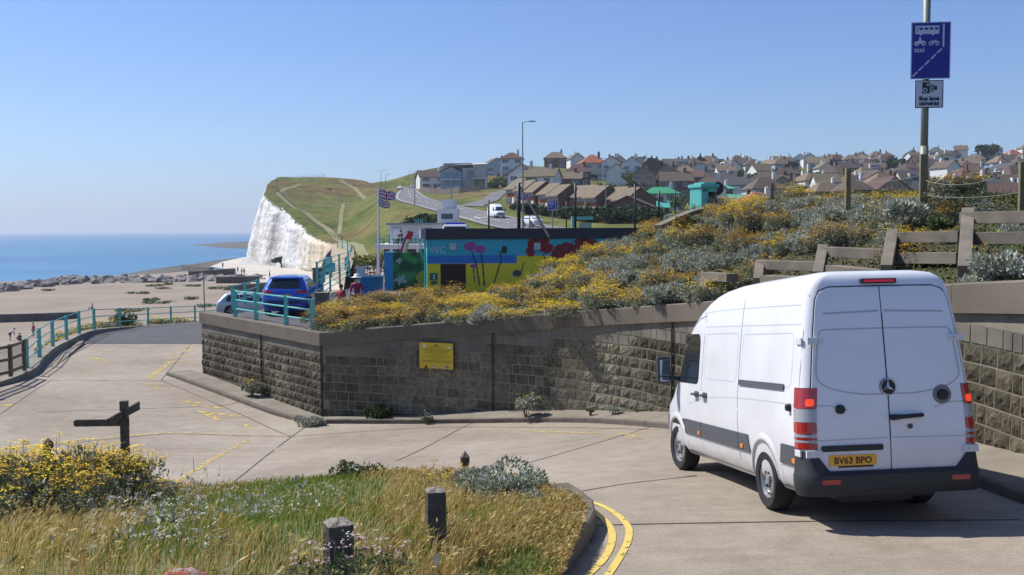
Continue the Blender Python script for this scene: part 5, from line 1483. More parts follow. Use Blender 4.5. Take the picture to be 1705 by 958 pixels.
# --- bus lane sign on its post
D_ = 23.5
pb = P(1537, 336, D_)
post = empty('bus_lane_sign_post', (pb.x, pb.y, pb.z - 0.5), 'tall grey post with blue bus lane sign and small camera plate on the planted bank', 'road sign', R(-6))
q = MB(); q.tube([(0, 0, 0), (0, 0, 6.6)], 0.085, 16); q.obj('pole', M['galv'], post, smooth=True)
q = MB(); q.tube([(0, 0, 0.9), (0, 0, 1.8)], 0.098, 16); q.obj('base_sleeve', M['galv'], post, smooth=True)
k = D_ / F
W1, H1 = 62 * k, 92 * k
zb = P(1548, 133, D_).z - (pb.z - .5)
def bl(x, z_):
    e = 0.02
    if x < e or x > W1 - e or z_ < e or z_ > H1 - e: return 1 if not (x < e * .4 or x > W1 - e * .4) else 0
    u, v = x / W1, z_ / H1
    if 0.79 < u < 0.84 and 0.56 < v < 0.965: return 1
    # dashes
    for i in range(5):
        a = 0.06 + i * 0.152; b_ = 0.055 + i * 0.10
        if seg_d(u, v * H1 / W1, a, b_ * H1 / W1, a + 0.10, (b_ + 0.067) * H1 / W1) < 0.018: return 1
    # bus
    if 0.10 < u < 0.71 and 0.79 < v < 0.935:
        if 0.865 < v < 0.905 and any(a < u < a + 0.095 for a in (0.20, 0.33, 0.46, 0.59)): return 0
        if 0.145 < u < 0.165 and 0.82 < v < 0.915: return 0
        return 1
    if math.hypot(u - .24, (v - .79) * 1.48) < .035 or math.hypot(u - .55, (v - .79) * 1.48) < .035: return 1
    # motorcycle with rider, bicycle
    y = v * 1.48
    for cx_ in (0.135, 0.315):
        if 0.03 < math.hypot(u - cx_, y - .925) < .06: return 1
    if seg_d(u, y, .15, .95, .30, .97) < .035 or seg_d(u, y, .21, .97, .23, 1.05) < .028 or math.hypot(u - .22, y - 1.075) < .022: return 1
    for cx_ in (0.50, 0.665):
        if 0.037 < math.hypot(u - cx_, y - .925) < .055: return 1
    for s_ in ((.50, .925, .56, .99), (.56, .99, .64, .99), (.56, .925, .64, .99), (.54, 1.0, .57, .925), (.665, .925, .62, 1.01)):
        if seg_d(u, y, *s_) < .009: return 1
    return 0
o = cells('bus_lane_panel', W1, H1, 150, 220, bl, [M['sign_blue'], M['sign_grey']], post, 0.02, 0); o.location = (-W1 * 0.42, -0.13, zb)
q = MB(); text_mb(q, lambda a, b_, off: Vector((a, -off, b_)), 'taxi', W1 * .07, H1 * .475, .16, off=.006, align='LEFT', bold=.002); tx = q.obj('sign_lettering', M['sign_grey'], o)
W2, H2 = 45 * k, 45 * k
z2 = P(1548, 181, D_).z - (pb.z - .5)
def bc(x, z_):
    u, v = x / W2, z_ / H2
    if min(u, 1 - u, v, 1 - v) < .03: return 1
    if 0.26 < u < 0.52 and 0.52 < v < 0.93:
        d1 = math.hypot(u - .36, v - .64)
        if .05 < d1 < .08: return 0
        if .03 < math.hypot(u - .45, v - .84) < .05: return 0
        return 1
    if 0.54 < u < 0.68 and 0.58 + (u - .54) * .0 < v < 0.86: return 1 if (v * 30 % 2) > .6 or u < .57 else 0
    if 0.68 < u < 0.78 and 0.64 < v < 0.80: return 1
    return 0
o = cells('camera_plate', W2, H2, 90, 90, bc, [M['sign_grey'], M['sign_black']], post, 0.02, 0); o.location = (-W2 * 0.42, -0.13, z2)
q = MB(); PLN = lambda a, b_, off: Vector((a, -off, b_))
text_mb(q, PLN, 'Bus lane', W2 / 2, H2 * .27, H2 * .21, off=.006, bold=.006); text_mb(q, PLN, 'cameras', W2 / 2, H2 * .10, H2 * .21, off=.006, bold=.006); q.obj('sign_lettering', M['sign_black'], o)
q = MB()
for z_ in (zb + .15, zb + H1 - .15, z2 + .2): q.box((0, -0.04, z_), (.24, .13, .05))
q.obj('bracket', M['galv'], post)
# --- yellow notice on the wall
s0 = s_at_u(701); s1 = s_at_u(757)
pa, pb_ = wp(s0, 0.10), wp(s1, 0.10)
z1 = P(701, 569, pa.y).z; z0_ = P(701, 614, pa.y).z
wq = (pb_ - pa).length; hq = z1 - z0_
M['notice_yellow'] = mat('notice_yellow', (0.62, 0.45, 0.012), 0.5, 0.1, 3)
M['notice_text'] = mat('notice_text', (0.07, 0.05, 0.01), 0.6)
M['notice_white'] = mat('notice_white', (0.6, 0.58, 0.5), 0.6)
M['notice_red'] = mat('notice_red', (0.4, 0.02, 0.01), 0.6)
M['notice_blue'] = mat('notice_blue', (0.01, 0.05, 0.3), 0.6)
ya = empty('notice_board', (pa.x, pa.y, z0_), 'yellow notice board with small print and warning symbols fixed to the block wall', 'sign', math.atan2(pb_.y - pa.y, pb_.x - pa.x))
lines = [(.80, .30, .70), (.715, .1, .92), (.66, .17, .85), (.59, .2, .8), (.525, .36, .66), (.455, .12, .9), (.38, .36, .66), (.305, .08, .92), (.255, .05, .97)]
def yb(x, z_):
    u, v = x / wq, z_ / hq
    if min(u * wq, (1 - u) * wq, v * hq, (1 - v) * hq) < .018: return 1
    if math.hypot((u - .16) * wq, (v - .87) * hq) < .055: return 2
    if math.hypot((u - .87) * wq / 1.5, (v - .82) * hq / .7) < .045: return 2
    if math.hypot((u - .5) * wq / 1.3, (v - .885) * hq) < .05 and v > .86 and (int(u * 60) % 2 or v < .875): return 1
    for cx_, mi in ((.21, 1), (.42, 2), (.61, 2)):
        dx, dz = (u - cx_) * wq, (v - .10) * hq
        if -.06 < dz < .07 and abs(dx) < (.07 - dz) * .55: return mi if abs(dx) < (.07 - dz) * .55 - .014 and dz > -.045 else 3
    if math.hypot((u - .80) * wq, (v - .11) * hq) < .055: return 4 if abs(u - .80) > .01 else 2
    return 0
o = cells('board', wq, hq, 110, 90, yb, [M['notice_yellow'], M['notice_text'], M['notice_white'], M['notice_red'], M['notice_blue']], ya, 0.03, 1)
q = MB()
txt = ['UNDERCLIFF WALK', 'The Undercliff Walk is a footpath and cycleway', 'where cyclists must give way to walkers', 'Cyclists are asked to ride slowly', 'and sound a bell', 'Please keep dogs under control on the path', 'Beware of rocks', 'During high tide and rough seas the walk may be', 'closed for your safety. Take care near the sea edge']
for (v, a, b_), t in zip(lines, txt):
    ln = MB(); text_mb(ln, PLN, t, 0, 0, .05, off=.005); xs_ = [x[0] for x in ln.v]; kx = (b_ - a) * wq / (max(xs_) - min(xs_))
    q.add([(wq * (a + b_) / 2 + x * kx, y, v * hq + z_ * .9) for x, y, z_ in ln.v], ln.f)
q.obj('notice_lettering', M['notice_text'], o)
# --- fingerpost
fp0 = P(210, 800, 19.0)
fp = empty('fingerpost', (fp0.x, fp0.y, fp0.z - .25), 'dark wooden fingerpost with two pointing arms beside the yellow shrub', 'signpost')
fk = 19.0 / F
q = MB(); q.box((0, 0, .9), (.135, .135, 1.8)); q.obj('post', M['oldwood'], fp, bevel=0.012)
def arm(dx, dy, z_, L, h, back=0.12):
    q = MB(); d = Vector((dx, dy, 0)).normalized(); n_ = Vector((-d.y, d.x, 0)) * .022
    a = -d * back; b_ = d * L
    pts = [(a, z_ + h / 2), (b_ - d * .04, z_ + h / 2), (b_, z_ + h / 2 - .03), (b_, z_ - h / 2 + .03), (b_ - d * .04, z_ - h / 2), (a, z_ - h / 2)]
    vs = [(p.x + n_.x, p.y + n_.y, zz) for p, zz in pts] + [(p.x - n_.x, p.y - n_.y, zz) for p, zz in pts]
    q.add(vs, [(0, 1, 2, 3, 4, 5), (11, 10, 9, 8, 7, 6)] + [(i, i + 6, (i + 1) % 6 + 6, (i + 1) % 6) for i in range(6)])
    return q
zt = (P(210, 704, 19).z - (fp0.z - .25))
a1 = arm(-1, -.05, zt + .02, 80 * fk, .13)
a1.v = [(x, y - .09, z_) for x, y, z_ in a1.v]
a1o = a1.obj('finger_arm', M['oldwood'], fp)
q = MB(); q.box((-80 * fk + .10, -.125, zt + .02), (.07, .01, .05)); q.obj('arm_roundel', M['sign_grey'], a1o)
a2 = arm(.82, -1.4, zt + .20, .72, .15, 0.80); a2.v = [(x, y, z_ + (x * .12)) for x, y, z_ in a2.v]
# the second arm crosses the post and points back to the right
a2 = MB()
pL = Vector((-.12, -.45, zt + .10)); pR = Vector((.11, .50, zt + .24))
d = (pR - pL).normalized(); n_ = Vector((-d.y, d.x, 0)).normalized() * .02
for hgt in (1,):
    e_ = .07
    vs = [pL + n_ + Vector((0, 0, e_)), pR + n_ + Vector((0, 0, e_ + .02)), pR + n_ - Vector((0, 0, e_)), pL + n_ - Vector((0, 0, e_))]
    vs += [v - 2 * n_ for v in vs]
    a2.add(vs, [(0, 1, 2, 3), (7, 6, 5, 4), (0, 4, 5, 1), (1, 5, 6, 2), (2, 6, 7, 3), (3, 7, 4, 0)])
a2.v = [(x + .0, y - .03, z_) for x, y, z_ in a2.v]
a2.obj('finger_arm', M['oldwood'], fp)
q = MB(); q.box((0, 0, 1.2), (.142, .142, .015)); q.box((0, 0, 0.9), (.142, .142, .015)); q.obj('band', M['darkmetal'], fp)
# --- bollards
M['lichen_top'] = mat('lichen_post_top', (0.33, 0.30, 0.26), 0.95, 0, 14, col2=(0.12, 0.09, 0.07), bump=.6, bscale=40)
M['lichen_orange'] = mat('orange_lichen', (0.35, 0.16, 0.05), 0.95, 0, 9, col2=(0.12, 0.09, 0.06), bump=.6, bscale=40)
def bollard(u, vtop, d, wpx, label, rz, hh=0.9, point=False, top='lichen_top'):
    pt_ = P(u, vtop, d); wd = wpx * d / F
    r = empty('timber_bollard', (pt_.x, pt_.y, pt_.z - hh), label, 'bollard', rz, 'timber bollards along the verge')
    q = MB(); n = 5; rows = []
    for j in range(9):
        z_ = hh * j / 8; rr = wd / 2 * (1 - .02 * j / 8)
        ring = []
        for sx, sy in ((-1, -1), (1, -1), (1, 1), (-1, 1)):
            nx2, ny2 = {(-1, -1): (1, -1), (1, -1): (1, 1), (1, 1): (-1, 1), (-1, 1): (-1, -1)}[(sx, sy)]
            for t in range(4):
                a = t / 4
                x = (sx + (nx2 - sx) * a) * rr; y = (sy + (ny2 - sy) * a) * rr
                cr = 0.9 if t == 0 else 1
                g = -.014 if t == 2 else 0
                ring.append((x * cr * (1 + g / rr * .6) + rng.uniform(-.003, .003), y * cr * (1 + g / rr * .6) + rng.uniform(-.003, .003), z_ if j < 8 else z_ - .02))
        rows.append(ring)
    q.grid(rows, closed=True)
    q.obj('post', M['oldwood'], r)
    q = MB(); ring = rows[-1]; c_ = (0, 0, hh + (.07 if point else .012)); nn = len(ring)
    q.add(ring + [(x * .6, y * .6, hh + (.0 if not point else .02) + rng.uniform(-.006, .006)) for x, y, z_ in ring] + [c_], [(i, (i + 1) % nn, nn + (i + 1) % nn, nn + i) for i in range(nn)] + [(nn + i, nn + (i + 1) % nn, 2 * nn) for i in range(nn)])
    q.obj('post_top', M[top], r)
    return r
bollard(563, 866, 6.1, 46, 'square weathered bollard nearest the camera, standing in the brown grass', R(25))
bollard(725, 813, 8.3, 34, 'cracked dark bollard in long dry grass beside the silver-grey shrub', R(12))
bollard(774, 758, 14.6, 15, 'slim pointed bollard at the back edge of the verge by the concrete ramp', R(10), point=True)
bollard(832, 772, 13.4, 15, 'short bollard half buried in the silver-grey shrub', R(0))
bollard(80, 736, 16.5, 15, 'orange-topped bollard rising from the yellow shrub at the left', R(8), point=True, top='lichen_orange')

# ================================================================ RAILINGS
def railing(pts, label, h=1.12, rails=3, step=None, cat='railing', pr=0.035, name='teal_railing', mt=None, group=None, rr=0.024, flatpost=True, dense=0):
    mt = mt or M['teal']
    o0 = Vector(pts[0]); root = empty(name, o0, label, cat, 0, group)
    for p in pts:
        q = MB(); lp = Vector(p) - o0
        if flatpost: q.box(lp + Vector((0, 0, h / 2)), (pr * 2.6, pr * 2, h + .04))
        else: q.tube([lp, lp + Vector((0, 0, h))], pr, 8)
        q.obj('post', mt, root)
    for k_ in range(rails):
        z_ = h * (1 - k_ / rails) - .03
        q = MB(); q.tube([Vector(p) - o0 + Vector((0, 0, z_)) for p in pts], rr, 8); q.obj('rail', mt, root, smooth=True)
    return root
lr = [P(*q) for q in [(45, 615, 38.5), (66, 594, 41.5), (88, 577, 46), (111, 566, 49), (132, 556, 52), (157, 549, 56)]]
railing(lr, 'teal railing on the low wall at the left edge of the ramp', 1.18, pr=.05)
lr2 = [P(*q) for q in [(157, 549, 56), (200, 545, 60), (247, 542, 64), (285, 539.5, 66), (325, 537, 68), (362, 534, 70.5)]]
railing(lr2, 'teal railing across the far end of the ramp with yellow flowers behind', 1.15, pr=.04)
# railing on the coping of the left wall
pts = []
for u in (372, 392, 427, 477, 521):
    best = min(np.linspace(0, CORNER, 300), key=lambda q_: abs(wp(float(q_), -.12).x / wp(float(q_), -.12).y - ray(u, 540).x)); p = wp(float(best), -.12); pts.append(Vector((p.x, p.y, capz(float(best)) - .0)))
pts = pts[1:]
railing(pts, 'teal railing fixed on top of the wall coping in front of the blue car', 0.98, pr=.05, rr=.028)
pts = [P(377, 541, 43.5), P(398, 535, 46), P(420, 530, 49)]
railing([Vector((p.x + .3, p.y, CPZ)) for p in pts], 'short teal railing running back beside the blue car', 1.0, pr=.05)
# low kerb wall carrying the left railing
mb = MB(); rows = []
le = smooth_path(ledge, 6)
for i, p in enumerate(le):
    t = le[min(i + 1, len(le) - 1)] - le[max(i - 1, 0)]; t.z = 0; t.normalize(); n_ = Vector((t.y, -t.x, 0))   # towards the ramp
    zt_ = p.z
    a = p - n_ * .30; b_ = p + n_ * .18
    rows.append([(a.x, a.y, -13.0), (a.x, a.y, zt_), (b_.x, b_.y, zt_ + .0), (b_.x, b_.y, zt_ - .55), (b_.x + n_.x * .35, b_.y + n_.y * .35, zt_ - .56), (b_.x + n_.x * .35, b_.y + n_.y * .35, zt_ - 1.0)])
mb.grid(rows)
props(mb.obj('sea_edge_wall', mat('pale_edge_concrete', (0.30, 0.27, 0.22), 0.92, 0, .7, col2=(0.14, 0.125, 0.10), bump=.3, bscale=30)), 'low concrete edge wall under the railing on the left of the ramp', 'wall')
# fallen stretch of kerb rail beside it
kpts = [P(*q) for q in [(-120, 696, 30), (0, 664, 33.8), (52, 640, 37.2), (76, 618, 41), (105, 594, 45.5), (130, 572, 50.5)]]
mb = MB()
for a, b_ in zip(kpts[:-1], kpts[1:]): mb.bar(a + Vector((.28, -.2, .02)), b_ + Vector((.28, -.2, .02)), .28, .26)
props(mb.obj('kerb_beam', M['path']), 'long raised concrete kerb beam beside the left edge wall', 'kerb')
# timber fence with wire mesh, far left
tf = [P(-95, 650, 31), P(-40, 640, 33.2), P(18, 626, 35.8), P(41, 616, 37.6)]
fr = empty('timber_mesh_fence', tf[0], 'weathered timber rail fence with wire mesh at the left edge of the picture', 'fence')
tf = [tf[0], tf[1], tf[2], tf[3]]
hf = 1.12
for p in tf:
    q = MB(); q.box(Vector(p) - tf[0] + Vector((0, 0, hf / 2)), (.12, .12, hf + .06)); q.obj('post', M['timber'], fr, bevel=.01)
for z_ in (hf - .05, hf * .55, .16):
    q = MB()
    for a, b_ in zip(tf[:-1], tf[1:]): q.bar(a - tf[0] + Vector((0, -.08, z_)), b_ - tf[0] + Vector((0, -.08, z_)), .05, .10)
    q.obj('rail', M['timber'], fr)
q = MB()
for a, b_ in zip(tf[:-1], tf[1:]):
    L_ = (b_ - a).length; n = int(L_ / .09)
    for i in range(n):
        p = a.lerp(b_, i / n) - tf[0]; q.bar(p + Vector((0, .02, .05)), p + Vector((0, .02, hf - .05)), .006)
    for j in range(11):
        q.bar(a - tf[0] + Vector((0, .02, .1 + j * .09)), b_ - tf[0] + Vector((0, .02, .1 + j * .09)), .006)
q.obj('wire_mesh', M['darkmetal'], fr)

# ================================================================ CRIB FRAMES on the bank (stepped concrete beams)
def crib(name, posts, beams, label, th=.2):
    o0 = Vector(posts[0][0]); r = empty(name, o0, label, 'retaining frame')
    for a, b_ in posts:
        q = MB(); q.bar(Vector(a) - o0, Vector(b_) - o0, .20, .26); q.obj('post', M['crib'], r, bevel=.012)
    for a, b_ in beams:
        q = MB(); a = Vector(a) - o0; b_ = Vector(b_) - o0; d = (b_ - a)
        dn = d.normalized(); y = Vector((-dn.y, dn.x, 0)).normalized(); z_ = Vector((0, 0, 1))
        # level beam: chamfered top
        pr_ = [(-.17, -.10), (-.17, .10), (.17, .10), (.17, -.10)]
        q.add([a + y * p[0] + z_ * p[1] for p in pr_] + [b_ + y * p[0] + z_ * p[1] for p in pr_], [(3, 2, 1, 0), (4, 5, 6, 7), (0, 1, 5, 4), (1, 2, 6, 5), (2, 3, 7, 6), (3, 0, 4, 7)])
        q.obj('beam', M['crib'], r, bevel=.012)
    return r
crib('concrete_crib_frame', [(P(1606, 455, 15.3), P(1612, 357, 17.0))], [(P(1608, 363, 16.9), P(1790, 361, 15.2)), (P(1622, 397, 16.4), P(1790, 396, 15.0))], 'highest stepped concrete frame, at the right edge of the bank')
crib('concrete_crib_frame', [(P(1476, 452, 17.5), P(1487, 391, 18.6))], [(P(1487, 396, 18.6), P(1606, 394, 17.2)), (P(1490, 430, 18.2), P(1604, 430, 16.8))], 'stepped concrete frame directly left of the highest one')
crib('concrete_crib_frame', [(P(1362, 462, 19.4), P(1371, 416, 20.3))], [(P(1371, 419, 20.3), P(1480, 424, 18.8)), (P(1385, 450, 19.4), P(1477, 459, 18.2))], 'third stepped concrete frame down the bank above the van roof')
crib('concrete_crib_frame', [(P(1262, 472, 21.4), P(1266, 441, 22.2))], [(P(1266, 441, 22.2), P(1368, 444, 20.6)), (P(1275, 466, 21.2), P(1362, 470, 19.9))], 'lowest clear stepped concrete frame, near the front of the van roof')
crib('concrete_crib_frame', [(P(1172, 488, 23.4), P(1176, 462, 24.0))], [(P(1176, 460, 24.0), P(1220, 463, 23.0))], 'small end of a concrete frame showing through the shrubs')

# ================================================================ FENCE POSTS on the bank
def tpost(u, v0, v1, d, wpx, label, mt='timber_olive', wires=None, name='fence_post', cat='post', extra=0.6):
    a = P(u, v0, d); h = a.z - P(u, v1, d).z + extra
    wd = wpx * d / F
    q = MB(); q.box((0, 0, -h / 2), (wd, wd, h))
    o = q.obj(name, M[mt], None, bevel=min(.01, wd * .12)); o.location = a; o.rotation_euler = (0, 0, rng.uniform(-.3, .3))
    return props(o, label, cat)
tpost(1538, 257, 345, 22.2, 11, 'square timber post standing in front of the bus lane sign pole')
tpost(1412, 280, 335, 26, 8, 'timber post left of the bus lane sign among silver shrubs')
tpost(1286, 305, 345, 30, 6.5, 'short timber post midway along the crest of the bank')
tpost(1703, 270, 372, 18.5, 10, 'timber post cut by the right edge of the picture')
q = MB()
for a, b_, sag in (((1420, 284, 26), (1538, 268, 22.2), .12), ((1420, 300, 26), (1538, 290, 22.2), .1), ((1538, 300, 22.2), (1703, 275, 18.5), .22), ((1538, 325, 22.2), (1703, 320, 18.5), .08), ((1290, 312, 30), (1420, 286, 26), .12)):
    a = P(*a); b_ = P(*b_); q.tube([a.lerp(b_, t / 10) - Vector((0, 0, sag * 4 * (t / 10) * (1 - t / 10))) for t in range(11)], .006, 4)
props(q.obj('fence_wire', M['galv']), 'slack fence wires strung between the timber posts on the bank', 'wire')

# ================================================================ TOILET BLOCK WITH MURAL
WD = 55.0
wk = WD / F
fl = P(711, 400, WD); fr_ = P(1130, 398, WD + 1.5)
zroof = P(711, 381, WD).z
wcr = empty('toilet_block', (fl.x, fl.y, CPZ), 'long low public toilet block with turquoise, blue and yellow flower mural and black roof edge', 'building', math.atan2(fr_.y - fl.y, fr_.x - fl.x))
WL = (fr_ - fl).length; HT = zroof - CPZ
HW = HT - 18 * wk
for nm, c in (('m_turq', (0.04, 0.44, 0.50)), ('m_blue', (0.015, 0.20, 0.52)), ('m_yel', (0.88, 0.68, 0.015)), ('m_pink', (0.42, 0.06, 0.26)), ('m_dark', (0.03, 0.045, 0.02)), ('m_red', (0.34, 0.012, 0.010)), ('m_lav', (0.16, 0.14, 0.28)), ('m_green', (0.02, 0.13, 0.03)), ('m_wht', (0.5, 0.62, 0.62)), ('m_green2', (0.05, 0.24, 0.05)), ('m_yel2', (0.36, 0.33, 0.02)), ('m_deep', (0.012, 0.06, 0.02)), ('m_redd', (0.16, 0.008, 0.01)), ('m_pal', (0.30, 0.42, 0.38))):
    M[nm] = mat('mural_' + nm[2:], c, 0.6, 0.14, 4)
mlist = [M[n] for n in ('m_turq', 'm_blue', 'm_yel', 'm_pink', 'm_dark', 'm_red', 'm_lav', 'm_green', 'm_redd')]
def mural(x, z_):
    u = 711 + x / wk * (1.0); v = 398 + (HW - z_) / wk
    n1 = mn.noise(Vector((u * .25, v * .25, 0))) ; n2 = mn.noise(Vector((u * .8, v * .8, 3)))
    base = 0 if v < 425 else 1
    if v >= 438: base = 2
    if u > 861 and v >= 425.5: base = 2
    # alliums
    for cx_, cy_, r in ((783, 410, 10), (800, 415, 8.5), (788.5, 443, 6)):
        dd = math.hypot((u - cx_) * .95, (v - cy_) * (1.25 if r > 7 else 1.8))
        if dd < r * (1 + .25 * n2): return 3 if n2 > -.25 else 6
    for s_ in ((785, 417, 793, 440, 1.2), (793, 440, 798, 475, 1.3), (801, 421, 804, 445, 1.2), (804, 445, 806, 475, 1.3), (788, 448, 790, 470, .9), (836, 430, 830, 448, 1.2), (830, 448, 820, 480, 1.2), (907, 425, 911, 445, 1.0), (873, 438, 867, 458, 1.0), (860, 452, 866, 460, 1)):
        if seg_d(u, v, *s_[:4]) < s_[4]: return 4
    if math.hypot((u - 840) * 1.1, (v - 416) * .8) < 5.5 * (1 + .3 * n2) or seg_d(u, v, 834, 420, 834, 428) < 1.8: return 4
    if math.hypot((u - 861), (v - 456) * 1.2) < 7 * (1 + .6 * n2): return 6 if n2 > 0.1 else 4
    # poppies
    for cx_, cy_, rx, ry in ((895, 407, 17, 10), (884, 420, 8, 8), (912, 414, 12, 9), (905, 402, 12, 6), (945, 417, 20, 13), (933, 425, 14, 10), (982, 412, 20, 16), (972, 404, 14, 7)):
        dd = math.hypot((u - cx_) / rx, (v - cy_) / ry)
        if dd < 1 + .25 * n1: return 5 if (n1 > -.12 or dd > .75) and cx_ < 930 or n1 > .1 else 8
    return base
wl_ = cells('wall', WL, HW, 400, 84, mural, mlist, wcr, 5.5, 0)
def lbox(name, x0, x1, y0, y1, z0_, z1_, m, par=None, bev=0):
    q = MB(); q.bbox(x0, x1, y0, y1, z0_, z1_); return q.obj(name, m, par or wcr, bevel=bev)
lbox('roof_edge', -.06, WL + .1, -.10, 5.7, HW + .003, HT, mat('black_fascia', (0.018, 0.018, 0.022), 0.5))
lbox('roof_edge', -.34, -.065, -.10, 5.7, HW + .03, HT - .02, mat('grey_fascia', (0.25, 0.26, 0.27), 0.6))
XX = lambda u: (u - 711) * wk
ZZ = lambda v: HW - (v - 398) * wk
dr = lbox('doorway', XX(733), XX(775), -.03, .05, 0.0, ZZ(439), mat('dark_door_recess', (0.05, 0.025, 0.008), 0.8, 0.3, 3))
q = MB()
for i in range(9): q.box((XX(733) + (i + .5) * (XX(775) - XX(733)) / 9, -.035, ZZ(439) / 2), (.015, .02, ZZ(439)))
q.obj('door_boards', mat('door_board', (0.03, 0.015, 0.006), .8), dr)
for u in (754, 895.5):
    o = lbox('wall_lamp', XX(u - 5.5), XX(u + 5.5), -.14, -.002, ZZ(416), ZZ(404.5), mat('lamp_box', (0.50, 0.50, 0.44), .5), bev=.02)
q = MB(); text_mb(q, lambda a, b_, off: Vector((a, -off, b_)), 'WC', XX(728.5), ZZ(420.5), 15.5 * wk, off=.012, bold=.004); q.obj('wc_lettering', M['m_wht'], wcr)
sg_ = lbox('toilet_sign', XX(715.5), XX(728), -.05, -.003, ZZ(466), ZZ(454), mat('sign_green', (0.01, 0.10, 0.07), .5))
q = MB(); q.lathe([(0, -.055), (.05, -.055)], (XX(722), 0, ZZ(457.5)), 'Y', 12); q.box((XX(722), -.056, ZZ(461)), (.09, .006, .16)); q.box((XX(722), -.0565, ZZ(463.5)), (.15, .006, .04)); q.obj('figure_symbol', M['m_wht'], sg_)
lbox('toilet_sign', XX(717), XX(727), -.05, -.003, ZZ(474), ZZ(467.5), mat('sign_green', (0.01, 0.10, 0.07), .5))
q = MB(); q.tube([(-.12, -.12, 0), (-.12, -.12, HW)], .05, 8); q.tube([(-.12, -.12, HW - .1), (-.35, -.1, HW - .2), (-.35, -.1, 2.1), (-.12, -.12, 1.7)], .04, 8); q.obj('downpipe', M['teal'], wcr)
# green mural wall with bright blue end
gw0 = P(654, 470, 55.6); gwl = (711 - 655) * wk; gh = P(700, 421, 55).z - CPZ
gw = empty('mural_screen_wall', (gw0.x, gw0.y + .3, CPZ), 'green painted mural wall with yellow fruit shapes and a blue end, left of the toilets', 'wall')
def gm(x, z_):
    u = x / gwl; v = z_ / gh
    n1 = mn.noise(Vector((u * 4, v * 4, 1))); n2 = mn.noise(Vector((u * 14, v * 14, 5)))
    for cx_, cy_, r in ((1.02, .22, .42), (.42, -.22, .42)):
        dd = math.hypot((u - cx_), (v - cy_) * gh / gwl)
        if dd < r:
            if dd > r - .03: return 1
            if math.hypot(u - cx_ + .22, (v - cy_ - .30)) < .035: return 1
            return 2 if n1 > -.1 else 3
    for cx_, cy_ in ((.12, .30), (.26, .34), (.20, .24), (.32, .26), (.18, .78)):
        if math.hypot(u - cx_, v - cy_) < .065 * (1 + n2): return 4
    return 5 if n1 > .12 else (1 if n1 < -.22 else 0)
cells('wall_panel', gwl - .02, gh, 90, 80, gm, [M['m_green'], M['m_deep'], M['m_yel2'], M['m_dark'], M['m_pal'], M['m_green2']], gw, .25, 0)
q = MB(); q.bbox(-.5, -.003, -.02, 1.5, 0, gh + .02); q.obj('blue_end_wall', mat('bright_blue_paint', (0.02, 0.26, 0.46), .6, .12, 3), gw)

# thin dark poles and netting posts standing behind the toilets
def pole(u, v0, v1, d, r, label, mt='darkmetal', name='pole', cat='pole', group=None):
    a = P(u, v0, d); b_ = P(u, v1, d)
    q = MB(); q.tube([(0, 0, 0), (0, 0, a.z - b_.z)], r, 8)
    o = q.obj(name, M[mt], None, smooth=True); o.location = b_
    return props(o, label, cat, group)
pole(864, 305, 384, 57, .10, 'thick black pole rising in front of the toilet block roof')
o = pole(958, 305, 384, 57.5, .07, 'black pole above the toilet roof between the blue sign and the terrace')
pole(1057, 307, 400, 58, .06, 'black pole left of the green roofed villa')
pole(1152, 306, 362, 52, .06, 'black pole just left of the turquoise concrete portal')
pole(814, 333, 384, 57, .05, 'short black pole in front of the distant white van')
pole(1097, 318, 362, 54, .05, 'thin dark pole in front of the green roofed villa')
pole(1124, 316, 360, 54, .04, 'grey brown pole right of the green roofed villa')
pole(943, 335, 384, 57, .035, 'thin short dark pole by the blue direction sign')
q = MB(); a = P(866, 312, 57); b_ = P(915, 396, 54); q.tube([a - b_, Vector((0, 0, 0))], .07, 8); q.tube([P(866, 312, 57) - b_, P(1, 1, 57) * 0 + P(864, 309, 57) - b_], .04, 6)
props(q.obj('leaning_strut', M['darkmetal'], None), 'long black strut slanting down from the thick black pole', 'strut').location = b_
q = MB(); q.box((0, 0, 0), (.56, .4, .54)); o = q.obj('speaker_box', M['black'], None, bevel=.03); o.location = P(882, 350, 56.2); props(o, 'black box mounted on the slanting strut above the toilet roof', 'box')
q = MB(); q.tube([(0, 0, -1.4), (0, 0, 0)], .03, 6); q.obj('stand', M['darkmetal'], o)
q = MB(); a = P(1152, 322, 52); b_ = P(1130, 358, 50); q.tube([a - b_, Vector((0, 0, 0))], .05, 6); props(q.obj('leaning_strut', M['darkmetal'], None), 'dark strut leaning against the pole beside the turquoise portal', 'strut').location = b_

# turquoise concrete portal at the top of the steps
D2 = 34.0; k2 = D2 / F
pt0 = P(1181, 350, D2)
por = empty('concrete_portal', (pt0.x, pt0.y, pt0.z - .3), 'turquoise painted concrete portal standing on the crest of the flowery bank', 'shelter', R(20))
hP = 43 * k2 + .3; wP = 30 * k2
for x0, x1 in ((-wP / 2, -wP / 2 + .27), (wP / 2 - .08, wP / 2)):
    q = MB(); q.bbox(x0, x1, -.0, .78, 0, hP - .12); q.obj('side_wall', M['teal' if x0 < 0 else 'timber'], por, bevel=.02)
q = MB(); q.bbox(-wP / 2, wP / 2, 0, .12, hP - .26, hP - .123); q.obj('lintel', M['teal'], por)
q = MB(); q.bbox(-wP / 2 - .05, wP / 2 + .05, -.06, .84, hP - .12, hP); q.bbox(-wP / 2 + .1, wP / 2 - .02, .05, .7, hP + .0, hP + .06); q.obj('roof_slab', M['teal'], por, bevel=.02)
q = MB(); q.bbox(.02, .10, .3, .5, 0, hP - .3); q.obj('inner_pillar', M['crib'], por)
q = MB(); q.lathe([(.0, 0), (.22, 0), (.24, .05), (.2, .1), (.0, .1)], (wP / 2 + .16, .2, 1.05), 'Y', 18); q.obj('round_bell', M['darkmetal'], por)
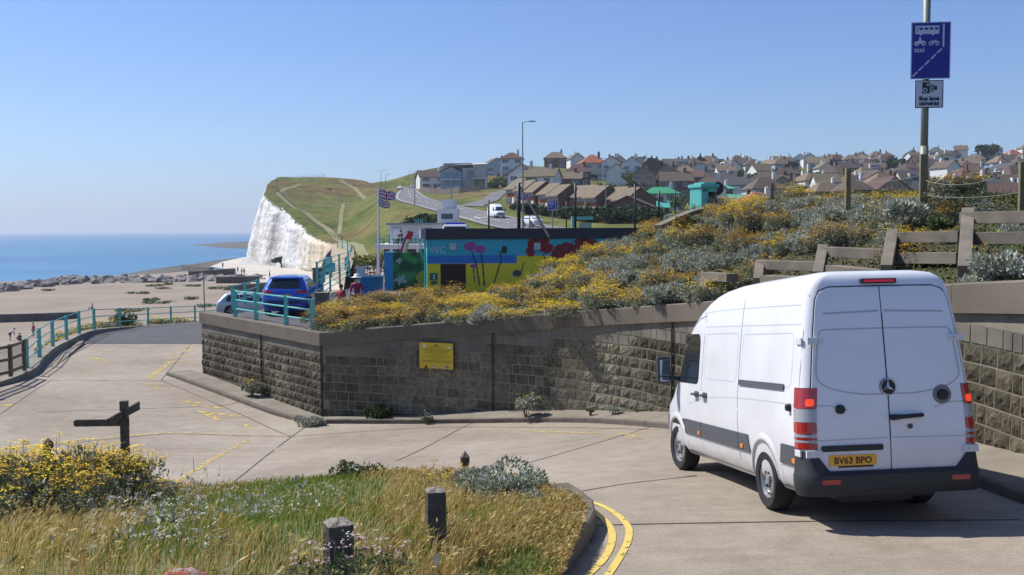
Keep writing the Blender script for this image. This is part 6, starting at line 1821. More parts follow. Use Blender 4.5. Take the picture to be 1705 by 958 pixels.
# sloping concrete copings in front of the portal
mb = MB(); cpp = [P(1172, 351, 33.6), P(1150, 356, 33.0), P(1126, 366, 32.4), P(1096, 380, 31.8)]
for a, b_ in zip(cpp[:-1], cpp[1:]): mb.bar(a + Vector((0, 0, .02)), b_ + Vector((0, 0, .02)), .32, .16)
props(mb.obj('sloping_coping', M['crib']), 'sloping concrete coping running down from the turquoise portal', 'coping')

# ================================================================ FOLIAGE TOOLS
def leaf_arrays(c, size, aspect=0.45, up=0.0, rs=nrs, dirs=None):
    """rhombic leaves at centres c (N,3): returns verts (N*4,3)"""
    n = len(c)
    d = rs.normal(size=(n, 3)) if dirs is None else dirs + rs.normal(size=(n, 3)) * 0.35
    d[:, 2] += up
    d /= np.linalg.norm(d, axis=1)[:, None] + 1e-9
    q = rs.normal(size=(n, 3)); p = np.cross(d, q); p /= np.linalg.norm(p, axis=1)[:, None] + 1e-9
    s = (size * rs.uniform(0.6, 1.3, n))[:, None]
    return np.stack([c - d * s, c + p * s * aspect, c + d * s, c - p * s * aspect], 1).reshape(-1, 3)
def quads_obj(name, parts, mats, parent=None, tris=None):
    """parts: list of (verts (4N,3), material index)"""
    V = np.concatenate([p[0] for p in parts]); mi = np.concatenate([np.full(len(p[0]) // 4, p[1], np.int32) for p in parts])
    nq = len(V) // 4
    me = bpy.data.meshes.new(name)
    me.vertices.add(len(V)); me.vertices.foreach_set('co', V.astype(np.float32).ravel())
    me.loops.add(len(V)); me.loops.foreach_set('vertex_index', np.arange(len(V), dtype=np.int32))
    me.polygons.add(nq); me.polygons.foreach_set('loop_start', np.arange(0, len(V), 4, dtype=np.int32)); me.polygons.foreach_set('loop_total', np.full(nq, 4, np.int32))
    for m in mats: me.materials.append(m)
    me.polygons.foreach_set('material_index', mi)
    me.update(calc_edges=True); me.validate()
    return link_mesh(name, me, parent)
def lumpy(n, r, h, rs, lumps=14, shell=0.35):
    """points through a lumpy dome"""
    a = rs.uniform(0, 2 * PI, lumps); rr = np.sqrt(rs.uniform(0, 1, lumps)) * r * .8; hz = h * (.35 + .55 * np.sqrt(np.clip(1 - (rr / r) ** 2, 0, 1))) * rs.uniform(.6, 1.1, lumps)
    cen = np.stack([np.cos(a) * rr, np.sin(a) * rr, hz * .75], 1)
    k = rs.randint(0, lumps, n)
    d = rs.normal(size=(n, 3)); d /= np.linalg.norm(d, axis=1)[:, None]
    rad = (r * .36) * rs.uniform(1 - shell, 1, n) * rs.uniform(.7, 1.15, lumps)[k]
    p = cen[k] + d * rad[:, None] * np.array([1, 1, .85])
    p[:, 2] = np.abs(p[:, 2])
    return p, d
SIL = ramp_mat('silver_leaves', [(0, (0.24, 0.27, 0.21)), (0.5, (0.42, 0.45, 0.38)), (1, (0.60, 0.62, 0.54))], leaf=0.15)
GRN = ramp_mat('green_leaves', [(0, (0.035, 0.07, 0.015)), (0.5, (0.07, 0.12, 0.025)), (1, (0.13, 0.17, 0.04))], leaf=0.2)
SAGE = ramp_mat('sage_leaves', [(0, (0.11, 0.12, 0.055)), (0.5, (0.20, 0.21, 0.11)), (1, (0.32, 0.32, 0.19))], leaf=0.2)
YEL = ramp_mat('yellow_flowers', [(0, (0.58, 0.38, 0.015)), (0.5, (0.78, 0.54, 0.02)), (1, (0.88, 0.70, 0.06))], leaf=0.15)
ORG = ramp_mat('faded_flowers', [(0, (0.28, 0.14, 0.03)), (0.5, (0.44, 0.24, 0.05)), (1, (0.58, 0.36, 0.08))], leaf=0.1)
BRN = ramp_mat('dead_stems', [(0, (0.07, 0.05, 0.03)), (1, (0.20, 0.15, 0.09))])
DKG = ramp_mat('dark_evergreen', [(0, (0.012, 0.03, 0.008)), (0.6, (0.035, 0.065, 0.015)), (1, (0.07, 0.10, 0.03))], leaf=0.1)
PNK = ramp_mat('pink_flowers', [(0, (0.45, 0.22, 0.33)), (1, (0.78, 0.60, 0.66))], leaf=0.2)
WHT = ramp_mat('white_flowers', [(0, (0.45, 0.42, 0.34)), (1, (0.70, 0.68, 0.60))], leaf=0.2)
def flower_heads(pts, nd, r, hgt, rs, per=7):
    """flat-topped clusters floating at the ends of stems"""
    tops = pts + nd * 0.04; tops[:, 2] += hgt * rs.uniform(.5, 1.2, len(pts))
    stems = []
    d = tops - pts; L = np.linalg.norm(d, axis=1)[:, None]
    mid = (tops + pts) / 2
    q = rs.normal(size=d.shape); p = np.cross(d, q); p /= np.linalg.norm(p, axis=1)[:, None] + 1e-9
    stems = np.stack([pts - p * .003, pts + p * .003, tops + p * .002, tops - p * .002], 1).reshape(-1, 3)
    c = np.repeat(tops, per, 0) + rs.normal(size=(len(tops) * per, 3)) * np.array([r, r, r * .25])
    dirs = rs.normal(size=(len(c), 3)); dirs[:, 2] *= .15
    d = dirs / (np.linalg.norm(dirs, axis=1)[:, None] + 1e-9)
    up = np.tile(np.array([0, 0, 1.0]), (len(c), 1)) + rs.normal(size=(len(c), 3)) * .3
    pp = np.cross(d, up); pp /= np.linalg.norm(pp, axis=1)[:, None] + 1e-9
    s = (r * .42 * rs.uniform(.6, 1.3, len(c)))[:, None]
    fl = np.stack([c - d * s, c + pp * s, c + d * s, c - pp * s], 1).reshape(-1, 3)
    return stems, fl
def shrub(name, label, r=.5, h=.5, n=1500, leaf=.05, kind='silver', flowers=60, fkind='yellow', seed=0, group=None, cat='shrub', fr=.035, fh=.12, mix=None, aspect=.4):
    rs = np.random.RandomState(seed + 100)
    root = empty(name, (0, 0, 0), label, cat, 0, group)
    p, d = lumpy(n, r, h, rs)
    lm = {'silver': [SIL, SAGE], 'sage': [SAGE, SIL], 'green': [GRN, SAGE], 'dark': [DKG, GRN]}[kind]
    k = int(n * (.75 if mix is None else mix))
    quads_obj('foliage', [(leaf_arrays(p[:k], leaf, aspect, .4, rs, d[:k]), 0), (leaf_arrays(p[k:], leaf, aspect, .4, rs, d[k:]), 1)], lm, root)
    # woody stems
    q = MB()
    for i in range(7):
        a = rs.uniform(0, 2 * PI); q.tube([(0.02 * math.cos(a), .02 * math.sin(a), -0.15), (r * .3 * math.cos(a), r * .3 * math.sin(a), h * .35), (r * .6 * math.cos(a), r * .6 * math.sin(a), h * .7)], [.014, .01, .004], 5)
    q.obj('stem', BRN, root)
    if flowers:
        top = p[p[:, 2] > h * .5]; td = d[p[:, 2] > h * .5]
        idx = rs.randint(0, len(top), flowers)
        st, fl = flower_heads(top[idx], td[idx], fr, fh, rs)
        fm = {'yellow': [YEL, ORG], 'orange': [ORG, YEL], 'pink': [PNK, WHT], 'white': [WHT, PNK]}[fkind]
        m_ = len(fl) // 4; c_ = int(m_ * .82) * 4
        quads_obj('flower_heads', [(st, 2), (fl[:c_], 0), (fl[c_:], 1)], fm + [SAGE], root)
    return root

# ---------------------------------------------------------------- bank planting
protos = {}
def bank_kind(u, v, rr):
    n1 = mn.noise(Vector((u * .012, v * .02, 2.0))); n2 = mn.noise(Vector((u * .02 + 9, v * .03, 7.0)))
    if u < 760: return rr.choice(['orange', 'orange', 'yellow', 'yellow', 'sage'])
    if u < 1000: return 'yellow' if n1 > 0.05 else rr.choice(['yellow', 'orange', 'silver', 'sage'])
    low = v > 455 - (u - 1000) * .12
    if low: return rr.choice(['silver', 'silver', 'sage', 'orange'])
    if u > 1330 and v > 330: return rr.choice(['silver', 'silver', 'silver', 'sage', 'orange'])
    return rr.choice(['yellow', 'orange', 'orange', 'sage', 'silver']) if n2 > -.15 else 'silver'
B_LAB = {'yellow': 'shrub covered in bright yellow flower heads, massed with others on the bank above the wall', 'orange': 'shrub with faded orange brown flower heads, massed with others on the bank above the wall',
         'silver': 'silvery leaved shrub with few flowers, massed with others on the bank above the wall', 'sage': 'grey green shrub with scattered flowers, massed with others on the bank above the wall'}
def bank_proto(k, j):
    key = (k, j)
    if key not in protos:
        a = dict(yellow=dict(kind='sage', flowers=270, fkind='yellow', n=3000, mix=.6), orange=dict(kind='sage', flowers=270, fkind='orange', n=3000, mix=.7), silver=dict(kind='silver', flowers=26, fkind='orange', n=4200), sage=dict(kind='sage', flowers=150, fkind=('yellow', 'orange')[j % 2], n=3400, mix=.6))[k]
        aa = dict(leaf=.034); aa.update(a)
        if k == 'sage' or k == 'yellow': pass
        protos[key] = [shrub('flowering_shrub', B_LAB[k], r=.64, h=.78, seed=len(protos) * 7, group={'yellow': 'yellow flowering shrubs massed on the bank', 'orange': 'faded orange shrubs massed on the bank', 'silver': 'silver shrubs massed on the bank', 'sage': 'grey green shrubs massed on the bank'}[k], fr=.034, fh=.17, **aa), False]
    return protos[key]
placed = []
rb = random.Random(5)
crest = lambda u: float(np.interp(u, [505, 560, 640, 720, 800, 870, 930, 1000, 1070, 1140, 1200, 1300, 1400, 1500, 1580, 1640, 1705, 1800], [515, 503, 499, 508, 508, 494, 458, 428, 406, 374, 356, 344, 339, 341, 347, 356, 366, 372]))
spots = []
def proj(p):
    d = p.dot(fw); return 852.5 + F * p.dot(rt) / d, 479 - F * p.dot(upv) / d
tries = 0
bank_at = lambda x, y: bank.at(x, y)
cand = []
for i in range(5200):
    A_ = rb.random(); B_ = rb.random() ** .8
    s_ = CORNER - 0.2 + (smax - 1.0 - CORNER) * A_
    base = wp(s_, -.35 - B_ * 13)
    if base.y < 12 or base.y > 41: continue
    cand.append(base)
# a run of shrubs right on the edge, trailing over the coping
for i in range(46):
    s_ = CORNER - .3 + i * .30
    if capz(s_) < 0 and s_ < CORNER + 12: cand.insert(0, wp(s_, -.38 + rb.uniform(-.12, .10)))
XB = np.array([c.x for c in cand]); YB = np.array([c.y for c in cand]); ZB = bank(XB, YB)
cnt = 0
for x, y, z_ in zip(XB, YB, ZB):
    u, v = proj(Vector((x, y, z_)))
    if u < 500 or u > 1760: continue
    if v < crest(u) - 6: continue
    # bare mossy ground with frames at the right
    line_v = np.interp(u, [1180, 1300, 1450, 1600, 1705], [520, 442, 398, 352, 360])
    if u > 1180 and v > line_v and rb.random() > .04: continue
    if 1085 < u < 1180 and v < 392 and rb.random() > .15: continue
    if u > 1760: continue
    md = .62 if u < 1300 else .55
    if any((x - a) ** 2 + (y - b_) ** 2 < (md * k_) ** 2 for a, b_, k_ in placed): continue
    sc_ = rb.uniform(.8, 1.2) * (1.0 if u < 1250 else .85)
    placed.append((x, y, sc_)); k = bank_kind(u, v, rb); j = rb.randint(0, 2)
    pr = bank_proto(k, j)
    if not pr[1]: o = pr[0]; pr[1] = True; TREE.pop(o.name, None); freeze(o)
    else: o = dup(pr[0])
    o.location = (x, y, z_ - (.13 if cnt < 34 else .36 if u > 700 else .52)); o.rotation_euler = (0, 0, rb.uniform(0, 6.28)); o.scale = (sc_, sc_, sc_ * rb.uniform(.7, 1.3) * (.8 if cnt < 34 else 1))
    cnt += 1
    if cnt >= 298: break
for i, (u, v, d) in enumerate([(526, 524, 32.6), (548, 514, 33.6), (572, 507, 34.6), (598, 503, 35.4), (625, 499, 36), (652, 496, 36.5), (560, 525, 32.4), (590, 520, 33.2), (680, 494, 37)]):
    o = dup(bank_proto(('orange', 'yellow', 'sage')[i % 3], i % 3)[0]); o.location = P(u, v, d); o.location.z -= .42; o.scale = (1, 1, .8)
# the tall bush right of the sign post and a few individual clumps
def put(o, u, v, d, s=1.0, sz=None, dz=0.0, rz=0.3, zf=None):
    p = P(u, v, d); z_ = zf.at(p.x, p.y) if zf else p.z
    o.location = (p.x, p.y, z_ + dz); o.scale = (s, s, sz or s); o.rotation_euler = (0, 0, rz); return o
put(shrub('flowering_shrub', 'tall yellow and orange flowered bush standing right of the bus lane sign post', r=.62, h=.95, n=2200, kind='sage', flowers=190, fkind='orange', seed=51, fr=.04, fh=.16), 1592, 352, 22.0, 1.0)
put(shrub('silver_shrub', 'bright silver clump under the highest concrete frame at the right', r=.5, h=.5, n=2600, leaf=.045, kind='silver', flowers=0, seed=52), 1668, 466, 14.6, .92)
put(shrub('silver_shrub', 'silver clump just below the sign post on the bank', r=.6, h=.5, n=2400, leaf=.05, kind='silver', flowers=0, seed=53), 1510, 366, 22, 1.0)
put(shrub('silver_shrub', 'pale silver clump sitting on the wall coping left of the van roof', r=.5, h=.5, n=2200, leaf=.05, kind='silver', flowers=0, seed=54), 1100, 505, 25.0, 1.0)
put(shrub('green_shrub', 'fresh green bush on the bank between the third and highest frames', r=.3, h=.3, n=900, leaf=.05, kind='green', flowers=0, seed=55), 1560, 386, 19.5, 1.0)
put(shrub('brown_shrub', 'brown dried bush beside the sloping coping below the turquoise portal', r=.55, h=.5, n=1300, leaf=.04, kind='dark', flowers=170, fkind='orange', seed=56, fr=.03, fh=.05), 1150, 390, 31, 1.1)
# moss carpet on the bare part of the bank: many tiny leaves
MOSS = ramp_mat('moss_leaves', [(0, (0.05, 0.045, 0.015)), (0.4, (0.06, 0.085, 0.02)), (1, (0.12, 0.15, 0.035))], big=[(0.35, (0.13, 0.075, 0.03)), (0.6, (0.07, 0.11, 0.02))], bigscale=1.2)
N = 70000
A_ = nrs.uniform(CORNER + 4, smax, N); Bq = nrs.uniform(0, 11, N)
bx = np.interp(A_, Ls, wx); by = np.interp(A_, Ls, wy)
e_ = .3
dx = np.interp(A_ + e_, Ls, wx) - bx; dy = np.interp(A_ + e_, Ls, wy) - by; l_ = np.hypot(dx, dy) + 1e-9
X = bx - dy / l_ * (Bq + .3); Y = by + dx / l_ * (Bq + .3)
kk = (Y > 11) & (Y < 36) & (X < 16); X = X[kk]; Y = Y[kk]
Z = bank(X, Y) + nrs.uniform(0, .10, len(X))
mo = quads_obj('ground_cover', [(leaf_arrays(np.stack([X, Y, Z], 1), .03, .6, 0, nrs), 0)], [MOSS]); props(mo, 'green brown mossy ground cover between the concrete frames on the bank', 'ground cover', None, 'stuff')

# ---------------------------------------------------------------- clumps along the foot of the wall
def foot(u, v, d, **k):
    lab = k.pop('label'); s = k.pop('s', 1); nm = k.pop('nm', 'silver_shrub')
    return put(shrub(nm, lab, **k), u, v, d, s)
foot(421, 660, 34.2, label='grey green clump with orange tips at the foot of the left wall face', r=.36, h=.55, n=1600, kind='sage', mix=.6, flowers=34, fkind='orange', seed=60, s=1.15)
foot(521, 716, 29.6, label='blue grey clump on the kerb just below the wall corner', r=.42, h=.42, n=2200, leaf=.04, kind='silver', mix=.6, flowers=0, seed=61, s=1.0)
foot(498, 702, 30.4, label='tiny silver tuft on the footpath left of the wall corner', r=.22, h=.2, n=500, leaf=.035, kind='silver', flowers=0, seed=62)
foot(631, 698, 30.0, label='dark clump in the shade at the foot of the wall', r=.42, h=.45, n=1500, kind='dark', flowers=0, seed=63)
foot(712, 704, 28.8, label='small white flowered weed in the kerb shade', r=.2, h=.25, n=260, leaf=.03, kind='dark', flowers=16, fkind='white', seed=64, fr=.02)
foot(876, 687, 27.6, label='pale round bush at the foot of the wall between the notice and the van', r=.45, h=.6, n=2600, leaf=.04, kind='silver', mix=.55, flowers=8, fkind='yellow', seed=65, s=1.0)
foot(1022, 687, 26.0, label='small silver tuft at the wall foot left of the van', r=.2, h=.2, n=600, leaf=.035, kind='silver', flowers=0, seed=66)
foot(983, 687, 26.4, nm='weed', label='tiny green weed left of the small silver tuft', r=.12, h=.12, n=200, leaf=.03, kind='green', flowers=0, seed=67)
foot(1066, 688, 25.6, nm='weed', label='tiny green weed right of the small silver tuft', r=.15, h=.12, n=240, leaf=.03, kind='green', flowers=0, seed=68)
# ---------------------------------------------------------------- shrubs on the verge
for i, (u, v, d, s, fl_, lab) in enumerate([(60, 850, 14.2, 1.15, 190, 'big yellow flowered shrub at the left edge around the orange-topped bollard'), (150, 835, 15.0, 1.0, 150, 'yellow flowered shrub in the middle of the left hand clump'), (215, 838, 15.6, .95, 190, 'yellow flowered shrub at the foot of the fingerpost'),
                                        (10, 880, 13.2, .9, 60, 'sage green shrub with few flowers at the far left of the verge'), (120, 862, 13.8, .85, 110, 'lower yellow flowered shrub in front of the left hand clump'), (250, 842, 16.4, .62, 110, 'small yellow shrub right of the fingerpost')]):
    o = shrub('flowering_shrub', lab, r=.72, h=.85, n=2400, leaf=.04, kind='sage', mix=.85, flowers=int(fl_ * 1.9), fkind='yellow', seed=70 + i, fr=.035, fh=.15, group=None)
    put(o, u, v, d, s)
for i, (u, v, d, s, lab) in enumerate([(830, 848, 12.4, 1.25, 'silver grey bush on the verge behind the cracked bollard'), (878, 862, 11.9, 1.0, 'silver grey bush nearest the yellow lines on the verge corner'), (812, 838, 13.0, .75, 'smaller silver grey bush next to the slim pointed bollard'), (905, 872, 11.4, .65, 'little silver grey bush at the tip of the verge')]):
    o = shrub('silver_shrub', lab, r=.62, h=.62, n=6000, leaf=.026, kind='silver', mix=.55, flowers=0, seed=80 + i); put(o, u, v, d, s, s * .82)
put(shrub('green_shrub', 'leafy green weed bush on the back edge of the verge', r=.5, h=.5, n=1200, leaf=.045, kind='green', mix=.6, flowers=12, fkind='white', seed=90), 598, 806, 16.6, .9)
put(shrub('flowering_shrub', 'low orange flowered patch left of the silver bushes on the verge', r=.7, h=.3, n=900, leaf=.035, kind='sage', flowers=120, fkind='orange', seed=91, fh=.06), 760, 830, 14.0, 1.0)
for i, (u, v, d, s, lab, fk) in enumerate([(600, 955, 5.9, .42, 'cluster of pink flowers right of the nearest bollard', 'pink'), (512, 965, 5.9, .34, 'small cluster of pink flowers left of the nearest bollard', 'pink'), (650, 948, 6.3, .3, 'outer cluster of pink flowers in the grass right of the nearest bollard', 'pink')]):
    put(shrub('flower_clump', lab, r=.6, h=.4, n=300, leaf=.05, kind='green', mix=.5, flowers=14, fkind=fk, seed=94 + i, fr=.05, fh=.3), u, v, d, s, dz=-.02)
put(shrub('flower_clump', 'carpet of small white flowers in the middle of the verge', r=1.5, h=.14, n=1600, leaf=.03, kind='sage', mix=.3, flowers=170, fkind='white', seed=99, fr=.02, fh=.10), 350, 885, 10.6, 1.0)
put(shrub('flower_clump', 'nearer carpet of small white flowers at the lower left of the verge', r=.8, h=.12, n=900, leaf=.03, kind='sage', mix=.3, flowers=110, fkind='white', seed=98, fr=.02, fh=.08), 245, 952, 6.9, 1.0)
# ---------------------------------------------------------------- grass blades on the verge
def grass(name, n, hmin, hmax, wd, lean, mt, keep, label, seed, seedheads=0.0):
    rs = np.random.RandomState(seed)
    ex = np.array([p.x for p in edge_s]); ey = np.array([p.y for p in edge_s])
    s = rs.uniform(2, len(edge_s) - 1, n); t = np.sqrt(rs.uniform(0, 1, n)); t = 1 - t; t = np.maximum(t, .012)  # denser at the rim
    X = np.interp(s, range(len(ex)), ex); Y = np.interp(s, range(len(ey)), ey)
    X = X + (-1.5 - X) * t; Y = Y + (-3 - Y) * t
    k = Y > 3.6; X = X[k]; Y = Y[k]
    Z = verge(X, Y)
    D = Y * fw.y + Z * fw.z; U = 852.5 + F * (X * rt.x + Y * rt.y + Z * rt.z) / D; V = 479 - F * (X * upv.x + Y * upv.y + Z * upv.z) / D
    pr_, hs_ = keep(U, V, rs, Y)
    k = (rs.uniform(0, 1, len(X)) < pr_) & (U > -60) & (U < 1010) & (V < 1010); X, Y, Z, hs_ = X[k], Y[k], Z[k], hs_[k]
    m = len(X)
    h = rs.uniform(hmin, hmax, m) * hs_
    ed_ = np.array([[p.x, p.y] for p in edge_s[:60]]); dd_ = np.full(m, 9.0)
    for q_ in ed_: dd_ = np.minimum(dd_, np.hypot(X - q_[0], Y - q_[1]))
    h = h * np.clip(.25 + dd_ * .9, 0, 1) * np.where(Y > 9, .75, 1); a = rs.uniform(0, 2 * PI, m)
    windx = .45 + rs.normal(0, .35, m); windy = rs.normal(0, .35, m)
    lx_ = windx * lean * h; ly_ = windy * lean * h
    w_ = wd * rs.uniform(.6, 1.4, m) * (1 + Y / 14)
    px, py = np.cos(a) * w_ / 2, np.sin(a) * w_ / 2
    b0 = np.stack([X - px, Y - py, Z - .02], 1); b1 = np.stack([X + px, Y + py, Z - .02], 1)
    m0 = np.stack([X - px * .8 + lx_ * .35, Y - py * .8 + ly_ * .35, Z + h * .6], 1); m1 = np.stack([X + px * .8 + lx_ * .35, Y + py * .8 + ly_ * .35, Z + h * .6], 1)
    t0 = np.stack([X + lx_, Y + ly_, Z + h], 1)
    V_ = np.stack([b0, b1, m1, m0, t0], 1).reshape(-1, 3)
    base = np.arange(m) * 5
    F4 = np.stack([base, base + 1, base + 2, base + 3], 1); F3 = np.stack([base + 3, base + 2, base + 4], 1)
    extra = None
    if seedheads:
        k = rs.uniform(0, 1, m) < seedheads
        c = np.stack([X + lx_, Y + ly_, Z + h], 1)[k]; dd = np.stack([lx_ * 1.2, ly_ * 1.2, h * .4], 1)[k]
        extra = leaf_arrays(c, .035, .22, 0, rs, dd / np.linalg.norm(dd, axis=1)[:, None])
    nv = len(V_); nextra = 0 if extra is None else len(extra)
    me = bpy.data.meshes.new(name); me.vertices.add(nv + nextra)
    me.vertices.foreach_set('co', np.concatenate([V_] + ([extra] if nextra else [])).astype(np.float32).ravel())
    li = np.concatenate([np.concatenate([F4, F3], 1).ravel(), np.arange(nextra) + nv]).astype(np.int32)
    me.loops.add(len(li)); me.loops.foreach_set('vertex_index', li)
    tot = np.concatenate([np.tile([4, 3], m), np.full(nextra // 4, 4)]).astype(np.int32); st = np.concatenate([[0], np.cumsum(tot)[:-1]]).astype(np.int32)
    me.polygons.add(len(tot)); me.polygons.foreach_set('loop_start', st); me.polygons.foreach_set('loop_total', tot)
    me.materials.append(mt); me.update(calc_edges=True)
    o = link_mesh(name, me); return props(o, label, 'grass', None, 'stuff')
DRY = ramp_mat('dry_grass_blades', [(0, (0.20, 0.12, 0.03)), (0.35, (0.38, 0.26, 0.07)), (0.7, (0.52, 0.39, 0.14)), (1, (0.68, 0.56, 0.28))], leaf=0.35)
LUSH = ramp_mat('green_grass_blades', [(0, (0.06, 0.12, 0.012)), (0.5, (0.13, 0.21, 0.025)), (0.85, (0.21, 0.27, 0.04)), (1, (0.36, 0.32, 0.09))], leaf=0.35)
def vn(U, V, f, o):
    return np.array([mn.noise(Vector((a * f, b_ * f * 1.7, o))) for a, b_ in zip(U, V)])
def greenness(U, V):
    g = np.exp(-(((U - 430) / 190) ** 2 + ((V - 868) / 46) ** 2)) * 1.2
    g += np.exp(-(((U - 560) / 120) ** 2 + ((V - 820) / 30) ** 2)) * .8
    g += np.exp(-(((U - 230) / 200) ** 2 + ((V - 925) / 28) ** 2)) * .5 + np.exp(-(((U - 870) / 110) ** 2 + ((V - 940) / 40) ** 2)) * .5
    return g - .02 + vn(U, V, .012, 3) * .7
def keep_dry(U, V, rs, Y):
    g = greenness(U, V); tall = .65 + .7 * np.clip(vn(U, V, .01, 8) + .35, 0, 1)
    tall *= np.where((U > 620) & (U < 760) & (V > 800), 1.1, .8)
    return np.clip(1.0 - g, .08, 1) * np.clip(.35 + vn(U, V, .02, 5) * 1.4 + .45, .12, 1), tall * np.where((U > 330) & (U < 600) & (V < 900), .55, 1)
def keep_green(U, V, rs, Y):
    g = greenness(U, V); return np.clip(g * 1.1 + .15, .18, 1), np.where(g > .7, .75, 1.05)
grass('dry_grass', 120000, .14, .34, .0042, .8, DRY, keep_dry, 'tall dry golden grass covering the verge', 21, .25)
grass('green_grass', 110000, .07, .20, .0045, .6, LUSH, keep_green, 'short green grass in patches on the verge', 22)
# lichened stone at the bottom edge
mb = MB(); rows = []
for j in range(9):
    t = PI / 2 * j / 8; rr = math.cos(t); rows.append([(rr * .22 * math.cos(a) * (1 + .2 * mn.noise(Vector((math.cos(a), math.sin(a), j * .4)))), rr * .15 * math.sin(a), math.sin(t) * .13 * (1 + .3 * mn.noise(Vector((math.cos(a) * 2, j, 0))))) for a in [2 * PI * i / 20 for i in range(20)]])
mb.grid(rows, closed=True)
o = mb.obj('lichened_stone', mat('red_lichen_stone', (0.30, 0.27, 0.24), .95, 0, 7, col2=(0.26, 0.05, 0.02), bump=.7, bscale=20, contrast=.15), None, smooth=True); p = P(305, 968, 5.2); o.location = p - Vector((0, 0, .035)); o.scale = (.75, .75, .75); props(o, 'grey stone with red lichen at the bottom edge of the picture', 'stone')
# pale litter and a small object in the shrubs
q = MB(); q.add([(0, 0, 0), (.05, 0, .01), (.045, .01, .07), (.01, .01, .08), (.02, .03, .04)], [(0, 1, 4), (1, 2, 4), (2, 3, 4), (3, 0, 4)])
o = q.obj('paper_litter', M['white']); p = P(722, 944, 7.2); o.location = p + Vector((0, 0, .02)); props(o, 'scrap of white paper caught in the grass right of the pink flowers', 'litter')

# yellow flowers behind the far railing
fp_ = shrub('flowering_shrub', 'yellow flowered bush behind the far ramp railing', r=1.0, h=.9, n=1300, leaf=.09, kind='sage', mix=.5, flowers=120, fkind='yellow', seed=110, fr=.07, fh=.2, group='yellow bushes behind the far ramp railing')
first = True
for u, v, d, s in [(86, 585, 49, .9), (100, 572, 52, .9), (118, 562, 55, .95), (140, 553, 58, 1.0), (165, 548, 62, 1.1), (190, 546, 63.5, 1.0), (212, 545, 65, 1.1), (268, 541, 68, 1.1), (290, 540, 69, 1.1), (312, 539, 70, .9)]:
    o = fp_ if first else dup(fp_); first = False
    put(o, u, v, d, s * .85, dz=-.35, rz=u); 
o = shrub('green_shrub', 'taller dark green bush behind the far ramp railing among the yellow ones', r=.9, h=1.5, n=1500, leaf=.08, kind='dark', mix=.6, flowers=30, fkind='yellow', seed=111, fr=.05, fh=.2); put(o, 203, 546, 63, .95, dz=-.2)

# ================================================================ HOUSES
WALLS = {'white': (0.74, 0.73, 0.70), 'cream': (0.55, 0.49, 0.38), 'brick': (0.17, 0.085, 0.055), 'pale blue': (0.42, 0.50, 0.58), 'tan': (0.34, 0.27, 0.19), 'brown': (0.10, 0.065, 0.045)}
ROOFS = {'brown': (0.115, 0.082, 0.058), 'tan': (0.19, 0.145, 0.09), 'dark grey': (0.075, 0.07, 0.07), 'orange': (0.36, 0.12, 0.055), 'red brown': (0.11, 0.06, 0.045), 'green': (0.03, 0.30, 0.15), 'turquoise': (0.07, 0.42, 0.36), 'mossy brown': (0.15, 0.12, 0.065), 'grey': (0.26, 0.25, 0.23)}
def wm(k): return mat('wall_' + k.replace(' ', '_'), WALLS[k], .85, .15, .5)
def rm(k): return mat('roof_' + k.replace(' ', '_'), ROOFS[k], .85, .35, .9, bump=.4, bscale=3)
WG = mat('window_glass', (0.035, 0.05, 0.07), 0.12, spec=.8); WF = mat('window_frame', (0.6, 0.6, 0.58), .6)
def window(par, x, z, w_, h, y, m2=None, ny=2):
    q = MB(); q.box((x, y - .03, z), (w_, .08, h), mi=0)
    for i in range(ny): q.box((x - w_ / 2 + (i + .5) * w_ / ny, y - .075, z), (w_ / ny - .12, .02, h - .16), mi=1)
    return q.obj('window', [WF, m2 or WG], par)
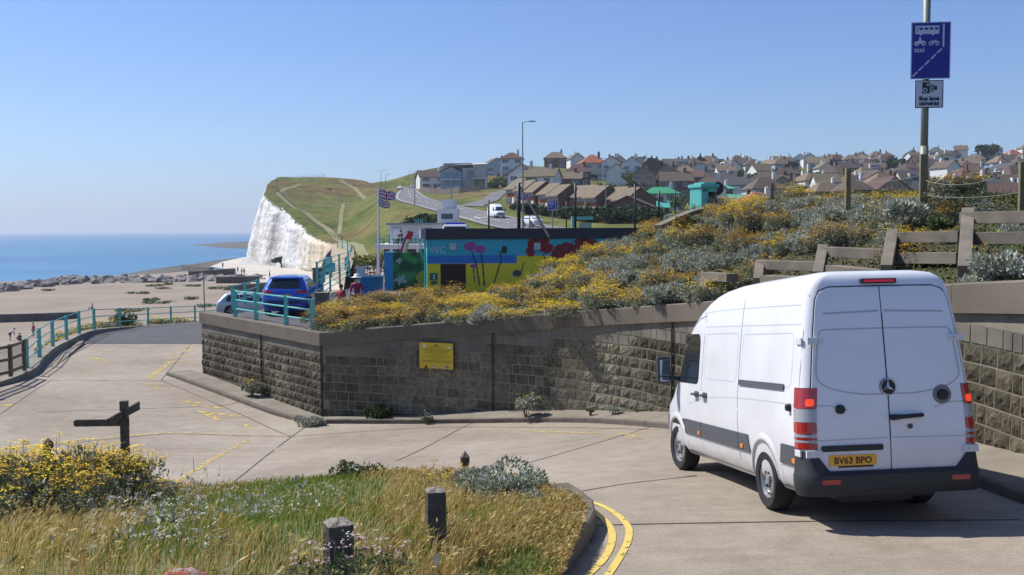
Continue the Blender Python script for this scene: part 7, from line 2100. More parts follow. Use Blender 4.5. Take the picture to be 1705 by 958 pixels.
def house(label, wall='cream', roof='brown', kind='hip', w_=10.0, dp=8.0, h=5.2, rh=3.0, floors=2, chim=True, dormer=False, front=None, name='house', group=None, side_win=True, cat='house'):
    r = empty(name, (0, 0, 0), label, cat, 0, group)
    q = MB(); q.bbox(-w_ / 2, w_ / 2, 0, dp, -5, h); 
    if kind == 'gx': q.add([(-w_ / 2, 0, h), (-w_ / 2, dp, h), (-w_ / 2, dp / 2, h + rh - .1), (w_ / 2, 0, h), (w_ / 2, dp, h), (w_ / 2, dp / 2, h + rh - .1)], [(1, 0, 2), (3, 4, 5)])
    if kind == 'gy': q.add([(-w_ / 2, 0, h), (w_ / 2, 0, h), (0, 0, h + rh - .1), (-w_ / 2, dp, h), (w_ / 2, dp, h), (0, dp, h + rh - .1)], [(0, 1, 2), (4, 3, 5)])
    q.obj('wall', wm(wall), r)
    e = .45; q = MB(); X, Y0, Y1 = w_ / 2 + e, -e, dp + e; zb_ = h - .1; t = .22
    if kind == 'hip':
        rl = max(.2, (w_ - dp) / 2 + .3); pk = [(-rl, dp / 2, h + rh), (rl, dp / 2, h + rh)]
        q.add([(-X, Y0, zb_), (X, Y0, zb_), (X, Y1, zb_), (-X, Y1, zb_)] + pk + [(-X, Y0, zb_ - t), (X, Y0, zb_ - t), (X, Y1, zb_ - t), (-X, Y1, zb_ - t)],
              [(0, 1, 5, 4), (1, 2, 5), (2, 3, 4, 5), (3, 0, 4), (6, 7, 1, 0), (7, 8, 2, 1), (8, 9, 3, 2), (9, 6, 0, 3), (9, 8, 7, 6)])
    elif kind == 'gx':
        for s_ in (0, 1):
            y = Y0 if s_ == 0 else Y1
            q.add([(-X, y, zb_), (X, y, zb_), (X, dp / 2, h + rh), (-X, dp / 2, h + rh), (-X, y, zb_ - t), (X, y, zb_ - t), (X, dp / 2, h + rh - t), (-X, dp / 2, h + rh - t)], [(0, 1, 2, 3), (4, 5, 1, 0), (7, 6, 5, 4), (0, 3, 7, 4), (1, 5, 6, 2)])
    elif kind == 'gy':
        for s_ in (-1, 1):
            q.add([(s_ * X, Y0, zb_), (s_ * X, Y1, zb_), (0, Y1, h + rh), (0, Y0, h + rh), (s_ * X, Y0, zb_ - t), (s_ * X, Y1, zb_ - t), (0, Y1, h + rh - t), (0, Y0, h + rh - t)], [(0, 1, 2, 3), (4, 5, 1, 0), (7, 6, 5, 4), (0, 3, 7, 4), (1, 5, 6, 2)])
    else: q.bbox(-X + .2, X - .2, Y0 + .2, Y1, h + .002, h + .3)
    ro = q.obj('roof', rm(roof), r)
    if chim:
        q = MB(); cx_ = w_ * .28; q.bbox(cx_ - .45, cx_ + .45, dp / 2 - .35, dp / 2 + .35, h + .5, h + rh + 1.0); q.tube([(cx_ - .18, dp / 2, h + rh + 1), (cx_ - .18, dp / 2, h + rh + 1.35)], .12, 6); q.tube([(cx_ + .18, dp / 2, h + rh + 1), (cx_ + .18, dp / 2, h + rh + 1.35)], .12, 6)
        q.obj('chimney', wm('brick' if wall != 'white' else 'white'), ro)
    if dormer:
        q = MB(); q.bbox(-w_ * .22, w_ * .22, .4, dp * .45, h + .1, h + rh * .62); q.obj('dormer', wm('brown' if wall == 'brick' else wall), ro); window(ro, 0, h + rh * .34, w_ * .34, rh * .36, .4, ny=3)
    fh = h / floors
    for f_ in range(floors):
        zc = f_ * fh + fh * .55
        if front == 'bay' and f_ == floors - 1: window(r, -w_ * .22, zc, w_ * .42, 1.5, -.0, ny=4); window(r, w_ * .28, zc, w_ * .18, 1.2, 0)
        else:
            for x in (-w_ * .27, w_ * .27): window(r, x, zc, w_ * .26, 1.35, 0, ny=3)
    if front == 'balcony':
        q = MB(); q.bbox(-w_ * .42, w_ * .42, -1.3, -.005, fh - .1, fh + .05); q.bbox(-w_ * .42, w_ * .42, -1.3, -1.22, fh + .05, fh + 1.0, 1); q.obj('balcony', [wm('white'), mat('balcony_glass', (0.25, 0.36, 0.45), .2)], r)
    if front == 'tudor':
        q = MB()
        for i in range(5): q.box((-w_ * .3 + i * w_ * .15, -.02, h + rh * .22), (.16, .05, rh * .45))
        q.obj('timber_framing', wm('brown'), r)
    q = MB(); q.bbox(w_ * .02, w_ * .02 + 1.0, -.06, .02, 0, 2.0); q.obj('door', wm('brown'), r)
    return r
ORD = ['first', 'second', 'third', 'fourth', 'fifth', 'sixth', 'seventh', 'eighth', 'ninth', 'tenth', 'eleventh', 'twelfth', 'thirteenth', 'fourteenth', 'fifteenth', 'sixteenth', 'seventeenth', 'eighteenth', 'nineteenth', 'twentieth']
ORD += ['twenty-' + o for o in ORD[:9]] + ['thirtieth'] + ['thirty-' + o for o in ORD[:9]] + ['fortieth']
specs = [('white', 'brown', 'hip', {}), ('white', 'brown', 'hip', dict(front='bay')), ('white', 'brown', 'gx', dict(dormer=True)), ('white', 'tan', 'gx', dict(front='balcony')), ('white', 'mossy brown', 'gy', dict(front='bay')), ('brick', 'red brown', 'hip', dict(front='bay')),
         ('pale blue', 'tan', 'hip', dict(front='balcony')), ('cream', 'dark grey', 'gx', dict(dormer=True)), ('brown', 'brown', 'gx', dict(front='bay')), ('white', 'dark grey', 'gx', dict(w_=12)), ('tan', 'red brown', 'gy', dict(front='tudor')), ('white', 'orange', 'hip', dict(h=3, floors=1, dormer=False)), ('white', 'tan', 'hip', dict(h=4.6))]
KN = {'hip': 'hipped', 'gx': 'gabled', 'gy': 'front-gabled'}
HP = {}
occupied = []
def put_house(o, u, d, rz, s=1.0, dz=0.0):
    p = P(u, 300, d); z_ = land_at(p.x, p.y); o.location = (p.x, p.y, z_ + dz); o.rotation_euler = (0, 0, rz); o.scale = (s,) * 3
    occupied.append((p.x, p.y)); return o
rh_ = random.Random(3)
# landmark houses first
named = [
 (1101, 262, 16, dict(wall='white', roof='green', kind='hip', w_=9.5, dp=6, h=4.4, rh=1.7), 'white villa with a bright green hipped roof in the valley', -.1),
 (1240, 245, 40, dict(wall='tan', roof='turquoise', kind='gx', w_=6.5, dp=5, h=2.6, rh=1.8, floors=1), 'low house with a turquoise roof right of the turquoise portal', .1),
 (1205, 300, 40, dict(wall='white', roof='turquoise', kind='hip', w_=7, dp=7, h=3.8, rh=1.5), 'house with a pale turquoise hipped roof behind the turquoise portal', .1),
 (1092, 235, 40, dict(wall='tan', roof='turquoise', kind='gx', w_=6, dp=5, h=2.2, rh=1.5, floors=1), 'small low building with a turquoise roof below the white villa', 0),
 (1273, 228, 40, dict(wall='white', roof='orange', kind='hip', w_=9, dp=8, h=3, rh=2.6, floors=1), 'bungalow with a bright orange roof at the crest of the bank', .2),
 (1480, 372, 40, dict(wall='white', roof='orange', kind='gx', w_=11, dp=7, h=4, rh=2.4), 'long house with a bright orange tiled roof left of the sign post', 0),
 (1597, 440, 40, dict(wall='white', roof='turquoise', kind='hip', w_=11, dp=8, h=2.8, rh=2.6, floors=1), 'house with a turquoise pyramid roof right of the sign post', 0),
 (1683, 235, 40, dict(wall='white', roof='red brown', kind='gx', w_=10, dp=8, h=4.2, rh=3.0, front='tudor'), 'half-timbered house with dark framing near the right edge', -.25),
 (1655, 352, 40, dict(wall='white', roof='red brown', kind='gx', w_=10, dp=7, h=4.2, rh=2.6), 'wide house with a dark red roof right of the sign post', .1),
 (895, 318, 40, dict(wall='white', roof='mossy brown', kind='gx', w_=11, dp=8, h=5.0, rh=2.8, front='bay'), 'large white house with bay windows above the terraces', -.35),
 (868, 324, 40, dict(wall='white', roof='mossy brown', kind='gy', w_=9, dp=9, h=5.0, rh=3.6), 'white front-gabled wing at the left of the large white house', -.2),
 (852, 392, 40, dict(wall='white', roof='red brown', kind='hip', w_=9, dp=8, h=8.0, rh=2.5, floors=3, front='balcony'), 'tall narrow white house with balconies above the white wing', 0),
 (1065, 520, 40, dict(wall='pale blue', roof='dark grey', kind='flat', w_=10, dp=7, h=7, rh=.3), 'flat-roofed house with a dark blue upper storey on the skyline', 0),
 (1178, 480, 40, dict(wall='white', roof='brown', kind='hip', w_=13, dp=7, h=4.4, rh=1.8), 'long bright white house with a low brown roof near the skyline', 0),
 (828, 430, 40, dict(wall='pale blue', roof='brown', kind='gy', w_=12, dp=9, h=5, rh=4), 'pale blue front-gabled house right of the modern flats', .3),
 (925, 500, 40, dict(wall='brick', roof='tan', kind='hip', w_=11, dp=8, h=5.2, rh=3.2), 'big brick house with two chimneys on the skyline above the white house', 0),
 (990, 405, 40, dict(wall='cream', roof='orange', kind='hip', w_=10, dp=9, h=7, rh=3.5), 'tall cream house with an orange pyramid roof left of the lamp post', .15),
 (1018, 405, 40, dict(wall='white', roof='tan', kind='gy', w_=8, dp=9, h=7, rh=3, front='balcony', floors=2), 'tall white gabled house with balconies by the distant lamp post', 0),
 (1052, 400, 40, dict(wall='white', roof='tan', kind='gy', w_=8, dp=9, h=7, rh=3, front='balcony', floors=2), 'second tall white gabled house, with blue glass balcony', 0),
 (1290, 330, 40, dict(wall='tan', roof='brown', kind='gx', w_=12.5, dp=7, h=4.6, rh=2.6), 'long tan house pair with brown roof in the middle of the valley', -.2),
 (945, 330, 40, dict(wall='brick', roof='tan', kind='gx', w_=9, dp=7, h=4, rh=2.4), 'brick house with a broad tan roof right of the large white house', -.1),
 (962, 355, 40, dict(wall='brown', roof='red brown', kind='hip', w_=9, dp=7, h=5.2, rh=2.6), 'dark brick house with a red roof behind the broad tan roof', 0),
]
for u, d, _, kw, lab, rz in named: put_house(house(lab, **kw), u, d, rz)
rows_ = [('the skyline row', 600, 900, 1740, 25), ('second row below skyline', 550, 960, 1740, 27), ('third row below skyline', 500, 965, 1740, 29), ('fourth row below skyline', 448, 975, 1740, 32), ('fifth row below skyline', 398, 1040, 1740, 35), ('sixth row below skyline', 350, 1070, 1740, 39), ('seventh row below skyline', 306, 1120, 1740, 44), ('lowest valley row', 262, 1180, 1740, 52)]
cnts = {}
nh = 0
for rn, d0, ua, ub, st in rows_:
    u = ua + rh_.uniform(0, 10)
    while u < ub:
        d = d0 + rh_.uniform(-10, 10) + 10 * math.sin(u * .012) + ((u - 1300) * .03 if d0 > 300 else 0)
        p = P(u, 300, d)
        i = cnts.get(rn, 0); 
        if all(math.hypot(p.x - a, (p.y - b_) * .75) > 9.6 for a, b_ in occupied):
            k = rh_.randrange(len(specs)); wl, rf, kd, ex = specs[k]
            if k == 11 and rh_.random() < .6: k = 0; wl, rf, kd, ex = specs[0]
            lab = f'{wl} house with {rf} {KN[kd]} roof, {ORD[min(i, 39)]} from left in {rn}'
            cnts[rn] = i + 1
            if k not in HP: HP[k] = house(lab, wl, rf, kd, group='houses on the hillside', **ex); o = HP[k]
            else: o = dup(HP[k], label=lab)
            sx = rh_.uniform(.75, 1.05)
            put_house(o, u, d, rh_.uniform(-.45, .45) + (PI / 2 * rh_.choice([0, 0, 0, 1, -1]) if d0 > 290 else 0), 1.0); o.scale = (sx, .9, rh_.uniform(.85, 1.05)); nh += 1
        u += st * rh_.uniform(.85, 1.15)
print('hill houses', nh)
# the terrace with stepped roofs above the main road
TG = 'terraced brick houses with stepped roofs above the main road'
tr = empty('terraced_house', (0, 0, 0), 'brown brick terraced house, first from the left in the stepped terrace', 'house', 0, TG)
q = MB(); q.bbox(0, 5, 0, 8.5, -5, 4.6); q.add([(0, 0, 4.6), (5, 0, 4.6), (5, 8.5, 4.6), (0, 8.5, 4.6), (5, 3.6, 6.9), (0, 3.6, 6.9)], [(1, 2, 4), (3, 0, 5)]); q.obj('wall', wm('brick'), tr)
q = MB()
for (ya, za, yb_, zb_) in ((-.9, 4.1, 3.6, 7.1), (8.9, 4.3, 3.6, 7.1)): q.add([(-.15, ya, za), (5.2, ya, za), (5.2, yb_, zb_), (-.15, yb_, zb_), (-.15, ya, za - .25), (5.2, ya, za - .25), (5.2, yb_, zb_ - .25), (-.15, yb_, zb_ - .25)], [(0, 1, 2, 3), (4, 5, 1, 0), (7, 6, 5, 4), (0, 3, 7, 4), (1, 5, 6, 2)])
q.obj('roof', rm('tan'), tr)
q = MB(); q.bbox(.15, 4.85, -.12, .003, 1.9, 2.9); q.obj('tile_hung_panel', rm('orange'), tr)
window(tr, 2.5, 3.6, 4.3, 1.1, -.02, ny=4); window(tr, 1.4, 1.0, 2.2, 1.5, -.02); q = MB(); q.bbox(3.3, 4.3, -.08, .0, 0, 1.9); q.obj('door', wm('white'), tr)
for i, (u, d) in enumerate([(842, 262), (857, 257), (873, 252), (896, 247), (912, 241), (941, 240), (957, 234), (973, 228), (1004, 226), (1022, 219)]):
    o = tr if i == 0 else dup(tr, label=f'brown brick terraced house, {ORD[i]} from the left in the stepped terrace')
    put_house(o, u, d, -1.0, .95)
o = house('low brick building with a shallow roof at the right end of the terrace', 'brick', 'red brown', 'gy', 9, 9, 2.6, 2.2, 1, False, name='building', cat='building'); put_house(o, 1045, 208, -.3)
for u, d, lab, wl in ((985, 262, 'pale blue gabled house behind the middle of the terrace', 'pale blue'), (1036, 255, 'pale blue gabled house behind the right end of the terrace', 'pale blue'), (1062, 248, 'small cream house with a tan roof right of the terrace', 'cream')):
    put_house(house(lab, wl, 'grey' if wl != 'cream' else 'tan', 'gy', 11, 9, 3.6, 3.0, 2, False), u, d, -.2)

# modern flats on the corner
D3 = 345; k3 = D3 / F
mf = empty('modern_flats', P(772, 316, D3), 'modern pale grey flats with blue glass balconies at the top of the side road', 'building', -.02)
mf.location.z = land_at(mf.location.x, mf.location.y)
PG = mat('pale_grey_cladding', (0.36, 0.37, 0.36), .7, .1, .4); BGL = mat('blue_tinted_glass', (0.10, 0.22, 0.32), .15, spec=.9)
X3 = lambda u: (u - 772) * k3
Z3 = lambda v: (316 - v) * k3
q = MB(); q.bbox(X3(735), X3(792), 2, 12, -3, Z3(282)); q.bbox(X3(770), X3(790), -.5, 12, -3, Z3(279)); q.bbox(X3(789), X3(809), 1, 13, -3, Z3(273)); q.obj('wall', PG, mf)
q = MB(); q.add([(X3(731), -1, Z3(285)), (X3(751.5), -1, Z3(276)), (X3(771), -1, Z3(285)), (X3(731), 5, Z3(285)), (X3(751.5), 5, Z3(276)), (X3(771), 5, Z3(285))], [(0, 1, 4, 3), (1, 2, 5, 4)]); q.obj('gable_roof', mat('grey_edge', (0.4, .42, .42), .6), mf)
q = MB(); q.bbox(X3(733), X3(769), -.6, 3, 0, Z3(286)); q.add([(X3(733), -.6, Z3(286)), (X3(769), -.6, Z3(286)), (X3(751.5), -.6, Z3(277.5))], [(0, 1, 2)]); q.obj('front_bay', PG, mf)
for va, vb in ((287, 297), (300, 309)):
    for i in range(5): q = MB(); q.bbox(X3(735 + i * 6.6), X3(740.6 + i * 6.6), -.75, -.603, Z3(vb), Z3(va)); q.obj('window', BGL, mf)
for va in (298, 310.5): q = MB(); q.bbox(X3(733), X3(769), -2.0, -.76, Z3(va) - .3, Z3(va)); q.bbox(X3(733), X3(769), -2.0, -1.93, Z3(va), Z3(va) + .9, 1); q.obj('balcony', [wm('white'), BGL], mf)
q = MB(); q.add([(X3(752), 0, Z3(274)), (X3(811), 0, Z3(272.5)), (X3(811), 14, Z3(267)), (X3(752), 14, Z3(267.5)), (X3(752), 0, Z3(275)), (X3(811), 0, Z3(273.5))], [(0, 1, 2, 3), (4, 5, 1, 0)]); q.obj('roof', mat('pale_roof', (0.52, 0.50, 0.44), .7), mf)
q = MB(); q.bbox(X3(737), X3(785), 4, 12, Z3(282), Z3(270)); q.obj('upper_storey', mat('slate_grey', (0.16, 0.17, 0.18), .7), mf)
for i in range(6): q = MB(); q.bbox(X3(779 + i * 1.8), X3(780 + i * 1.8), -.56, -.502, Z3(296), Z3(282)); q.obj('window', WG, mf)
q = MB(); q.bbox(X3(786), X3(812), -4, 1, Z3(298), Z3(296.6)); q.bbox(X3(809), X3(811), -3.8, -3.2, 0, Z3(298)); q.obj('porch', wm('white'), mf)
o = house('white house with many chimneys left of the modern flats on the skyline', 'white', 'brown', 'gx', 12, 8, 5, 3); put_house(o, 722, 430, .3)
o = house('white house stepping down behind the modern flats on the skyline', 'white', 'dark grey', 'hip', 11, 8, 6, 3, 2); put_house(o, 742, 440, .1)
mb = MB(); wps = [P(700, 318, 375), P(716, 322, 355), P(738, 326, 340), P(765, 326, 325), P(800, 316, 320)]
for a, b_ in zip(wps[:-1], wps[1:]):
    za, zb_ = land_at(a.x, a.y), land_at(b_.x, b_.y); mb.add([(a.x, a.y, za - .5), (b_.x, b_.y, zb_ - .5), (b_.x, b_.y, zb_ + 1.9), (a.x, a.y, za + 1.9), (a.x, a.y + .5, za - .5), (b_.x, b_.y + .5, zb_ - .5), (b_.x, b_.y + .5, zb_ + 1.9), (a.x, a.y + .5, za + 1.9)], [(0, 1, 2, 3), (3, 2, 6, 7), (5, 4, 7, 6)])
props(mb.obj('roadside_wall', mat('brown_retaining_brick', (0.15, 0.12, 0.10), .9, .3, .3)), 'brown retaining wall below the modern flats where the side road meets the main road', 'wall')

# ================================================================ CAFE, FLAGPOLE, WHITE BLOCK
D4 = 88.0; k4 = D4 / F
ZP = -4.2
X4 = lambda u: (u - 626) * k4
c4 = P(626, 460, D4)
cf = empty('cafe', (c4.x, c4.y, ZP), 'two storey white cafe with an upper terrace left of the toilets', 'building')
Z4 = lambda v: P(680, v, D4).z - ZP
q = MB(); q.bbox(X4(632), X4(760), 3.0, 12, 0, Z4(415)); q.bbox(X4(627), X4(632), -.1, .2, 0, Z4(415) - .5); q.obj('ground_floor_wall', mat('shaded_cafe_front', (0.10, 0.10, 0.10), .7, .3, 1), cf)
q = MB(); q.bbox(X4(625), X4(750), -.2, 12.1, Z4(415), Z4(407)); q.obj('terrace_slab', wm('white'), cf)
for u in (628, 650, 672, 694): q = MB(); q.bbox(X4(u), X4(u) + .22, -.15, .1, 0, Z4(415)); q.obj('pillar', wm('white'), cf)
q = MB(); q.bbox(X4(637), X4(760), 4.5, 12, Z4(407), Z4(374)); q.obj('upper_wall', wm('white'), cf)
q = MB(); q.bbox(X4(634), X4(765), 4.0, 12.3, Z4(374) + .003, Z4(371)); q.obj('roof', mat('cafe_roof', (0.3, .3, .31), .7), cf)
for u0, u1 in ((698, 715), (643, 660)): q = MB(); q.bbox(X4(u0), X4(u1), 4.42, 4.52, Z4(403), Z4(379)); q.bbox(X4(u0 + 1.5), X4(u1 - 1.5), 4.39, 4.43, Z4(401.5), Z4(380.5), 1); q.obj('window', [WF, WG] if u0 > 690 else [wm('pale blue'), wm('white')], cf)
for i in range(9):
    q = MB(); q.tube([(X4(628 + i * 10), -.1, Z4(407)), (X4(628 + i * 10), -.1, Z4(397))], .03, 6); q.obj('railing_post', M['teal'], cf)
for z_ in (397, 402): q = MB(); q.tube([(X4(626), -.1, Z4(z_)), (X4(715), -.1, Z4(z_))], .025, 6); q.obj('railing_rail', M['teal'], cf)
for i in range(5): q = MB(); q.bbox(X4(680 + i * 3.3), X4(681 + i * 3.3), 6, 6.3, Z4(371), Z4(363 + (i % 2) * 2)); q.obj('roof_vent', M['teal'], cf)
M['chairm'] = mat('dark_cafe_furniture', (0.03, 0.03, 0.035), .6)
def cafe_set(x, y, z_, lab, mt, nm='cafe_table'):
    r = empty(nm, (x, y, z_), lab, 'table')
    q = MB(); q.lathe([(0, .74), (.4, .74), (.4, .71), (0, .71)], (0, 0, 0), 'Z', 14); q.obj('table_top', mt, r); q = MB(); q.tube([(0, 0, 0), (0, 0, .72)], .03, 6); q.obj('leg', M['darkmetal'], r)
    for sx in (-.65, .65):
        c = empty('cafe_chair', (x + sx, y, z_), ('dark chair on the left of the ' if sx < 0 else 'dark chair on the right of the ') + lab[lab.index(' ') + 1:], 'chair')
        q = MB(); q.box((0, 0, .45), (.42, .42, .04)); q.obj('seat', M['chairm'], c); q = MB(); q.box((math.copysign(.2, sx), 0, .70), (.04, .42, .4)); q.obj('backrest', M['chairm'], c)
        for a in (-.18, .18):
            for b_ in (-.18, .18): q = MB(); q.bar((a, b_, 0), (a, b_, .44), .03); q.obj('leg', M['chairm'], c)
for u, d, i in ((648, 91, 0), (664, 90, 1), (684, 90.5, 2), (701, 91, 3)):
    p = P(u, 407, d); cafe_set(p.x, p.y, ZP + Z4(407), f'dark table, {ORD[i]} from left on the upper cafe terrace', M['chairm'])
for i, (u, v) in enumerate(((606, 462), (618, 466), (632, 463), (628, 474), (642, 470), (615, 456))):
    p = PZ(u, v, ZP); cafe_set(p.x, p.y, ZP, f'pale table, {ORD[i]} of those outside the cafe front', M['sign_grey'])
# flags
fpo = P(631, 462, 76); fpole = empty('flagpole', (fpo.x, fpo.y, ZP), 'white flagpole flying two union flags in front of the cafe', 'flagpole')
hfp = P(631, 314, 76).z - ZP
q = MB(); q.tube([(0, 0, 0), (.05, 0, hfp + .1)], [.10, .05], 10); q.obj('pole', wm('white'), fpole)
FB, FR_, FW = mat('flag_blue', (0.02, 0.03, 0.22), .8), mat('flag_red', (0.5, 0.02, 0.04), .8), mat('flag_white', (0.75, 0.74, 0.76), .8)
def union(u, v):
    x, y = (u - .5) * 2, (v - .5)
    if abs(x) < .1 or abs(y) < .1: return 1
    if abs(x) < .167 or abs(y) < .167: return 2
    d1 = (y - x * .5) / 1.118; d2 = (y + x * .5) / 1.118
    if abs(d1) < .034 and True: return 1
    if abs(d2) < .034: return 1
    if abs(d1) < .1 or abs(d2) < .1: return 2
    return 0
for vt, hh, ww, lab in ((316, 16, 27, 'upper'), (332, 13, 18, 'lower')):
    z_ = P(631, vt, 76).z - ZP; k = 76 / F; nx, ny = 60, 34
    pts = [[(0.05 + i / nx * ww * k, .22 * math.sin(i / nx * 7 + j / ny) * (i / nx), z_ - hh * k * (1 - j / ny) * (1 - .12 * i / nx) - .25 * (i / nx) ** 1.5 + .05 * math.sin(i / nx * 9)) for j in range(ny + 1)] for i in range(nx + 1)]
    q = MB(); q.grid(pts); q.m = [union((i + .5) / nx, (j + .5) / ny) for i in range(nx) for j in range(ny)]
    b = len(q.v); f0 = list(q.f); m0 = list(q.m); q.v += [(x, y + .012, z) for x, y, z in q.v]; q.f += [tuple(i + b for i in f[::-1]) for f in f0]; q.m += m0
    fo = q.obj('union_flag', [FB, FR_, FW]); fo.location = fpole.location; props(fo, f'{lab} of the two union flags on the white flagpole', 'flag')
# feather banner
bn = empty('feather_banner', P(664, 470, 70), 'red, white and yellow feather banner beside the mural screen wall', 'banner'); bn.location.z = -3.5
k = 70 / F; q = MB(); q.tube([(0, 0, 0), (0, 0, 2.6), (.1 * 9 * k, 0, 3.2), (.9, 0, 3.55)], .02, 6); q.obj('pole', M['darkmetal'], bn)
q = MB(); rows = []
for j in range(13): t = j / 12; rows.append([(.02 + .9 * t ** 2 * .8, -.02, 1.2 + 2.3 * t), (.45 + .6 * t ** 1.2 + .05 * math.sin(t * 9), .03, 1.25 + 2.25 * t - .1 * t)])
rows = [[Vector(a).lerp(Vector(b_), s_ / 3) for s_ in range(4)] for a, b_ in rows]
q.grid(rows); q.m = [([1, 0, 2][s_] if t < 9 else 1) for t in range(12) for s_ in range(3)]; q.obj('banner_cloth', [FW, FR_, mat('banner_yellow', (0.6, .5, .1), .8)], bn)
# white stepped block and vehicle roof
D5 = 100; k5 = D5 / F; p5 = P(746, 375, D5)
wb = empty('white_block', (p5.x, p5.y, p5.z - 4), 'white stepped tower block with one window behind the cafe roof', 'building')
q = MB(); q.bbox(-17.5 * k5, 15.5 * k5, 0, 4, 0, 4 + 27 * k5); q.bbox(-11 * k5, 11.5 * k5, .3, 3.6, 4 + 27 * k5, 4 + 43 * k5); q.obj('wall', wm('white'), wb)
q = MB(); q.bbox(-11 * k5, 8 * k5, -.06, -.003, 4 + 10 * k5, 4 + 18.5 * k5); q.obj('window', WG, wb)
D6 = 62; k6 = D6 / F; p6 = P(757, 382, D6)
vr = empty('patrol_vehicle', (p6.x, p6.y, p6.z - 1.6), 'white vehicle with a blue light bar, its roof showing above the toilets', 'vehicle')
q = MB(); q.bbox(-.95, .95, 0, 4.6, .4, 1.25); q.add([(-.9, .1, 1.25), (.9, .1, 1.25), (.9, 3.6, 1.25), (-.9, 3.6, 1.25), (-.7, .5, 1.9), (.7, .5, 1.9), (.7, 3.0, 1.9), (-.7, 3.0, 1.9)], [(4, 5, 6, 7), (0, 1, 5, 4), (1, 2, 6, 5), (2, 3, 7, 6), (3, 0, 4, 7)]); q.obj('body', M['carwhite'], vr, bevel=.05)
q = MB(); q.add([(-.8, .14, 1.3), (.8, .14, 1.3), (.66, .42, 1.78), (-.66, .42, 1.78)], [(0, 1, 2, 3)]); q.obj('rear_window', M['glass'], vr)
q = MB(); q.bbox(-.6, .6, 1.0, 1.3, 1.9, 2.02); q.obj('light_bar', mat('blue_lights', (0.02, 0.03, 0.5), .3), vr)
for x in (-.85, .85):
    for y in (.9, 3.7): wheel(vr, (x, y, .33), .33, .2, 1, rz=PI / 2 if x < 0 else -PI / 2)
# blue direction signs, bus shelter, lamp posts
def road_sign(u0, v0, u1, v1, d, label, posts=1, legs=12):
    k = d / F; a = P(u0, v1, d); r = empty('direction_sign', (a.x, a.y, a.z - legs * k * 2), label, 'road sign'); W_, H_ = (u1 - u0) * k, (v1 - v0) * k; zz_ = legs * k * 2
    def f(x, z_):
        u, v = x / W_, z_ / H_
        if min(u, 1 - u) * W_ < .06 or min(v, 1 - v) * H_ < .06: return 1
        if abs(u - .78) < .02: return 1
        for a_, b_, c_ in ((.78, .08, .6), (.62, .08, .66), (.34, .08, .45)):
            if abs(v - a_) < .045 and b_ < u < c_ and mn.noise(Vector((u * 40, a_ * 9, 0))) > -.2: return 1
        return 0
    o = cells('sign_panel', W_, H_, 60, 36, f, [mat('direction_blue', (0.02, 0.03, 0.28), .5), M['sign_grey']], r, .05, 0); o.location = (0, 0, zz_)
    q = MB(); q.tube([(W_ / 2, .1, -2), (W_ / 2, .1, zz_ + H_)], .08, 8); q.obj('post', M['lamp_grey'], r)
road_sign(911, 335, 929, 350, 150, 'larger blue direction sign right of the white car on the main road'); road_sign(862, 324, 880, 334, 175, 'smaller blue direction sign behind the thick black pole')
def lamp_post(u, vt, d, label, arm=1, vb=None):
    p = P(u, vt, d); zb_ = land_at(p.x, p.y); r = empty('street_lamp', (p.x, p.y, zb_), label, 'street lamp'); h = p.z - zb_
    q = MB(); q.tube([(0, 0, 0), (0, 0, h * .45), (0, 0, h)], [.13, .10, .06] if h > 5 else .06, 8); q.obj('pole', M['lamp_grey'], r)
    q = MB(); q.tube([(0, 0, h), (arm * .9, 0, h + .12)], .04, 6); q.box((arm * 1.2, 0, h + .12), (.8, .3, .12)); q.obj('lamp_head', M['lamp_grey'], r)
lamp_post(870, 204, 125, 'tall street lamp standing up into the sky in the middle of the picture')
for u, vt, d, a, lab in ((1009, 265, 190, -1, 'street lamp in front of the tall white gabled houses'), (690, 285, 250, 1, 'street lamp on the seaward side of the main road bend'), (751, 275, 245, 1, 'street lamp in front of the modern flats'), (642, 291, 330, 1, 'distant street lamp beside the flagpole top'), (634, 284, 360, 1, 'distant lamp left of the road crest'), (681, 286, 400, 1, 'distant street lamp at the road crest'), (1185, 262, 300, 1, 'thin lamp post on the hillside above the turquoise portal')): lamp_post(u, vt, d, lab, a)
D7 = 110; p7 = P(968, 378, D7); k7 = D7 / F
bs = empty('bus_shelter', (p7.x, p7.y, p7.z - .4), 'bus shelter with a teal roof showing above the toilet block roof', 'shelter')
q = MB(); q.bbox(-16 * k7, 20 * k7, 0, 1.4, 15 * k7 + .2, 18 * k7 + .35); q.obj('roof', M['teal'], bs); q = MB(); q.bbox(-16 * k7, -9 * k7, 0, 1.3, -1, 15 * k7 + .2); q.obj('end_panel', M['teal'], bs)
q = MB(); q.bbox(-3 * k7, 18 * k7, .9, 1.0, -1, 13 * k7); q.obj('glass_panel', mat('pale_glass', (0.35, .42, .45), .2), bs); q = MB(); q.bbox(-15 * k7, -9.5 * k7, -.06, -.003, 0, 6 * k7); q.obj('timetable_panel', WF, bs)

# ================================================================ TREES AND HEDGES on the hillside
tp = []
def tree(label, r=4, h=6, n=420, seed=0, trunk=1.5, name='tree', group=None, mats=None):
    rs = np.random.RandomState(seed + 900); root = empty(name, (0, 0, 0), label, 'tree' if name != 'hedge' else 'hedge', 0, group)
    p, d = lumpy(n, r, h, rs, 12, .4); p[:, 2] += trunk
    quads_obj('crown', [(leaf_arrays(p, r * .14, .6, .2, rs), 0)], [mats or DKG], root)
    q = MB(); q.tube([(0, 0, -2), (.1, 0, trunk), (0, .1, trunk + h * .5)], [r * .08, r * .06, r * .03], 6)
    for a in (0, 2.1, 4.2): q.tube([(0, 0, trunk), (math.cos(a) * r * .5, math.sin(a) * r * .5, trunk + h * .5)], [r * .04, r * .02], 5)
    q.obj('trunk', BRN, root); return root
TGR = ['dark evergreen trees among the hillside houses', 'lighter green trees among the hillside houses']
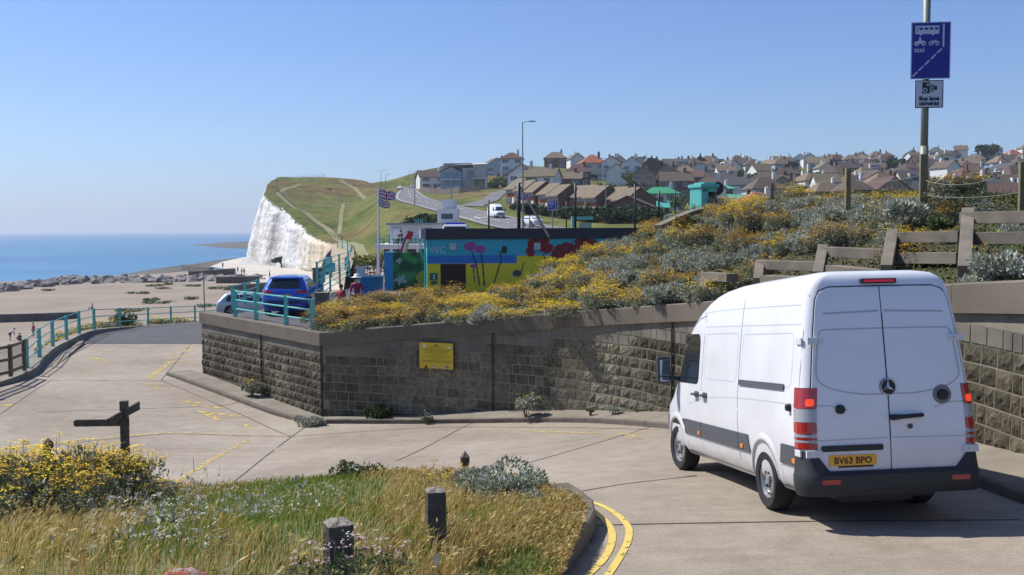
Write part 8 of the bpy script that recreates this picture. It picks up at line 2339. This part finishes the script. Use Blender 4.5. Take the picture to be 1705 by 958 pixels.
tps = [tree('dark evergreen tree among the hillside houses', seed=1, group=TGR[0]), tree('lighter green tree among the hillside houses', seed=2, group=TGR[1], mats=GRN)]
used_t = [0, 0]
for i in range(190):
    u = rh_.uniform(985, 1740); d = rh_.choice([250, 290, 330, 350, 390, 420, 465, 485, 540]) + rh_.uniform(-12, 12); p = P(u, 300, d)
    if any(math.hypot(p.x - a, p.y - b_) < 7 for a, b_ in occupied): continue
    k = 0 if rh_.random() < .6 else 1
    o = tps[k] if not used_t[k] else dup(tps[k]); used_t[k] = 1; s = rh_.uniform(.45, 1.0)
    o.location = (p.x, p.y, land_at(p.x, p.y) - .5); o.scale = (s * 1.1, s * 1.1, s); o.rotation_euler = (0, 0, u)
for u, d, r, h, lab, tk in ((1641, 560, 7, 7, 'windswept dark tree standing above the skyline at the right', 4), (1478, 480, 11, 5, 'broad dark tree mass below the skyline left of the sign post', 1), (1655, 290, 11, 6, 'broad dark green tree group in the valley at the right', .5), (1620, 290, 7, 5, 'rounded dark tree left of the broad valley tree group', .5), (1372, 560, 6, 5, 'dark tree touching the skyline left of the middle timber post', 1)):
    o = tree(lab, r, h, 900, int(u), tk); p = P(u, 300, d); o.location = (p.x, p.y, land_at(p.x, p.y) - .5)
hd = tree('dark hedge bush in the belt between the main road and the terrace', 3.2, 3.2, 420, 30, .0, 'hedge', 'hedge bushes between the main road and the terrace'); f1 = True
for u, d in [(866, 232), (885, 226), (905, 216), (925, 206), (935, 196), (948, 200), (955, 186), (968, 190), (978, 180), (992, 184), (1002, 174), (1015, 180), (1028, 170), (1042, 176), (1056, 168), (1072, 172), (1090, 170), (1110, 176), (1000, 190), (1025, 192), (1050, 194), (1075, 200)]:
    o = hd if f1 else dup(hd); f1 = False; p = P(u, 300, d); s = rh_.uniform(.8, 1.2); o.location = (p.x, p.y, land_at(p.x, p.y) - .4); o.scale = (s * 1.2, s, s); o.rotation_euler = (0, 0, u)
h2 = tree('dark green bush on the slope beside the main road above the cafe', 3.0, 3.4, 420, 31, .0, 'hedge', 'bushes on the slope above the cafe roof'); f1 = True
for u, v, d in [(694, 368, 175), (704, 360, 180), (715, 358, 172), (722, 366, 160), (700, 376, 150), (712, 380, 140), (728, 372, 135)]:
    o = h2 if f1 else dup(h2); f1 = False; p = P(u, v, d); o.location = (p.x, p.y, land_at(p.x, p.y) - .3); s = rh_.uniform(.7, .95); o.scale = (s,) * 3; o.rotation_euler = (0, 0, u)
h3 = tree('green garden hedge on the hillside below the second row', 3.5, 3, 380, 32, 0, 'hedge', 'garden hedges above the terrace', GRN); f1 = True
for u, d in [(1000, 330), (1015, 328), (1030, 326), (1045, 325), (1060, 322), (900, 395), (915, 398), (930, 400), (944, 402), (832, 372), (840, 366), (848, 362), (822, 360)]:
    o = h3 if f1 else dup(h3); f1 = False; p = P(u, 300, d); o.location = (p.x, p.y, land_at(p.x, p.y) - .3); o.rotation_euler = (0, 0, u)
o = tree('dark bush growing on top of the sea wall at the cliff foot', 3.4, 3, 420, 33, 0, 'bush'); p = P(468, 440, 297); o.location = p; o.scale = (1, .8, .8)
for i, (u, v, d) in enumerate([(612, 446, 112), (622, 452, 104), (640, 440, 118)]):
    o = shrub('green_shrub', f'yellow green bush beside the promenade, {ORD[i]} from the left', r=1.6, h=1.6, n=800, leaf=.18, kind='green', flowers=40, fkind='yellow', seed=120 + i, fr=.12); put(o, u, v, d, 1)
    o.location.z = max(ZP, land_at(o.location.x, max(119, o.location.y)) if o.location.y > 118 else ZP)

# ================================================================ HILL DETAILS, PROMENADE RAILS
hb_ = [P(*q) for q in [(455, 306, 372), (462, 318, 345), (478, 340, 322), (497, 356, 303), (520, 376, 280), (545, 394, 256), (562, 404, 236)]]
fe = empty('cliff_top_fence', hb_[0], 'thin post and wire fence along the cliff top path', 'fence'); hs_ = smooth_path(hb_, 7)
q = MB()
for i, p in enumerate(hs_):
    z_ = land_at(p.x + 1.2, p.y) ; pq = Vector((p.x + 1.2, p.y, z_)) - hb_[0]; m1 = MB(); m1.bar(pq, pq + Vector((0, 0, 1.25)), .12); m1.obj('post', M['timber'], fe)
for z0_ in (1.15, .6): q.tube([Vector((p.x + 1.2, p.y, land_at(p.x + 1.2, p.y) + z0_)) - hb_[0] for p in hs_], .025, 4)
q.obj('wire', M['galv'], fe)
sk_ = [P(*q) for q in [(460, 304, 388), (475, 300, 405), (492, 297, 420), (515, 296, 440), (540, 296, 450)]]; fe = empty('skyline_fence', sk_[0], 'line of thin fence posts on the skyline of the headland', 'fence')
for i, p in enumerate(smooth_path(sk_, 5)):
    z_ = land_at(p.x, p.y); m1 = MB(); m1.bar(Vector((p.x, p.y, z_ - .3)) - sk_[0], Vector((p.x, p.y, z_ + 1.5)) - sk_[0], .14); m1.obj('post', M['timber'], fe)
for u, d, s_, lab in ((567, 372, 1, 'white information board on the headland slope'), (549, 395, .7, 'small grey bench on the headland')):
    r = empty('hill_board' if s_ == 1 else 'bench', P(u, 340, d), lab, 'board' if s_ == 1 else 'bench'); r.location.z = land_at(r.location.x, r.location.y)
    q = MB(); q.box((0, 0, 1.5 * s_), (1.9, .5, .7 * s_)); q.obj('panel' if s_ == 1 else 'seat', wm('white') if s_ == 1 else M['crib'], r); 
    for x in (-.7, .7): q = MB(); q.bar((x, 0, 0), (x, 0, 1.3 * s_), .12); q.obj('leg', M['galv'], r)
# teal rails round the steps
def prail(pxs, label, h=1.1, z=None, **k):
    pts = [P(*q) for q in pxs]
    if z is not None:
        for p in pts: p.z = z
    return railing(pts, label, h, **k)
prail([(528, 478, 52), (540, 470, 57), (552, 462, 62), (565, 456, 67), (580, 449, 73)], 'teal railing along the seaward edge of the promenade by the steps', 1.3, rails=4, pr=.04)
prail([(536, 498, 48), (550, 486, 55), (566, 476, 62), (582, 462, 70)], 'second teal railing nearer than the promenade steps rail', 1.2, rails=4, pr=.04)
prail([(575, 450, 112), (577, 446, 120), (580, 440, 130), (583, 432, 145), (585, 426, 158)], 'teal railing on the sandy retaining wall climbing to the hill path', 1.4, rails=4, pr=.05)
prail([(562, 414, 215), (570, 414, 195), (579, 419, 172), (586, 426, 158)], 'upper teal railing on the top of the sandy retaining wall', 1.6, rails=4, pr=.06)
for u, v0, v1, d, w_, lab in ((537, 487, 526, 40, 22, 'square concrete pillar at the end of the railing behind the blue car'), (530, 446, 484, 60, 17, 'dark concrete pillar at the head of the beach steps')):
    k = d / F; a = P(u, v0, d); b_ = P(u, v1, d); r = empty('concrete_pillar', (b_.x, b_.y, b_.z - .3), lab, 'pillar'); hh = a.z - b_.z + .3
    q = MB(); q.box((0, 0, hh / 2 - .06), (w_ * k * .92, w_ * k * .92, hh - .12)); q.obj('shaft', M['crib'], r, bevel=.02); q = MB(); q.box((0, 0, hh - .06), (w_ * k, w_ * k, .12)); q.obj('cap_stone', M['crib'], r, bevel=.02)
q = MB(); q.bbox(-1.9, 1.9, 0, .4, 0, 2.2); o = q.obj('teal_kiosk', M['teal'], None, bevel=.04); o.location = P(549, 453, 72); o.scale = (.2, .5, .3); props(o, 'low teal painted box beside the head of the beach steps', 'box')
# A-board and blue windbreak
ab = empty('notice_stand', P(601, 468, 66), 'white free-standing notice board on the promenade paving', 'sign'); ab.location.z = -3.75
q = MB(); q.box((0, 0, 1.0), (.62, .05, .8)); q.obj('board', M['sign_grey'], ab); q = MB(); q.tube([(-.45, 0, 0), (-.45, 0, 1.45), (.45, 0, 1.45), (.45, 0, 0)], .03, 6); q.obj('frame', M['darkmetal'], ab)
wb_ = empty('blue_skip', P(618, 486, 44), 'blue plastic tub beside the white-hatted person', 'tub'); q = MB(); q.lathe([(.5, 0), (.55, .9), (.6, .95), (.52, .92), (.48, .1), (0, .1)], (0, 0, 0), 'Z', 24); q.obj('shell', mat('blue_plastic', (0.02, .2, .42), .4), wb_, smooth=True); q = MB(); q.lathe([(.6, .93), (.61, .97), (.55, .97)], (0, 0, 0), 'Z', 24); q.obj('rim', mat('pale_blue_plastic', (0.2, .45, .6), .4), wb_); wb_.location.z = -2.95

# ================================================================ BEACH
RK = mat('grey_boulder', (0.33, 0.30, 0.27), .95, 0, .9, col2=(0.10, 0.09, 0.085), bump=.8, bscale=3)
rkp = []
for i in range(6):
    rs = random.Random(i + 40); q = MB(); bm = bmesh.new(); bmesh.ops.create_icosphere(bm, subdivisions=2, radius=1)
    for v in bm.verts:
        n_ = mn.noise(v.co * 1.3 + Vector((i * 5, 0, 0))); v.co *= 1 + n_ * .55; v.co.x *= 1.25; v.co.z *= .8
        for ax in ((.6, .5, .6), (-.7, .2, .6), (.1, -.8, .5)):
            a_ = Vector(ax).normalized(); dd = v.co.dot(a_) - .62
            if dd > 0: v.co -= a_ * dd
    me = bpy.data.meshes.new('boulder'); bm.to_mesh(me); bm.free(); me.materials.append(RK); rkp.append(me)
rr_ = random.Random(77)
for i in range(295):
    t = rr_.random(); u = -20 + 460 * t; side = rr_.random()
    vtop = np.interp(u, [0, 110, 430], [487, 474, 468]); z_ = -11.6 + rr_.uniform(-.2, .9) * (1 - side * .5)
    p = PZ(u, vtop - 9 * side + 3, -11.4)
    o = bpy.data.objects.new('boulder', rr_.choice(rkp)); C.objects.link(o); s = rr_.uniform(.7, 1.6) * np.interp(u, [0, 200, 430], [1.15, 1, .9]); o.location = (p.x, p.y, z_ + .3); o.scale = (s, s * .9, s * rr_.uniform(.7, 1.1)); o.rotation_euler = (rr_.uniform(-.5, .5), rr_.uniform(-.5, .5), rr_.uniform(0, 6))
    props(o, 'angular grey boulder in the long rock groyne across the beach', 'boulder', 'boulders of the rock groyne')
def slab(pxs, zt, hh, th, label, name='groyne'):
    pts = [PZ(u, v, zt) for u, v in pxs]; q = MB()
    for a, b_ in zip(pts[:-1], pts[1:]):
        d = (b_ - a).normalized(); n_ = Vector((-d.y, d.x, 0)) * th / 2; c_ = [a - n_, b_ - n_, b_ + n_, a + n_]
        q.add([v for v in c_] + [v - Vector((0, 0, hh)) for v in c_], [(0, 1, 2, 3), (4, 5, 1, 0), (5, 6, 2, 1), (6, 7, 3, 2), (7, 4, 0, 3)])
    return props(q.obj(name, [M['darkwall']]), label, 'groyne')
slab([(-60, 525), (60, 522), (128, 519.5)], -11.1, 3.2, 1.0, 'dark concrete groyne wall on the beach beyond the timber fence')
slab([(305, 441), (352, 446)], -9.6, 1.6, 1.2, 'farthest low dark groyne on the pale beach terrace'); slab([(318, 452), (388, 447)], -9.6, 1.9, 1.5, 'middle dark groyne with a post at its end'); slab([(360, 461), (432, 460)], -9.5, 1.6, 1.2, 'dark groyne just above the silver car roof'); slab([(392, 475), (450, 470)], -9.3, 2.4, 1.2, 'nearest dark groyne block left of the blue car roof')
for i, (u, v, s) in enumerate([(80, 485, 1.6), (230, 491, 2.2), (258, 478, 2.2), (272, 483, 2.0), (262, 505, 2.6), (252, 501, 1.6), (318, 500, 1.6), (322, 478, 1.8), (372, 481, 3.6), (345, 512, 2.0), (216, 514, 2.6), (395, 484, 3.0), (280, 475, 1.4)]):
    z_ = -11.1; p = PZ(u, v, z_); z_ = max(beach.at(p.x, p.y), -16)
    if i == 0: bp0 = shrub('beach_plant', 'low green plant tuft growing on the shingle beach', r=1, h=.3, n=420, leaf=.12, kind='green', flowers=0, seed=140, group='green plant tufts on the shingle'); o = bp0
    else: o = dup(bp0)
    o.location = (p.x, p.y, z_); o.scale = (s, s * .9, .8); o.rotation_euler = (0, 0, i)
for u, v, d, h, lab in ((341, 512, 66, 3.6, 'thin pale pole standing beyond the far ramp railing'),):
    q = MB(); q.tube([(0, 0, 0), (0, 0, h)], .04, 6); o = q.obj('pole', M['galv']); o.location = P(u, v + 30, d); props(o, lab, 'pole')
for u, v, lab in ((127, 390.5, 'tiny white sailing boat on the horizon at the left'), (329, 388.5, 'tiny white boat on the horizon right of centre of the sea')):
    b_ = empty('sailing_boat', PZ(u, v, -15), lab, 'boat'); q = MB(); q.add([(-6, 0, 1.4), (6, 0, 1.4), (4, 1.5, 1.2), (4, -1.5, 1.2), (-5, 0, 0), (4.5, 0, 0)], [(0, 3, 1), (0, 1, 2), (0, 4, 3), (0, 2, 4), (4, 5, 3), (4, 2, 5), (3, 5, 1), (2, 1, 5)]); q.obj('hull', wm('white'), b_)
    q = MB(); q.add([(0, 0, 2), (0, 0, 16), (5, .3, 2)], [(0, 1, 2), (2, 1, 0)]); q.obj('sail', wm('white'), b_)
    s = b_.location.y / 9000; b_.scale = (s,) * 3

# ================================================================ PEOPLE
def skin_obj(name, pts, edges, radii, m, parent, sub=2):
    me = bpy.data.meshes.new(name); me.from_pydata([tuple(p) for p in pts], edges, []); o = link_mesh(name, me, None)
    sm = o.modifiers.new('s', 'SKIN'); 
    for i, r in enumerate(radii):
        me.skin_vertices[0].data[i].radius = r if hasattr(r, '__len__') else (r, r)
    me.skin_vertices[0].data[0].use_root = True
    su = o.modifiers.new('u', 'SUBSURF'); su.levels = su.render_levels = sub
    new = bpy.data.meshes.new_from_object(o.evaluated_get(bpy.context.evaluated_depsgraph_get())); bpy.data.objects.remove(o); new.materials.clear(); new.materials.append(m)
    new.polygons.foreach_set('use_smooth', [True] * len(new.polygons)); new.name = name
    return link_mesh(name, new, parent)
def person(loc, rz, label, pose='stand', top=(.5, .05, .15), legs=(.02, .02, .03), hair=(.03, .02, .015), hat=None, H=1.7, sleeves=True):
    r = empty('person', loc, label, 'person', rz); s = H / 1.7
    hp = .92; kn = .48
    J = {'hip': (0, 0, .95), 'belly': (0, 0, 1.10), 'chest': (0, 0, 1.32), 'neck': (0, 0, 1.46), 'head0': (0, .01, 1.53), 'head': (0, .02, 1.62)}
    for sg, n_ in ((-1, 'L'), (1, 'R')):
        J['th' + n_] = (sg * .10, 0, .88); J['kn' + n_] = (sg * .11, .03, .48); J['an' + n_] = (sg * .12, -.02, .08); J['to' + n_] = (sg * .13, .14, .03)
        J['sh' + n_] = (sg * .18, 0, 1.38); J['el' + n_] = (sg * .25, -.03, 1.10); J['wr' + n_] = (sg * .25, .10, .88); J['ha' + n_] = (sg * .24, .16, .80)
    if pose == 'walk': J['knL'] = (-.1, .16, .50); J['anL'] = (-.1, .16, .10); J['toL'] = (-.1, .32, .06); J['anR'] = (.1, -.26, .14); J['toR'] = (.1, -.14, .03); J['knR'] = (.1, -.04, .48)
    if pose == 'sit':
        for n_, sg in (('L', -1), ('R', 1)): J['kn' + n_] = (sg * .13, .42, .92); J['an' + n_] = (sg * .13, .46, .50); J['to' + n_] = (sg * .13, .60, .46); J['el' + n_] = (sg * .26, .08, 1.12); J['wr' + n_] = (sg * .2, .28, 1.02); J['ha' + n_] = (sg * .18, .36, 1.0)
    if pose == 'ground':
        for n_, sg in (('L', -1), ('R', 1)): J['kn' + n_] = (sg * .16, .36, 1.22); J['an' + n_] = (sg * .14, .62, .90); J['to' + n_] = (sg * .14, .76, .88); J['el' + n_] = (sg * .26, .12, 1.14); J['wr' + n_] = (sg * .2, .34, 1.16); J['ha' + n_] = (sg * .16, .42, 1.14)
    if pose == 'bend':
        for k_ in ('belly', 'chest', 'neck', 'head0', 'head', 'shL', 'shR'):
            x, y, z = J[k_]; t = z - .95; J[k_] = (x, y + t * .75, .95 + t * .68)
        for n_, sg in (('L', -1), ('R', 1)): J['el' + n_] = (sg * .22, .42, 1.0); J['wr' + n_] = (sg * .18, .52, .78); J['ha' + n_] = (sg * .16, .55, .70)
    dz = {'sit': -.50, 'ground': -.82}.get(pose, 0)
    J = {k_: Vector(v) * s + Vector((0, 0, dz * s)) for k_, v in J.items()}
    names = list(J); ix = {k_: i for i, k_ in enumerate(names)}
    E_ = [('hip', 'belly'), ('belly', 'chest'), ('chest', 'neck'), ('neck', 'head0'), ('head0', 'head')]
    for n_ in 'LR': E_ += [('hip', 'th' + n_), ('th' + n_, 'kn' + n_), ('kn' + n_, 'an' + n_), ('an' + n_, 'to' + n_), ('chest', 'sh' + n_), ('sh' + n_, 'el' + n_), ('el' + n_, 'wr' + n_), ('wr' + n_, 'ha' + n_)]
    R_ = {'hip': .13, 'belly': .12, 'chest': .14, 'neck': .055, 'head0': .075, 'head': .095, 'th': .085, 'kn': .058, 'an': .04, 'to': .035, 'sh': .06, 'el': .042, 'wr': .03, 'ha': .036}
    rad = lambda k_: (R_[k_] if k_ in R_ else R_[k_[:2]]) * s
    skin_obj('body', [J[k_] for k_ in names], [(ix[a], ix[b_]) for a, b_ in E_], [rad(k_) for k_ in names], M['skin'], r, 2)
    def cloth(nm, keys, edges, grow, col):
        i2 = {k_: i for i, k_ in enumerate(keys)}
        skin_obj(nm, [J[k_] for k_ in keys], [(i2[a], i2[b_]) for a, b_ in edges], [rad(k_) * grow for k_ in keys], mat('cloth_%02d_%02d_%02d' % tuple(int(c * 99) for c in col), col, .85, .2, 9), r, 1)
    cloth('top', ['belly', 'chest', 'hip', 'shL', 'shR', 'elL', 'elR'], [('belly', 'chest'), ('belly', 'hip'), ('chest', 'shL'), ('chest', 'shR'), ('shL', 'elL'), ('shR', 'elR')], 1.22, top)
    cloth('trousers', ['hip', 'thL', 'thR', 'knL', 'knR'] + (['anL', 'anR'] if sleeves else []), [('hip', 'thL'), ('hip', 'thR'), ('thL', 'knL'), ('thR', 'knR')] + ([('knL', 'anL'), ('knR', 'anR')] if sleeves else []), 1.2, legs)
    hc = J['head'] + Vector((0, -.015, .02)) * s
    q = MB(); q.lathe([(.0, .118 * s), (.06 * s, .105 * s), (.098 * s, .05 * s), (.104 * s, -.0 * s), (.095 * s, -.05 * s)], hc, 'Z', 16); q.obj('hair', mat('hair_%d' % int(hair[0] * 1000), hair, .8), r, smooth=True)
    if hat:
        q = MB(); q.lathe([(0, .15 * s), (.07 * s, .145 * s), (.10 * s, .10 * s), (.112 * s, .04 * s), (.21 * s, .01 * s), (.215 * s, .0), (.11 * s, .025 * s)], hc + Vector((0, 0, .01)), 'Z', 24); q.obj('hat', mat('white_hat', hat, .8), r, smooth=True)
    # face: nose, eyes
    q = MB(); q.lathe([(0, .105 * s), (.014 * s, .085 * s)], (J['head'].x, J['head'].y, J['head'].z - .02 * s), 'Y', 8); q.obj('nose', M['skin'], r)
    q = MB(); 
    for sx in (-.035, .035): q.lathe([(0, .093 * s), (.012 * s, .088 * s)], (sx * s, J['head'].y, J['head'].z + .005 * s), 'Y', 8)
    q.obj('eyes', M['black'], r)
    return r
def pz_at(u, v, z): p = PZ(u, v, z); return (p.x, p.y, z)
p = P(594, 470, 37.5); person((p.x, p.y, P(594, 468, 37.5).z - 1.48), R(20), 'person in a wide white hat and dark pink top standing beyond the yellow shrubs', 'stand', (.32, .02, .10), hat=(.8, .78, .72), H=1.66)
p = P(568, 483, 38.0); person((p.x, p.y, P(568, 481, 38).z - 1.16), R(150), 'dark-haired child in red beside the person in the white hat', 'stand', (.4, .03, .04), H=1.3)
def bz(u, v): 
    p = gp(u, v, lambda x, y: beach.at(x, y), 60, 260); return p
for (u, v, ps, tp_, lg, rz, lab, H) in [(17, 568, 'bend', (.7, .68, .66), (.03, .03, .04), -.9, 'person in a white top bending forward on the beach at the far left', 1.65), (33, 567, 'ground', (.03, .03, .04), (.03, .03, .04), .8, 'person in black sitting on the shingle beside the bending person', 1.65),
                                         (56, 562, 'walk', (.35, .03, .05), (.03, .04, .08), 2.6, 'person in a red top walking on the beach behind the teal railing', 1.7), (154, 516, 'ground', (.25, .03, .06), (.05, .05, .10), 2.0, 'person in dark red sitting on the beach above the teal railing', 1.7)]:
    p = bz(u, v)
    if p is None: p = PZ(u, v, -12.3)
    person(p, rz, lab, ps, tp_, lg, H=H, sleeves=ps != 'bend')
for i, (u, v, c, lab) in enumerate([(371, 447, (.05, .05, .06), 'distant person in dark clothes alone on the undercliff promenade'), (396, 455, (.06, .05, .05), 'distant person in dark clothes near the middle groyne'), (402.5, 458, (.5, .45, .45), 'left person of the distant pair walking by the groynes'), (406.5, 458.5, (.45, .03, .03), 'right person of the distant pair, in red, by the groynes'), (449, 464, (.3, .2, .15), 'distant person on the promenade above the blue car roof')]):
    person(pz_at(u, v, -10.75), i * 1.3, lab, 'walk', c, (.05, .05, .08), H=1.72)
p = P(673, 405, 90); person((p.x - .2, p.y - .8, ZP + Z4(407)), 1.2, 'person in black sitting on the upper cafe terrace', 'sit', (.03, .03, .03), H=1.7)
for i, (u, v, c, lab) in enumerate([(633, 458, (.1, .1, .12), 'person in dark clothes standing under the cafe terrace'), (641, 462, (.35, .3, .3), 'person in a pale top under the cafe terrace'), (592, 446, (.3, .12, .05), 'small brown clad figure on the path beyond the promenade paving')]): person(pz_at(u, v, ZP), i, lab, 'stand', c, H=1.7)

# ================================================================ AIR
q = MB(); q.bbox(-14600, 14600, -2400, 24600, -18, 130)
hz = q.obj('haze', [], None); hz['kind'] = 'stuff'
hm = bpy.data.materials.new('haze_air'); hm.use_nodes = True; n_ = hm.node_tree
n_.nodes.remove(n_.nodes['Principled BSDF']); pv = n_.nodes.new('ShaderNodeVolumePrincipled')
pv.inputs['Color'].default_value = (0.80, 0.88, 1.0, 1); pv.inputs['Density'].default_value = 0.00016; pv.inputs['Anisotropy'].default_value = 0.2
n_.links.new(pv.outputs[0], n_.nodes['Material Output'].inputs['Volume']); hz.data.materials.append(hm)
props(hz, 'thin pale sea haze in the air', 'haze')
